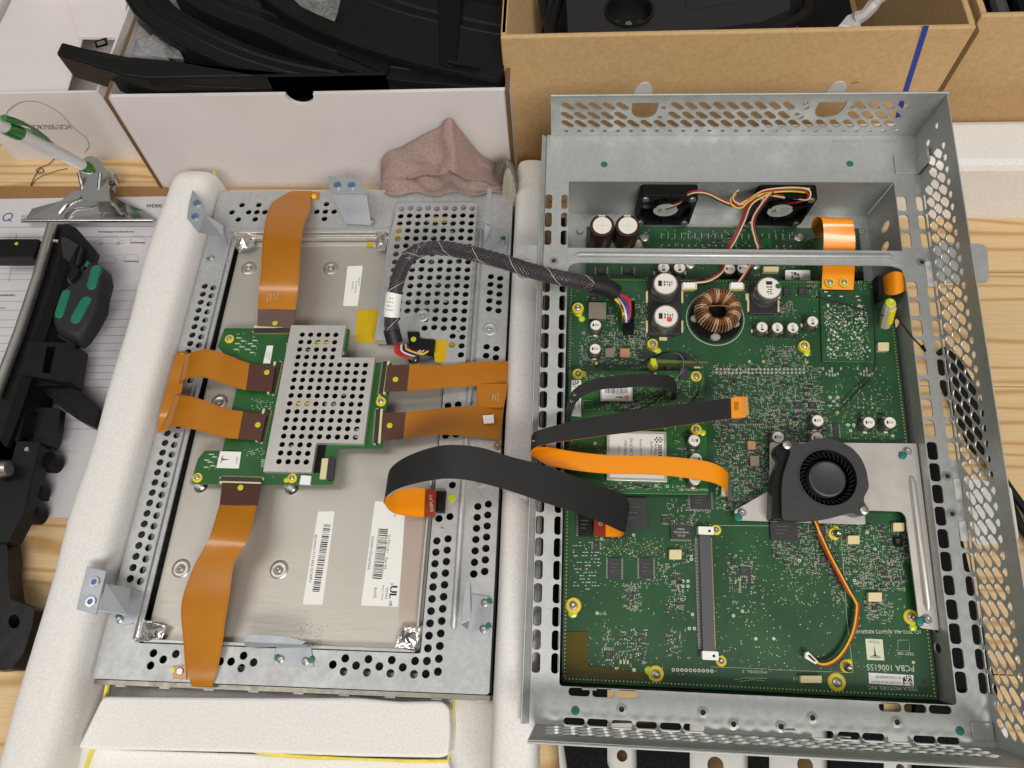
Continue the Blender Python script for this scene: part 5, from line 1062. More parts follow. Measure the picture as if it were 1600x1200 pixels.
def chip(px0, py0, px1, py1, z, parent, h=1.1, pins=None, name='chip', m_=None, mark=True, fr='C', txt=None):
    a, b = P(fr, px0, py0, z + h), P(fr, px1, py1, z + h); x0, x1 = sorted((a.x, b.x)); y0, y1 = sorted((a.y, b.y)); mb = MB().prism(rrect(x0, x1, y0, y1, .2, 1), z + .15, z + h, 0, bev=.15)
    if pins:
        for side in pins:
            n_ = int(((x1 - x0) if side in 'tb' else (y1 - y0)) / .95)
            for i in range(n_):
                if side in 'tb': x = x0 + (x1 - x0) * (i + .5) / n_; y = (y1 if side == 't' else y0 - 1.0); mb.box(x - .2, x + .2, y, y + 1, z, z + .35, 1, False)
                else: y = y0 + (y1 - y0) * (i + .5) / n_; x = (x1 if side == 'r' else x0 - 1.0); mb.box(x, x + 1, y - .2, y + .2, z, z + .35, 1, False)
    if mark: mb.add([(x0 + .6 + k * .0, y0 + .5, z + h + .01) for k in range(0)], [])
    if mark and x1 - x0 > 2.2:
        for k in range(3): yy = y1 - (y1 - y0) * (.3 + .17 * k); mb.box(x0 + (x1 - x0) * .2, x0 + (x1 - x0) * (.7 - .1 * k), yy - .16, yy + .12, z + h, z + h + .015, 2, False)
    if txt:
        for k, s_ in enumerate(txt): text3(mb, s_, ((x0 + x1) / 2, y1 - (y1 - y0) * (.28 + .24 * k), z + h + .03), (1, 0, 0), (0, 1, 0), (y1 - y0) * .13, 3)
    return obj(name, mb, [m_ or CHIPM, SILVER, CHIPT, SILK], parent, fr)
def cap_mesh(name, r, h, side, top, base=True, mark=True):
    mb = MB()
    if base: mb.prism(fillet([(-r * 1.08, -r * 1.08), (r * 1.08, -r * 1.08), (r * 1.08, r * 1.08), (-r * 1.08, r * 1.08)], r * .25, 2), 0, h * .12, 2); mb.box(-r * .3, r * .3, -r * 1.35, -r * 1.05, 0, .5, 3); mb.box(-r * .3, r * .3, r * 1.05, r * 1.35, 0, .5, 3)
    mb.lathe(0, 0, [(r * .95, h * .1), (r, h * .16), (r, h * .22), (r * .93, h * .27), (r, h * .34), (r, h * .93), (r * .96, h * .985), (r * .86, h)], 32, 0, capmi=1)
    if mark:
        q = r / 4; mb.box(-2.3 * q, -1.1 * q, -.9 * q, 1.0 * q, h, h + .03, 4)
        for k, (a, b) in enumerate(((-.6, .5), (.3, .4), (1.0, .5), (1.8, .3))): mb.box(a * q, (a + b) * q, (-.8 + .3 * (k % 2)) * q, (.9 - .25 * (k == 2)) * q, h, h + .03, 5); 
        mb.box(-.6 * q, 2.3 * q, -.1 * q, .12 * q, h, h + .035, 1)
    return mesh(name, mb, [side, top, BASEPL, CREAM, INK, mat('faded_ink', (.10, .10, .10), .6)])
capS = cap_mesh('capacitor', 3.75, 7.6, CAPS, CAPW); capM = cap_mesh('capacitor', 4.2, 9, CAPS, CAPW); capL = cap_mesh('capacitor', 8.1, 15, CAPS, CAPW)
def cap(px, py, me, h, z, parent, a=0.0): p = P('C', px, py, z + h); return inst('capacitor', me, parent, 'C', p.x, p.y, z, a)

# ---------------------------------------------------------------- power board at the back
ZP = -35.0
pb = cob('power_board', MB().prism(rrect(26, 213, 262, 318, 1), ZP - 1.6, ZP), PCB)
q = MB(); smd(q, 66, 286, 210, 316, 420, ZP, 11); smd(q, 30, 264, 110, 280, 160, ZP, 12); smd(q, 110, 264, 210, 282, 140, ZP, 13)
for k in range(20): q.box(78 + k * 4.6, 78.5 + k * 4.6, 309, 313, ZP, ZP + .5, 0, False).box(78 + k * 4.6, 79 + k * 4.6, 303, 304.2, ZP, ZP + .5, 0, False)
obj('small_components', q, SM, pb, 'C', kind='stuff')
chip(932, 416, 948, 428, ZP, pb, 1, 'lr'); chip(973, 416, 990, 428, ZP, pb, 1, 'lr'); chip(1178, 372, 1206, 385, ZP, pb, .6, None, m_=mat('bare_green', (.01, .12, .03), .4), mark=False)
glue_ = MB().pillow(P2('C', [(922, 383), (940, 378), (960, 372), (985, 378), (1003, 373), (1007, 383), (1000, 390), (960, 390), (925, 391)], ZP + 6), ZP, ZP + 6, round_=.2); obj('glue', glue_, CREAMG, pb, 'C')
for px, py in ((941, 352), (981, 352)):
    p = P('C', px, py, -8); h = 27; mb = MB().lathe(p.x, p.y, [(8.3, ZP), (8.3, ZP + h - 1.2), (8.0, ZP + h - .2), (7.2, ZP + h), (6.2, ZP + h - .15)], 36, 0, capmi=1)
    mb.box(p.x - .1, p.x + .1, p.y - 4, p.y + 4, ZP + h - .14, ZP + h - .1, 3); mb.box(p.x - 4, p.x + 4, p.y - .1, p.y + .1, ZP + h - .14, ZP + h - .1, 3); mb.box(p.x - 2.5, p.x + 2, p.y + 6.5, p.y + 7.6, ZP + h - .1, ZP + h + .05, 2)
    obj('capacitor', mb, [CAPBROWN, CAPW, SILK, mat('vent_score', (.5, .48, .45), .5)], pb, 'C')
for px, py, a in ((1037, 418, 1.6), (1062, 418, 1.6), (1140, 420, 0), (1161, 419, 0)): cap(px, py, capM, 9, ZP, pb, a)
for px, py in ((1007, 370), (1079, 412), (1249, 370), (1180, 413)): p = P('C', px, py, ZP + 1.5); obj('screw', MB().lathe(p.x, p.y, [(3.4, ZP), (3.3, ZP + 1), (2.6, ZP + 1.6), (1.2, ZP + 1.7), (1, ZP + 1), (.05, ZP + 1)], 18), SCREWM, pb, 'C')
lb = MB().prism(fillet(P2('C', [(1227, 422), (1266, 422), (1266, 440), (1227, 440)], ZP + 5), .6), ZP + 4.8, ZP + 5); obj('label', lb, WHITEL, pb, 'C'); lb = MB(); matrix_code(lb, 'C', 1243, 431, ZP + 5.1, 5.5, 9)
for k, s_ in enumerate(('TVL-21', '15-48', '0022')): text(lb, s_, 'C', 1256 + k * 3.5, 431, ZP + 5.1, 0, -10, .9)
obj('label_print', lb, INK, pb, 'C')
c_ = MB().prism(P2('C', [(1193, 416), (1217, 416), (1217, 424), (1193, 424)], ZP + 4), ZP, ZP + 4, bev=.4); obj('connector', c_, CREAM, pb, 'C')
# ---- two small fans on the back wall
def fan(x0):
    f_ = cob('cooling_fan', MB().plate(rrect(x0, x0 + 38, -42, -3, 3), [circ(x0 + 19, -22.5, 17.4, 32)] + [circ(x0 + a, b, 1.5, 10) for a in (3.6, 34.4) for b in (-38.4, -6.6)], 0, 1.6, 0, lambda a, z, t: (a, 323.2 + t, z)), BLACKPL2)
    obj('duct', MB().plate(rrect(x0, x0 + 38, -42, -3, 3), [circ(x0 + 19, -22.5, 17.4, 32)], 0, 7, 0, lambda a, z, t: (a, 325 + t, z)), BLACKPL, f_, 'C')
    rot = Matrix.Rotation(PI / 2, 3, 'X')
    hub = MB().lathe(0, 0, [(8.6, 6), (8.6, .6), (8.0, 0)], 28, 0, tilt=None); hub.v = [(x0 + 19 + v[0], 324 + v[2], -22.5 + v[1]) for v in hub.v]; hub.f = [f[::-1] for f in hub.f]; obj('hub', hub, BLACKPL2, f_, 'C')
    for k in range(7):
        a = 2 * PI * k / 7; vs = []
        for rr, tw in ((8.5, .0), (12.5, .12), (16.6, .3)):
            for da, dy in ((-.25, 1), (.42, 5.5)): q_ = a + tw + da; vs.append((x0 + 19 + rr * math.cos(q_), 324.4 + dy, -22.5 + rr * math.sin(q_)))
        obj('blade', MB().add(vs, [(0, 1, 3, 2), (2, 3, 5, 4)], 0, True), BLACKPL2, f_, 'C')
    for a in (25, 150, 270): obj('strut', MB().tube([(x0 + 19 + 8 * math.cos(R(a)), 324, -22.5 + 8 * math.sin(R(a))), (x0 + 19 + 17.5 * math.cos(R(a)), 324, -22.5 + 17.5 * math.sin(R(a)))], .9, 6), BLACKPL2, f_, 'C')
    lb = MB(); lb.add([(x0 + 19 + 8.3 * math.cos(a), 323.9, -22.5 + 8.3 * math.sin(a)) for a in [2 * PI * k / 28 for k in range(28)]], [tuple(range(28))], 0)
    O = lambda a, b: (x0 + 19 + a, 323.8, -22.5 + b)
    lb.add([O(-5.5, -1), O(-2.2, -1), O(-3.8, 2.4)], [(0, 1, 2)], 1); lb.add([O(-4.4, -.4), O(-3.2, -.4), O(-3.8, 1)], [(0, 1, 2)], 0); lb.v[-3:] = [(v[0], 323.7, v[2]) for v in lb.v[-3:]]
    for s_, a, b, sz in (('DELTA', -3.2, -2.6, 1.0), ('BRUSHLESS', 2.6, 3, .8), ('DC12V', 3, 1.2, 1.1), ('0.12A', 2.8, -.8, 1.0), ('AFB0412', 1.8, -3, .9)): text3(lb, s_, O(a, b), (1, 0, 0), (0, 0, 1), sz, 1)
    obj('fan_label', lb, [mat('pale_grey_label', lin(190, 196, 190), .5), INK], f_, 'C')
    for a, b in ((3.6, -6.6), (34.4, -6.6), (3.6, -38.4), (34.4, -38.4)):
        m_ = MB().lathe(0, 0, [(2.4, 0), (2.2, 1), (1, 1.4), (.05, 1)], 14); m_.v = [(x0 + a + v[0], 323.1 - v[2], b + v[1]) for v in m_.v]; obj('screw', m_, SCREWM, f_, 'C')
    return f_
fan(60.5); fan(137.5)
# ---------------------------------------------------------------- main board
ZM = -16.0
mbd = cob('main_board', MB().prism(rrect(14, 221, 19.6, 270, 1.2), ZM - 1.7, ZM, bev=.2), PCB)
def mob(name, mb, m_, **k): return obj(name, mb, m_, mbd, 'C', **k)
q = MB()
def reg(a, b, c, d, n_, seed, fn=smd, z=ZM, mb=None): p0, p1 = P('C', a, b, z), P('C', c, d, z); fn(q if mb is None else mb, min(p0.x, p1.x), min(p0.y, p1.y), max(p0.x, p1.x), max(p0.y, p1.y), n_, z, seed)
reg(905, 520, 1005, 578, 330, 1); reg(980, 500, 1010, 540, 60, 2); reg(1110, 570, 1290, 690, 1250, 3); reg(1115, 690, 1205, 800, 620, 4); reg(1195, 540, 1262, 572, 160, 5)
reg(1290, 600, 1400, 690, 160, 6); reg(1205, 815, 1420, 880, 720, 7); reg(1330, 870, 1415, 925, 330, 8); reg(1225, 870, 1330, 900, 150, 9)
for i in range(15):
    for k in range(9):
        p = P('C', 896 + k * 4.6 + rnd.uniform(-1, 1), 848 + i * 5.2, ZM)
        if rnd.random() < .75: q.box(p.x, p.x + rnd.choice((.9, 1.3)), p.y, p.y + .45, ZM, ZM + .3, rnd.choice((0, 3, 1)), False)
reg(972, 912, 1000, 955, 110, 11); reg(1040, 905, 1070, 960, 90, 12); reg(940, 980, 1010, 1045, 150, 13); reg(1040, 985, 1065, 1030, 50, 14); reg(1115, 640, 1140, 700, 60, 15)
reg(1350, 935, 1395, 970, 90, 16); reg(1295, 900, 1325, 950, 60, 17); reg(1135, 870, 1180, 930, 110, 18); reg(1180, 620, 1300, 690, 260, 19); reg(1000, 880, 1060, 915, 90, 20); reg(1340, 440, 1400, 460, 40, 21); reg(1205, 470, 1240, 495, 60, 22); reg(1255, 440, 1290, 470, 50, 23); reg(1040, 780, 1110, 830, 110, 24); reg(1050, 830, 1090, 880, 50, 25)
reg(1160, 900, 1420, 1060, 170, 31, vias); reg(890, 850, 1150, 1060, 130, 32, vias); reg(1110, 830, 1220, 1040, 110, 33, vias); reg(895, 450, 1280, 560, 200, 34, vias); reg(930, 838, 1040, 872, 170, 35, vias); reg(1290, 570, 1405, 690, 120, 36, vias)
reg(940, 460, 1010, 540, 120, 37); reg(1000, 470, 1012, 510, 40, 38, vias); reg(1205, 870, 1290, 945, 90, 39, vias)
# stitched edge vias
x = 16.0
while x < 219: 
    for y in (21.4, 268.2): q.box(x, x + .7, y, y + .7, ZM, ZM + .05, 4, False)
    x += 2.05
y = 23.0
while y < 267:
    for xx in (15.4, 218.9): q.box(xx, xx + .7, y, y + .7, ZM, ZM + .05, 4, False)
    y += 2.05
for cx, cy, n_, m__ in ((1120, 577, 13, 2), (1200, 577, 10, 2)):
    for i in range(n_):
        for k in range(m__): p = P('C', cx + i * 6.2, cy + k * 5.6, ZM); q.lathe(p.x, p.y, [(.85, ZM), (.8, ZM + .12)], 8, 0)
for a, b in ((1300, 580), (1354, 580)):
    for dx, dy in ((-14, -4), (-9, 4), (-4, 6), (0, -4), (1, 6), (5, 6), (9, 4), (14, -4), (0, 0), (-4, 0)): p = P('C', a + dx, b + dy, ZM); q.box(p.x - .5, p.x + .5, p.y - .9, p.y + .9, ZM, ZM + .1, 0, False)
for a, b, s_ in ((1297, 621, 1), (1309, 621, 1), (1297, 633, 1), (1309, 633, 1), (1303, 627, .8), (1350, 624, .5), (1361, 624, .5), (1349, 637, .5), (1363, 637, .5)): p = P('C', a, b, ZM); q.lathe(p.x, p.y, [(1.25 * s_, ZM), (1.2 * s_, ZM + .12)], 12, 0)
for i in range(10): p = P('C', 1052 + i * 6.7, 1046.5 + i * .2, ZM); q.ring(p.x, p.y, ZM - .1, ZM + .15, .45, 1.0, 12, 0)
for a, b in ((933, 958), (1067, 908), (1075, 908), (1067, 916), (1075, 916), (1080, 868), (1080, 874), (1082, 960), (1085, 982), (1077, 982), (1146, 962), (1160, 955), (990, 836), (940, 842), (1321, 905), (1335, 907), (1249, 876), (1367, 858), (1355, 832), (1325, 664), (1334, 664), (1329, 673), (1178, 782), (1184, 782), (1133, 790), (1395, 681)): p = P('C', a, b, ZM); q.ring(p.x, p.y, ZM - .1, ZM + .12, .4, .95, 12, 3)
for a, b, r_, mi in ((1181, 998, 1, 0), (1209, 998, 1, 0), (1171, 565, 1.1, 0), (1193, 565, 1.2, 4), (1260, 566, 1.2, 4), (1445, 1064, 1.2, 1), (1427, 1035, .9, 4), (940, 1048, .9, 3), (1150, 868, .7, 4)): p = P('C', a, b, ZM); q.lathe(p.x, p.y, [(r_, ZM), (r_ * .9, ZM + .15)], 12, mi)
mob('small_components', q, SM, kind='stuff')
# chips
chip(974, 777, 1012, 828, ZM, mbd, 2.2); chip(1079, 768, 1112, 796, ZM, mbd, 1.8, 'lrtb'); chip(1048, 820, 1081, 843, ZM, mbd, 2.6, 'tb', txt=('HALO', 'TG110-HE005', '1511EF')); chip(950, 871, 971, 905, ZM, mbd, 1.2, 'lr'); chip(999, 871, 1021, 905, ZM, mbd, 1.2, 'lr')
chip(1203, 812, 1248, 846, ZM, mbd, 2.2); chip(1156, 885, 1173, 900, ZM, mbd, 1, 'tb'); chip(927, 847, 937, 859, ZM, mbd, 1, 'lr'); chip(1034, 806, 1045, 817, ZM, mbd, 1, 'tb'); chip(981, 926, 990, 936, ZM, mbd, 1); chip(1241, 628, 1253, 639, ZM, mbd, 1, 'tb'); chip(1264, 628, 1276, 639, ZM, mbd, 1, 'tb')
chip(1301, 662, 1312, 683, ZM, mbd, 1.2, 'lr'); chip(1139, 655, 1163, 662, ZM, mbd, 1.1, 'tb'); chip(1168, 655, 1188, 662, ZM, mbd, 1.1, 'tb'); chip(1224, 448, 1236, 462, ZM, mbd, 1.2); chip(1247, 448, 1262, 462, ZM, mbd, 1.2); chip(1397, 838, 1412, 854, ZM, mbd, 2, m_=BLACKPL); chip(1281, 820, 1291, 834, ZM, mbd, 1, 'lr'); chip(1281, 868, 1294, 880, ZM, mbd, 1, 'lr'); chip(946, 1017, 957, 1030, ZM, mbd, 1, 'tb'); chip(950, 482, 958, 492, ZM, mbd, 1, 'tb')
chip(904, 803, 926, 838, ZM, mbd, 4, 'l', m_=BLACKPL2); chip(1207, 858, 1214, 866, ZM, mbd, .9, 'tb'); chip(922, 463, 936, 470, ZM, mbd, 2, None); chip(1168, 897, 1174, 912, ZM, mbd, .8, 'lr'); chip(1060, 552, 1072, 570, ZM, mbd, 1.4, 'b')
def inductor(a, b, c, d, m_, h=3.5): return chip(a, b, c, d, ZM, mbd, h, None, 'inductor', m_, False)
inductor(920, 472, 947, 498, FERRITE, 4); inductor(946, 544, 960, 558, FERRITE); inductor(969, 544, 984, 558, FERRITE2); inductor(1168, 689, 1181, 702, FERRITE2); inductor(1172, 712, 1187, 728, FERRITE)
for a in ((931, 508, 0), (930, 545, 0), (1191, 511, PI / 2), (1215, 512, PI / 2), (1239, 512, PI / 2), (1270, 502, PI / 2), (1278, 657, 0), (1358, 660, 0), (1391, 660, 0), (1216, 683, 0), (1277, 684, 0)): cap(a[0], a[1], capS, 7.6, ZM, mbd, a[2])
cap(1040, 443, capL, 15, ZM, mbd); c2_ = cap(1041, 494, capL, 15, ZM, mbd); c3_ = cap(1202, 450, capL, 15, ZM, mbd, -PI / 2)
p = P('C', 1046, 498, ZM + 15.1); obj('red_dot', MB().cyl(p.x, p.y - .5, ZM + 15.04, ZM + 15.1, 1.7, 16), REDDOT, c2_, 'C'); p = P('C', 1216, 447, ZM + 15.1); obj('green_dot', MB().cyl(p.x, p.y, ZM + 15.04, ZM + 15.1, 1.8, 16), GREENDOT, c3_, 'C')
for a, b, c, d, z0 in ((1012, 433, 1064, 478, .3), (1012, 470, 1064, 524, .3), (1170, 452, 1214, 492, .3)): mob('capacitor_base', MB().prism(P2('C', [(a, b), (c, b), (c, d), (a, d)], ZM), ZM, ZM + (2 if b < 470 else 2.1), bev=.4).prism(P2('C', [(a - 3, d - 22), (a, d - 22), (a, d - 4), (a - 3, d - 4)], ZM), ZM, ZM + 1.2, 1).prism(P2('C', [(c, d - 22), (c + 3, d - 22), (c + 3, d - 4), (c, d - 4)], ZM), ZM, ZM + 1.2, 1), [BASEPL, CREAM])
# toroid
tc = P('C', 1119, 495, ZM + 3)
mob('coil_base', MB().lathe(tc.x, tc.y, [(16.6, ZM + .05), (16.6, ZM + 1.4), (15.5, ZM + 2)], 40), BLACKPL)
mob('silk_circle', MB().ring(tc.x, tc.y, ZM - .1, ZM + .06, 18.1, 18.5, 48), SILK)
for a, b in ((1087, 497), (1148, 505), (1118, 526)): p = P('C', a, b, ZM + 3); mob('glue', MB().pillow(circ(p.x, p.y, 3.4, 12, 2.6), ZM + 1.5, ZM + 4, round_=.4), mat('grey_glue', lin(160, 160, 150), .4))
to = P('C', 1122, 484, ZM + 10); Rm, rm = 10.2, 3.7
tor = mob('toroid_coil', MB().lathe(to.x, to.y, [(Rm + rm * .9 * math.cos(a), ZM + 8.5 + 6.0 * .9 * math.sin(a)) for a in [2 * PI * k / 12 for k in range(13)]], 40, cap=False), BLACKPL)
wd = []
for k in range(44):
    a = 2 * PI * k / 44; pts_ = []
    for i in range(11): t = 2 * PI * i / 10; rr = Rm + (rm + .35) * math.cos(t) ; zz = ZM + 8.5 + 6.4 * math.sin(t); pts_.append((to.x + rr * math.cos(a), to.y + rr * math.sin(a), zz))
    obj('winding', MB().tube(pts_, .62, 6, cap=False), COPPERL if k % 5 in (1, 2) else COPPER, tor, 'C')
obj('lead_wire', MB().tube([(to.x - Rm, to.y, ZM + 15.3), (to.x, to.y + 1, ZM + 14.6), (to.x + Rm, to.y, ZM + 15.3)], .45, 6), COPPER, tor, 'C')
# screw posts
for a in ((903, 481, 4.0, 3, [(1, 8, 2.6), (6, 17, 2.2)]), (1020, 537, 3.6, 4, [(3, 7, 2.6), (8, 11, 2.2)]), (1257, 540, 3.6, 3, [(3, 7, 2.6), (4, 12, 2)]), (896, 946, 4.6, 1.2, [(-1, 12, 2.8)]), (1025, 1053, 4.6, 1.2, [(-11, -5, 2.6)]), (1308, 1066, 5, 1.2, None), (1119, 828, 3, .6, None), (1127, 1033, 3, .6, None), (1304, 834, 3.6, 1.2, [(2, -8, 2)]), (1323, 1041, 3.6, 1, [(4, -6, 2)]), (1424, 964, 4.2, 1, [(3, 16, 2.2)]), (1088, 588, 3.6, 9, [(2, 8, 2.6)])):
    standoff(a[0], a[1], ZM, a[2], mbd, 'C', h=a[3], blob=a[4])
for a, b in ((1309, 834), (1325, 1043)): p = P('C', a, b, ZM + 3); mob('screw', MB().lathe(p.x, p.y, [(2.4, ZM), (2.4, ZM + 3), (1.6, ZM + 3.8), (.6, ZM + 3.2), (.05, ZM + 3)], 16), CHROME)
p = P('C', 1153, 803, -9); 
# cream connectors
def cconn(a, b, c, d, h=3.2, parent=mbd, z=ZM, pins='b'):
    o = fillet(P2('C', [(a, b), (c, b), (c, d), (a, d)], z + h), .4); w_ = inset(o if sum(o[i][0] * o[(i + 1) % len(o)][1] - o[(i + 1) % len(o)][0] * o[i][1] for i in range(len(o))) > 0 else o[::-1], .7)
    mb = MB().plate(o, [w_], z + .2, z + h).prism(w_, z + .2, z + h * .45)
    p0, p1 = P('C', a, d, z), P('C', c, d, z); n_ = 4
    for i in range(n_): x_ = p0.x + (p1.x - p0.x) * (i + .7) / (n_ + .4); mb.box(x_ - .2, x_ + .2, (p0.y + 1), (p0.y + 3), z + h * .45, z + h * .8, 1, False)
    return obj('connector', mb, [CREAM, GOLD], parent, 'C')
for a in ((1065, 443, 1089, 452), (1140, 443, 1163, 452), (1372, 535, 1389, 548), (1325, 837, 1343, 850), (1396, 817, 1413, 830), (1357, 926, 1378, 940), (1046, 859, 1065, 874), (1251, 1056, 1284, 1067)): cconn(*a)
mob('solder_contacts', MB().box(44, 46, 26.5, 29, ZM, ZM + .3).box(54, 56, 26.5, 29, ZM, ZM + .3).box(47, 48, 31, 33, ZM, ZM + .2).box(49, 50, 31, 33, ZM, ZM + .2).box(51, 52, 31, 33, ZM, ZM + .2), CREAM)
# card-edge socket with white ends
cs_ = MB().box(93, 99.6, 40, 104.5, ZM, ZM + 5.2); o = mob('card_socket', cs_, noisy('dark_grey_socket', lin(78, 78, 84), .5, 0, .05), bevel=.3)
pn = MB()
for k in range(78): y = 41 + k * .8; pn.box(91.2, 93, y, y + .4, ZM, ZM + .7, 0, False); pn.box(99.6, 101.2, y, y + .4, ZM, ZM + .7, 1, False)
obj('socket_pins', pn, [SILVER, GOLD], o, 'C')
for y0 in (35.6, 104.6): obj('socket_end', MB().plate(rrect(92.6, 101.5, y0, y0 + 4.6, .5), [circ(99, y0 + 2.2, .9, 10)], ZM + 3.6, ZM + 5.4).box(92.6, 95, y0 + .3, y0 + 4.2, ZM, ZM + 3.6), WHITEL, o, 'C')
# silkscreen text
tx = MB(); zt = ZM + .1
def bt(s, px, py, size, dx=-20, dy=-.6, sx=1.0, b=0): text(tx, s, 'C', px, py, zt, dx, dy, size, 0, sx, b)
bt('PCBA 1006155', 1391, 1043, 3.2, sx=.92); bt('TESLA MOTORS, INC.', 1394, 1075, 2.0, sx=1.0); bt('(C) 2012-ALL RIGHTS RESERVED', 1385, 987, 1.8, sx=1.05, dy=-.2); bt('TEST OK', 1415, 1021, 1.5, sx=1.1); bt('MODEL S', 1179, 1049.5, 1.5, sx=1.6); bt('J13', 1243, 1060, 1.6); bt('DC12', 942, 959, 1.2); bt('TESLA MOTORS, INC.', 1085, 766, .01)
for pts_ in ([(1403, 1000), (1421, 1000), (1421, 1017), (1403, 1017), (1403, 1000)], [(1110, 1042), (1198, 1045)], [(1119, 821), (1245, 822)], [(1314, 840), (1319, 900), (1323, 965), (1333, 1050)], [(1200, 1046), (1333, 1051)], [(1148, 1062), (1165, 1059), (1198, 1060)], [(1155, 1065), (1175, 1062), (1195, 1064)]): tx.tube([P('C', a, b, zt - .05) for a, b in pts_], .13, 4)
qq = random.Random(5)
for _ in range(150):
    a, b = qq.choice(((900, 470, 1010, 570), (1110, 575, 1290, 690), (1215, 850, 1420, 960), (1130, 860, 1190, 960), (940, 980, 1110, 1040), (1330, 900, 1420, 980), (1115, 700, 1200, 790), (1150, 540, 1280, 600)))[:2], None; r4 = qq.choice(((900, 470, 1010, 570), (1110, 575, 1290, 690), (1215, 850, 1420, 960), (1130, 860, 1190, 960), (940, 860, 1110, 1040), (1330, 900, 1420, 980), (1115, 700, 1200, 790), (1150, 540, 1280, 600)))
    bt(qq.choice('CRUQLD') + str(qq.randint(1, 99)), qq.uniform(r4[0], r4[2]), qq.uniform(r4[1], r4[3]), .75, *qq.choice(((-20, 0), (0, 20), (-20, 0))))
mob('silkscreen_text', tx, SILK)
# labels on the board
el = MB().prism(P2('C', [(1352, 998), (1379, 999), (1382, 1032), (1355, 1031)], ZM + .1), ZM + .02, ZM + .1); mob('maker_label', el, mat('pale_green_label', lin(205, 210, 180), .5))
im = MB(); p = P('C', 1367, 1019, ZM + .1); t_emblem(im, p.x, p.y, 3.6, ZM + .14); text(im, 'TESLA', 'C', 1366, 1003, ZM + .14, -20, -.5, 1.3, 0, 1.2); mob('maker_emblem', im, CHIPM)
mob('label', MB().prism(P2('C', [(1357, 1051), (1427, 1055), (1428, 1072), (1358, 1068)], ZM + .1), ZM + .02, ZM + .12), WHITEL)
lb = MB(); matrix_code(lb, 'C', 1418, 1063, ZM + .16, 5, 4); text(lb, '1015697-00-D REV01', 'C', 1384, 1066, ZM + .16, -20, -.8, 1.3, 0, 1); text(lb, '0115HL0000478', 'C', 1388, 1058, ZM + .16, -20, -.8, 1.3, 0, 1.1); mob('label_print', lb, INK)
mob('olive_tape', MB().prism(P2('C', [(885, 987), (918, 988), (919, 1040), (1007, 1052), (1007, 1062), (884, 1058)], ZM + .8), ZM + .4, ZM + .8), OLIVETAPE)
# ---- daughter board with gps and modem modules
ZG = -8.0
db = cob('daughter_board', MB().prism(fillet(P2('C', [(888, 579), (1100, 579), (1103, 640), (1107, 773), (889, 770)], ZG), 1), ZG - 1.6, ZG, bev=.2), PCB2)
def gob(name, mb, m_, **k): return obj(name, mb, m_, db, 'C', **k)
q = MB(); reg(905, 585, 1080, 598, 110, 41, z=ZG, mb=q); reg(990, 600, 1095, 665, 330, 42, z=ZG, mb=q); reg(890, 690, 945, 765, 60, 43, vias, z=ZG, mb=q); reg(950, 755, 1070, 768, 60, 44, z=ZG, mb=q); reg(1050, 670, 1075, 760, 60, 45, z=ZG, mb=q); reg(895, 600, 1095, 770, 90, 46, vias, z=ZG, mb=q); reg(940, 626, 1000, 640, 60, 47, z=ZG, mb=q)
gob('small_components', q, SM, kind='stuff')
def module(a, b, c, d, mt, mw, name='metal_can', h=3): 
    p0, p1 = P('C', a, b, ZG + h), P('C', c, d, ZG + h); x0, x1 = sorted((p0.x, p1.x)); y0, y1 = sorted((p0.y, p1.y)); o_ = gob(name, MB().prism(rrect(x0, x1, y0, y1, .5), ZG + .1, ZG + h, bev=.3), SHIELD); lb_ = gob('label', MB().prism(rrect(x0 + mw, x1 - mw, y0 + mw, y1 - mw, .4), ZG + h + .02, ZG + h + .12), WHITEL); return ZG + h + .16
zz = module(938, 602, 989, 627, 0, .9); lb = MB(); bars('C', 945, 604, 980, 604, 0, 10, 34, zz, seed=8, mb=lb); text(lb, '161575 rev 28', 'C', 966, 615, zz, -20, 0, .9); text(lb, 'blox', 'C', 968, 621, zz, -20, 0, 1.7, 0, 1, .08); p = P('C', 979, 621, zz); lb.ring(p.x, p.y, zz - .03, zz, .6, 1.3, 14, 1); gob('label_print', lb, [INK, REDDOT])
zz = module(948, 672, 1043, 753, 0, 1.8); lb = MB()
text(lb, 'SIERRA', 'C', 1031, 708, zz, 0, 20, 2.4, 0, 1, .1); text(lb, 'WIRELESS', 'C', 1024, 707, zz, 0, 20, 1.8); text(lb, 'AirPrime', 'C', 1018, 700, zz, 0, 20, 1.6); text(lb, 'Model MC7750  REV 1', 'C', 1001, 708, zz, 0, 20, 1.3); text(lb, 'SN JV24CT9103', 'C', 986, 705, zz, 0, 20, 1.7); text(lb, 'IMEI 990001234', 'C', 977, 705, zz, 0, 20, 1.4); text(lb, 'Made in China', 'C', 967, 708, zz, 0, 20, 1.0)
for i, k in ((0, 0), (1, 1), (0, 2), (1, -1), (2, 0), (2, 2), (1, 3)): p = P('C', 1029 + (k - 1) * 2.7, 684 + i * 3.2, zz); lb.prism([(p.x - .7, p.y), (p.x, p.y - .7), (p.x + .7, p.y), (p.x, p.y + .7)], zz - .03, zz)
gob('label_print', lb, INK)
gob('label', MB().prism(P2('C', [(893, 594), (908, 594), (908, 651), (892, 650)], ZG + .1), ZG + .02, ZG + .12), WHITEL); lb = MB(); matrix_code(lb, 'C', 900, 600, ZG + .16, 4, 6); text(lb, '1002339-00', 'C', 898, 630, ZG + .16, 0, 20, 1.1); text(lb, 'CCC1054', 'C', 904, 630, ZG + .16, 0, 20, 1.1); gob('label_print', lb, INK)
tx = MB(); text(tx, 'TESLA MOTORS, INC.', 'C', 1083, 765, ZG + .1, -20, 0, 1.2, 0, 1.1)
for a, b in ((911, 625), (911, 640)): pass
tx.tube([P('C', *p_, ZG + .05) for p_ in ((911, 626), (926, 626), (926, 640), (911, 640), (911, 626))], .12, 4)
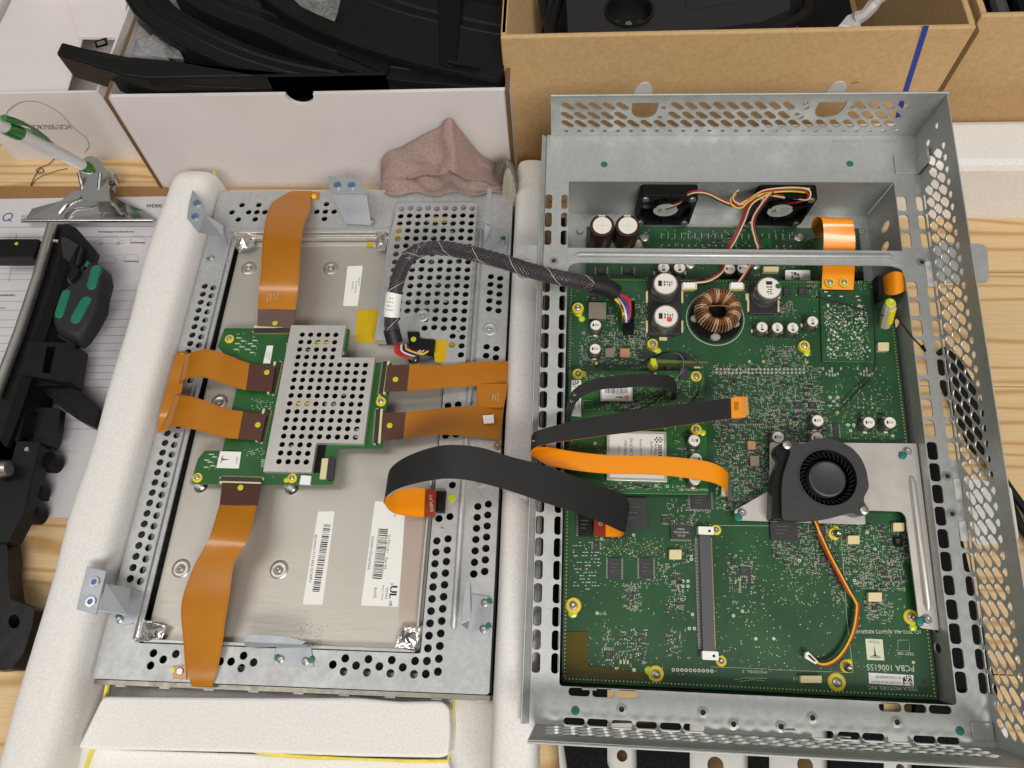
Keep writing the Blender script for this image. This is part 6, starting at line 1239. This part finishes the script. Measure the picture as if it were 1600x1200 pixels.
for a, b in ((930, 693), (1009, 760), (1025, 759), (1043, 760), (1063, 748)): p = P('C', a, b, ZG); tx.ring(p.x, p.y, ZG - .1, ZG + .1, .5, .9, 12)
gob('silkscreen_text', tx, SILK)
for a, b, g_ in ((1085, 688, 0), (1088, 717, 0), (1086, 748, 0)): p = P('C', a, b, ZG + 7.6); inst('capacitor', capS, db, 'C', p.x, p.y, ZG, g_ + PI)
standoff(903, 584, ZG, 3.4, db, 'C', blob=[(9, 0, 2.0)]); standoff(1088, 671, ZG, 3.4, db, 'C', blob=[(10, 5, 2)])
# bare edge board standing on the daughter board, small black chips below it
cob('riser_board', MB().prism(P2('C', [(1016, 561), (1106, 565), (1106, 568), (1016, 567)], -2), -9, -2), PCBE); p_ = MB().pillow(P2('C', [(1015, 557), (1026, 557), (1030, 572), (1020, 577), (1014, 568)], -2), -12, -1.5, round_=.4); cob('glue', p_, LIME)
chip(1040, 568, 1052, 580, -14, cc, 2); chip(1062, 574, 1076, 592, -10, cc, 4, m_=noisy('blue_black_plastic', (.03, .03, .045), .5)); chip(1084, 568, 1098, 575, -10, cc, 2, m_=SILVER, mark=False)
# ---- raised card on the right with dense vias
cd_ = cob('raised_card', MB().prism(fillet(P2('C', [(1281, 454), (1361, 454), (1367, 566), (1285, 565)], -14.4), .8), -15.4, -14.4, bev=.1), PCB)
q = MB(); p0 = P('C', 1286, 475, -14.4); p1 = P('C', 1362, 562, -14.4)
for _ in range(330):
    x, y = rnd.uniform(p0.x, p1.x), rnd.uniform(p1.y, p0.y); r_ = rnd.choice((.3, .42, .5)); q.add([(x + r_ * math.cos(a), y + r_ * math.sin(a), -14.33) for a in [PI / 4 * k for k in range(8)]], [tuple(range(8))], rnd.choice((0, 0, 3, 4)))
for _ in range(130): x, y = rnd.uniform(p0.x, p1.x), rnd.uniform(p1.y, p0.y); q.box(x, x + rnd.choice((.15, 1.4)), y, y + rnd.choice((.15, 1.2)), -14.39, -14.35, 3, False)
for a, b in ((1288, 457), (1293, 463), (1312, 464), (1337, 464), (1340, 470)): p = P('C', a, b, -14.4); q.box(p.x, p.x + 2, p.y, p.y + .8, -14.39, -14.3, 3, False)
obj('solder_points', q, SM, cd_, 'C', kind='stuff')
# ---- heat plate and blower
ZH = -9.0
hp_ = cob('heat_plate', MB().plate(fillet([(136.5, 160.5), (222, 162), (222.3, 56.5), (212, 57.5), (211.2, 118.5), (209, 121.5), (188, 121.5), (188, 113.3), (113.6, 113.3), (113.6, 119), (128, 127.5), (134.5, 131.5)], 1.5), [], ZH - 1.2, ZH), HEATPLATE)
obj('pressed_bead', MB().tube([(216.6, 142, ZH), (216.8, 138, ZH + .7), (217.4, 70, ZH + .7), (217.5, 67, ZH)], [1.2, 1.9, 1.9, 1.2], 10), HEATPLATE, hp_, 'C'); obj('pressed_bead', MB().tube([(217, 138, ZH + .6), (217.4, 71, ZH + .6)], 1.0, 8), STEEL, hp_, 'C')
for a, b, dx, dy in ((1419, 705, -8, 6), (1160, 801, -6, 7), (1450, 968, -12, 3)):
    p = P('C', a, b, ZH + 1.5); obj('screw', MB().lathe(p.x, p.y, [(2.6, ZH), (2.5, ZH + 1), (1.9, ZH + 1.8), (.8, ZH + 1.9), (.7, ZH + 1.2), (.05, ZH + 1.2)], 18), CHROME, hp_, 'C')
    p = P('C', a + dx, b + dy, ZH + .5); obj('paint_dab', MB().pillow([(p.x + 2.2 * u_, p.y + 2.2 * v_) for u_, v_ in ((1, 1.5), (.2, 1.1), (-.9, .9), (-1.2, -.2), (-.9, -1), (.3, -1.2), (1.1, -.3))], ZH + .05, ZH + .9, round_=.35), TEAL, hp_, 'C')
ZT = 4.0
bl_ = P('C', 1293, 746, ZT); cx, cy = bl_.x, bl_.y
ho = P2('C', [(1222, 812), (1221, 770), (1223, 745), (1232, 716), (1236, 706), (1229, 699), (1224, 693), (1232, 688), (1243, 690), (1254, 694), (1270, 686), (1290, 684), (1312, 689), (1332, 700), (1346, 716), (1354, 735), (1358, 760), (1355, 768), (1350, 776), (1350, 785), (1358, 795), (1357, 804), (1345, 806), (1334, 801), (1322, 803), (1305, 808), (1280, 812), (1250, 813)], ZT)
bw = cob('blower_fan', MB().plate(fillet(ho, 2), [circ(cx + .3, cy, 16.1, 40)], ZT - 1.2, ZT), FAN)
hin = fillet(ho, 2); obj('blower_housing', MB().plate(hin, [circ(cx + .3, cy, 17.5, 40)], ZH + .1, ZT - 1.25), FAN, bw, 'C')
ou = P2('C', [(1206, 812), (1207, 760), (1212, 735), (1220, 718), (1211, 706), (1216, 694), (1226, 690), (1238, 700), (1230, 750), (1228, 812)], ZT - 2.5); obj('outlet', MB().prism(fillet(ou, 1.5), ZH + .1, ZT - 3, bev=.5), BLACKPL2, bw, 'C')
obj('intake_ring', MB().ring(cx + .3, cy, ZT - .2, ZT + .35, 16.1, 17.0, 44), FAN, bw, 'C'); obj('housing_floor', MB().cyl(cx, cy, ZH + .1, ZH + .5, 17.4, 32), BLACKPL, bw, 'C')
hbp = P('C', 1293, 748, ZT - 1); obj('hub', MB().lathe(hbp.x, hbp.y, [(10.6, ZH + .6), (10.6, ZT - 2.4), (10.2, ZT - 1.3), (9.2, ZT - 1), (8.9, ZT - 1.15), (.1, ZT - 1.15)], 40), FAN, bw, 'C')
for k in range(34):
    a = 2 * PI * k / 34; b = a + .16; obj('blade', MB().prism([(hbp.x + 12.6 * math.cos(a), hbp.y + 12.6 * math.sin(a)), (hbp.x + 15.6 * math.cos(b), hbp.y + 15.6 * math.sin(b)), (hbp.x + 15.6 * math.cos(b + .05), hbp.y + 15.6 * math.sin(b + .05)), (hbp.x + 12.6 * math.cos(a + .06), hbp.y + 12.6 * math.sin(a + .06))], ZH + 1, ZT - 2.2), BLACKPL2, bw, 'C')
obj('impeller_disc', MB().ring(hbp.x, hbp.y, ZH + .7, ZH + .95, 10.6, 15.8, 36), BLACKPL2, bw, 'C')
for a, b in ((1230, 695), (1351, 797)): p = P('C', a, b, ZT + .8); obj('screw', MB().lathe(p.x, p.y, [(2.5, ZT), (2.4, ZT + .9), (1.2, ZT + 1.4), (.6, ZT + .8), (.05, ZT + .8)], 16), SCREWM, bw, 'C')
wire_pts = [(1272, 812, -6), (1276, 822, -10), (1283, 838, -12), (1297, 868, -12), (1312, 896, -12), (1326, 922, -12), (1337, 942, -12), (1338, 952, -12), (1334, 980, -12), (1325, 1004, -12), (1312, 1024, -12), (1298, 1035, -12), (1283, 1038, -12), (1268, 1031, -12), (1260, 1025, -12)]
for m_, dx, dy, dz in ((W_BLK, -2.6, -1.5, 0), (W_YEL, .4, -.6, .5), (W_RED, 3.4, 1.2, .2)):
    pts_ = []
    for i, (a, b, z) in enumerate(wire_pts): f_ = -1 if i in (2, 3, 4, 5) and m_ is not W_YEL else 1; pts_.append(P('C', a + dx * (1 if i < 9 else .5) * f_, b + dy * (1 if i > 9 else .3), z + dz))
    obj('wire', MB().tube(spline(pts_, 5), .6, 8), m_, bw, 'C')
obj('plug', MB().prism(P2('C', [(1259, 1020), (1263, 1018), (1279, 1034), (1275, 1038), (1258, 1028)], -11), -14, -11, bev=.3).prism(P2('C', [(1262, 1024), (1265, 1023), (1275, 1033), (1272, 1034)], -10.9), -11, -10.8, 1), [WHITEPL, BLACKPL], bw, 'C')
# ---- fan leads
def wires(paths, z=None, parent=cc, r_=.52, fr='C'):
    for m_, pts_ in paths: obj('wire', MB().tube(spline([P(fr, *p) for p in pts_], 5), r_, 7), m_, parent, fr)
L1 = [(1040, 322, -20), (1062, 314, -12), (1072, 303, -4), (1085, 298, 0), (1105, 300, 2), (1130, 312, 3), (1150, 318, 3), (1162, 312, 4), (1180, 304, 4), (1205, 303, 3), (1225, 306, 0)]
R1 = [(1263, 298, -2), (1240, 296, 2), (1215, 297, 3), (1190, 301, 4), (1172, 312, 5), (1160, 322, 4), (1146, 318, 4), (1144, 308, 4), (1152, 300, 4)]
D1 = [(1196, 303, 4), (1172, 318, 4), (1160, 345, 4), (1146, 375, 0), (1138, 388, -4), (1132, 408, -12), (1125, 425, -12), (1105, 438, -13), (1085, 441, -13), (1076, 444, -13)]
D2 = [(1205, 300, 4), (1190, 318, 4), (1175, 345, 4), (1180, 375, 0), (1184, 388, -3), (1178, 405, -10), (1168, 420, -12), (1160, 432, -12), (1152, 443, -13)]
def off(pts_, dx, dy, dz=0): return [(p[0] + dx, p[1] + dy, p[2] + dz) for p in pts_]
wires([(W_MAR, L1), (W_CRM, off(L1, 1, 3)), (W_BLK, off(L1, 0, 5, -1)), (W_MAR, R1), (W_CRM, off(R1, 2, -3)), (W_YEL, off(R1, -2, 3)), (W_MAR, D1), (W_CRM, off(D1, 3, 1)), (W_RED, off(D1, -2, 0, -1)), (W_BLK, off(D1, 1, -1, -1)), (W_MAR, off(D2, 3, 0)), (W_CRM, D2), (W_BLK, off(D2, 5, 2, -1)), (W_RED, off(D2, 1, 1, -1))])
wires([(W_RED, [(1230, 318, -14), (1255, 314, -6), (1263, 306, -2), (1258, 298, 0)]), (W_CRM, [(1240, 310, -8), (1262, 312, -3), (1266, 300, 0), (1255, 294, 0), (1230, 294, 2)])])
for a in ((1067, 444, 1086, 449), (1142, 444, 1161, 449)): p = P('C', a[0], a[1], -12); cob('plug', MB().prism(P2('C', [(a[0], a[1] - 3), (a[2], a[1] - 3), (a[2], a[3]), (a[0], a[3])], -12), -14, -12, bev=.3), WHITEPL)
# ---- amber flex with two posts near the top right, rolled flex and post
flex([(1286, 378, 1336, 378, -38), (1276, 370, 1335, 372, -34), (1268, 358, 1334, 362, -24), (1270, 345, 1332, 348, -10), (1278, 339, 1331, 342, -3), (1285, 346, 1333, 349, -1), (1287, 370, 1336, 370, -6), (1286, 395, 1336, 395, -10), (1285, 425, 1335, 425, -12), (1284, 441, 1334, 441, -13.5), (1284, 452, 1333, 453, -15)], KAPTON2, parent=cc, fr='C')
for a in (1297, 1319): standoff(a, 441, -14.5, 3.2, cc, 'C', h=2.5, blob=[(0, 5, 1.8)])
flex([(1379, 433, 1381, 458, -10), (1388, 427, 1389, 461, -4), (1400, 424, 1401, 460, 0), (1410, 427, 1411, 456, -1), (1413, 433, 1413, 454, -6), (1406, 442, 1404, 463, -12)], KAPTON2, parent=cc, fr='C', two=BLACKFLEX)
cob('ribbon_connector', MB().prism(P2('C', [(1371, 430), (1379, 430), (1382, 466), (1374, 469)], -8), ZM, -8, bev=.4), BLACKPL2); cob('ribbon_connector', MB().prism(P2('C', [(1336, 424), (1349, 424), (1349, 436), (1337, 436)], -26), -32, -26, bev=.4), BLACKPL2)
tp_, bt_ = P('C', 1391, 474, 4), P('C', 1383, 508, ZM)
po = MB(); d = tp_ - bt_; po.tube([bt_, bt_ + d * .55, bt_ + d * .8, tp_ - d * .03, tp_], [3.6, 3.8, 3.6, 3.4, 3.0], 8); cob('yellow_post', po, [noisy('translucent_nylon', lin(196, 190, 170), .35, 0, .05)]); cob('yellow_mark', MB().tube([bt_ + d * .25 + V((.8, -.9, 0)), bt_ + d * .85 + V((.8, -.9, 0))], 3.15, 8), mat('bright_yellow_paint', lin(240, 225, 10), .35)); cob('screw', MB().lathe(tp_.x, tp_.y, [(3.1, tp_.z - .5), (3.0, tp_.z + .8), (1.8, tp_.z + 1.2), (1.0, tp_.z + .6), (.05, tp_.z + .6)], 18), LIME)
# ---- antenna wires
ant = [(W_BLK, [(1275, 463, -8), (1300, 470, -4), (1330, 478, -2), (1360, 488, -2), (1382, 493, -4)]), (W_BLK, [(1361, 462, -7), (1365, 490, -6), (1367, 530, -7), (1367, 575, -9), (1360, 592, -12), (1340, 610, -12), (1322, 630, -12), (1313, 640, -13)]), (W_BLK, [(1396, 492, -6), (1405, 500, -4), (1420, 520, -1), (1433, 535, 1), (1443, 544, 1)]),
       (W_BLK, [(935, 569, -12), (970, 571, -10), (998, 571, -8), (1020, 560, -3), (1040, 551, 2), (1060, 550, 4), (1078, 556, 4), (1092, 568, 2), (1098, 585, 0), (1096, 602, -2), (1088, 618, -4), (1078, 628, -6)]), (W_BLK, [(1000, 569, -8), (1025, 555, 0), (1045, 549, 4), (1062, 554, 4), (1068, 565, 2), (1066, 578, 0), (1058, 590, -2)]), (W_BLK, [(998, 571, -8), (1012, 576, -7), (1022, 584, -7)]), (W_BLK, [(960, 640, -7), (990, 641, -5), (1020, 630, -4), (1040, 610, -4)])]
wires(ant, r_=.5)
for a, b, z in ((1308, 645, -14), (932, 568, -14), (1024, 585, -7)): p = P('C', a, b, z); cob('antenna_plug', MB().lathe(p.x, p.y, [(1.6, z - 1), (1.5, z), (1, z + .8), (.05, z + .9)], 12), GOLD)
cob('wire_end', MB().tube([P('C', 1440, 540, 1), P('C', 1446, 549, 1.5)], [1.2, .8], 8), BLACKPL)

# ============================================================ CABLES THAT CROSS BETWEEN THE TWO UNITS
def wp(pts_): return [P('W', *p) for p in pts_]
# wide black ribbon
S_ = [(682, 766, 680, 807, 40), (660, 763, 655, 808, 41), (640, 763, 633, 806, 44), (618, 768, 612, 800, 49), (606, 776, 600, 786, 56), (605, 752, 600, 786, 62), (611, 731, 603, 776, 69), (636, 713, 625, 762, 80), (675, 699, 675, 750, 89), (707, 695, 712, 748, 94), (750, 699, 750, 754, 96), (800, 714, 800, 768, 96), (850, 727, 850, 785, 94), (900, 745, 900, 801, 89), (945, 762, 944, 818, 80), (975, 774, 970, 830, 70), (984, 792, 977, 832, 63), (975, 800, 972, 838, 57), (955, 803, 950, 839, 54), (930, 803, 928, 838, 54)]
A = [P('W', e[0], e[1], e[4]) for e in S_]; B = [P('W', e[2], e[3], e[4]) for e in S_]
rb = thing('wide_ribbon_cable', -60, 110, 39, 'wide black ribbon cable with amber back arching from the display unit to the main board', 'ribbon cable')
obj('ribbon', MB().ribbon(A, B, .35, 0, 1, 6, 2), [BLACKFLEX, KAPTON2], rb)
def endpiece(pts_, z, word, wx, wy, sz, dx, dy, m_=REDSTIFF):
    a = P2('W', pts_, z); obj('stiffener', MB().prism(a, z, z + .4), m_, rb); t = MB(); text(t, word, 'W', wx, wy, z + .5, dx, dy, sz, 0, 1.1); obj('stiffener_print', t, SILK, rb)
endpiece([(665, 765), (682, 766), (680, 808), (663, 808)], 41.6, 'DISPLAY', 674, 786, 1.9, -2, -20); endpiece([(928, 803), (946, 804), (946, 839), (928, 838)], 54.6, 'CID', 938, 815, 2.0, 0, 20)
# narrow black and orange ribbon
S_ = [(1143, 622, 1143, 654, 90), (1100, 627, 1100, 660, 92), (1050, 633, 1050, 667, 93), (1000, 640, 1000, 674, 93), (950, 648, 950, 680, 92), (900, 657, 900, 687, 91), (860, 667, 860, 693, 90), (838, 674, 836, 700, 88), (831, 684, 830, 710, 84), (838, 697, 838, 716, 80), (858, 699, 858, 727, 78), (900, 706, 900, 735, 77), (950, 711, 950, 740, 77), (1000, 712, 1000, 741, 77), (1050, 714, 1050, 744, 77), (1100, 720, 1100, 751, 76), (1124, 728, 1124, 758, 73), (1137, 738, 1136, 768, 67), (1138, 748, 1137, 776, 60)]
A = [P('W', e[0], e[1], e[4]) for e in S_]; B = [P('W', e[2], e[3], e[4]) for e in S_]
nb = thing('narrow_ribbon_cable', 60, 120, 58, 'narrow ribbon cable folded at the chassis edge, black above and bright orange below', 'ribbon cable')
obj('ribbon', MB().ribbon(A, B, .3, 1, 0, 6, 2), [BLACKFLEX, KAPTON2], nb)
obj('contact_end', MB().prism(P2('W', [(1142, 622), (1152, 620), (1168, 620), (1170, 646), (1164, 652), (1143, 653)], 90.4), 90, 90.5), KAPTON2, nb)
t = MB()
for k in range(14): t.prism(P2('W', [(1160, 622.5 + k * 2), (1169, 621.5 + k * 2), (1169, 622.6 + k * 2), (1160, 623.6 + k * 2)], 90.6), 90.5, 90.6)
t.prism(P2('W', [(1147, 628), (1154, 628), (1154, 641), (1147, 641)], 90.6), 90.5, 90.56, 1); obj('contacts', t, [GOLD, KAPTON], nb)
pp_ = MB(); text(pp_, 'S', 'W', 834, 689, 88, 0, 20, 1.8); obj('ribbon_print', pp_, SILK, nb)
obj('latch', MB().prism(P2('W', [(1133, 745), (1141, 742), (1143, 778), (1137, 783)], 56), 52, 57, bev=.3), noisy('grey_latch', lin(92, 88, 96), .5), nb); obj('contact_block', MB().prism(P2('W', [(1127, 760), (1135, 763), (1136, 776), (1127, 773)], 54), 51, 54.5, bev=.2), CREAM, nb)
# short black ribbon over the daughter board
S_ = [(884, 664, 891, 668, 76), (884, 640, 893, 648, 80), (892, 614, 901, 628, 85), (912, 598, 916, 616, 89), (940, 590, 942, 608, 91), (970, 586, 972, 606, 92), (1000, 584, 1002, 604, 92), (1030, 585, 1030, 605, 90), (1050, 589, 1045, 607, 86), (1057, 600, 1050, 612, 81), (1057, 618, 1048, 622, 75), (1055, 632, 1046, 632, 71)]
A = [P('W', e[0], e[1], e[4]) for e in S_]; B = [P('W', e[2], e[3], e[4]) for e in S_]
sr = thing('short_ribbon_cable', 30, 160, 58, 'short black ribbon cable curving over the small board with the gps module', 'ribbon cable'); obj('ribbon', MB().ribbon(A, B, .3, 0, 0, 6, 2), BLACKFLEX, sr)
pp_ = MB(); text(pp_, 'C', 'W', 898, 617, 86.6, 10, -18, 1.7); text(pp_, 'C', 'W', 893, 627, 84.6, 6, -18, 1.7); obj('ribbon_print', pp_, SILK, sr)
obj('latch', MB().prism(P2('W', [(1047, 624), (1058, 624), (1057, 633), (1047, 633)], 73), 69, 73, bev=.3), noisy('grey_latch', lin(92, 88, 96), .5), sr)
# braided power lead
ctr = spline(wp([(617, 535, 50), (612, 515, 56), (612, 492, 62), (615, 465, 68), (622, 436, 74), (634, 408, 79), (655, 391, 83), (685, 387, 88), (715, 391, 92), (750, 399, 96), (790, 410, 98.5), (830, 423, 99), (870, 433, 98), (910, 441, 93), (945, 449, 87), (962, 458, 82)]), 8)
pc = thing('braided_power_cable', -60, 260, 50, 'grey braided power cable looping from the display unit into the chassis', 'cable')
obj('core', MB().tube(ctr, 4.2, 12), BRAIDD, pc)
bs = MB(); n_ = len(ctr); frames = []; prev = None
for i in range(n_):
    t = (ctr[min(i + 1, n_ - 1)] - ctr[max(i - 1, 0)]).normalized(); a = (prev - t * prev.dot(t)).normalized() if prev else t.cross(V((0, 0, 1))).normalized(); prev = a; frames.append((ctr[i], a, t.cross(a)))
acc = [0]
for i in range(1, n_): acc.append(acc[-1] + (ctr[i] - ctr[i - 1]).length)
step = 1.15; m_ = int(acc[-1] / step)
def at_s(s_):
    k = 0
    lo_, hi_ = 0, n_ - 1
    while hi_ - lo_ > 1:
        mid = (lo_ + hi_) // 2
        if acc[mid] <= s_: lo_ = mid
        else: hi_ = mid
    f_ = min(1, (s_ - acc[lo_]) / max(1e-6, acc[lo_ + 1] - acc[lo_])); A0, A1 = frames[lo_], frames[lo_ + 1]
    return A0[0].lerp(A1[0], f_), A0[1].lerp(A1[1], f_), A0[2].lerp(A1[2], f_)
SS = [at_s(i * step) for i in range(m_)]
for sgn in (1, -1):
    for j in range(11):
        pts_ = []
        for i, (c, a, b) in enumerate(SS):
            ph = sgn * i * step * 2 * PI / 26 + 2 * PI * j / 11; rr = 4.4 + .25 * (1 if (i + j * 2 * (sgn > 0)) % 4 < 2 else -1) * sgn; pts_.append(c + a * rr * math.cos(ph) + b * rr * math.sin(ph))
        bs.tube(pts_, .33, 4, 1 if (j == 3 and sgn > 0) else 0, cap=False)
obj('braid', bs, [BRAIDM, mat('braid_light', lin(190, 180, 186), .4)], pc)
obj('sleeve', MB().tube(ctr[-14:], 5.7, 16), mat('heat_shrink', (.012, .012, .012), .55), pc); obj('sleeve', MB().tube(ctr[:9], 5.6, 16), mat('heat_shrink', (.012, .012, .012), .55), pc)
obj('cable_label', MB().tube(ctr[15:27], 5.5, 20, cap=False), WHITEL, pc)
cl = MB()
c0, a0, b0 = frames[21]; tt = (frames[22][0] - frames[20][0]).normalized(); up = V((0, 0, 1)); up = (up - tt * up.dot(tt)).normalized(); sd_ = tt.cross(up)
for k, s_ in enumerate(('1013450', 'REV A', '10.03.15', 'TA-4')): text3(cl, s_, c0 + up * 5.6 - tt * (k - 1.5) * 2.6 * -1, sd_, -tt, 1.0)
obj('cable_print', cl, INK, pc)
for i, (m_, bx) in enumerate(((W_RED, 4), (W_RED, 2.6), (W_PUR, 1.2), (W_PUR, -.2), (W_BLU, -1.2), (W_WHT, -2.6), (W_BRN, -3.4), (W_YEL, -5), (W_BRN, .6), (W_YEL, -6.2))):
    e = (984 - i * 1.1, 494 + (i % 3) * 2)
    mid = (978 + bx * 1.4, 476 - bx * 1.6)
    if m_ is W_YEL: mid = (966 + i * .6, 474 + i * .5)
    obj('wire', MB().tube(spline([P('W', 956 , 456 - bx * .6, 83), P('W', 966 + bx * .5, 463 - bx, 83), P('W', *mid, 82), P('W', e[0], e[1], 78), P('W', e[0] - 1, e[1] + 8, 74)], 5), .85, 7), m_, pc)
obj('plug', MB().prism(P2('W', [(975, 499), (991, 499), (991, 516), (975, 516)], 76), 69.6, 76, bev=.4), BLACKPL, pc); obj('plug_back', MB().prism(P2('W', [(986, 470), (992, 470), (992, 499), (986, 499)], 78), 69.8, 78, bev=.4), BLACKPL, pc)
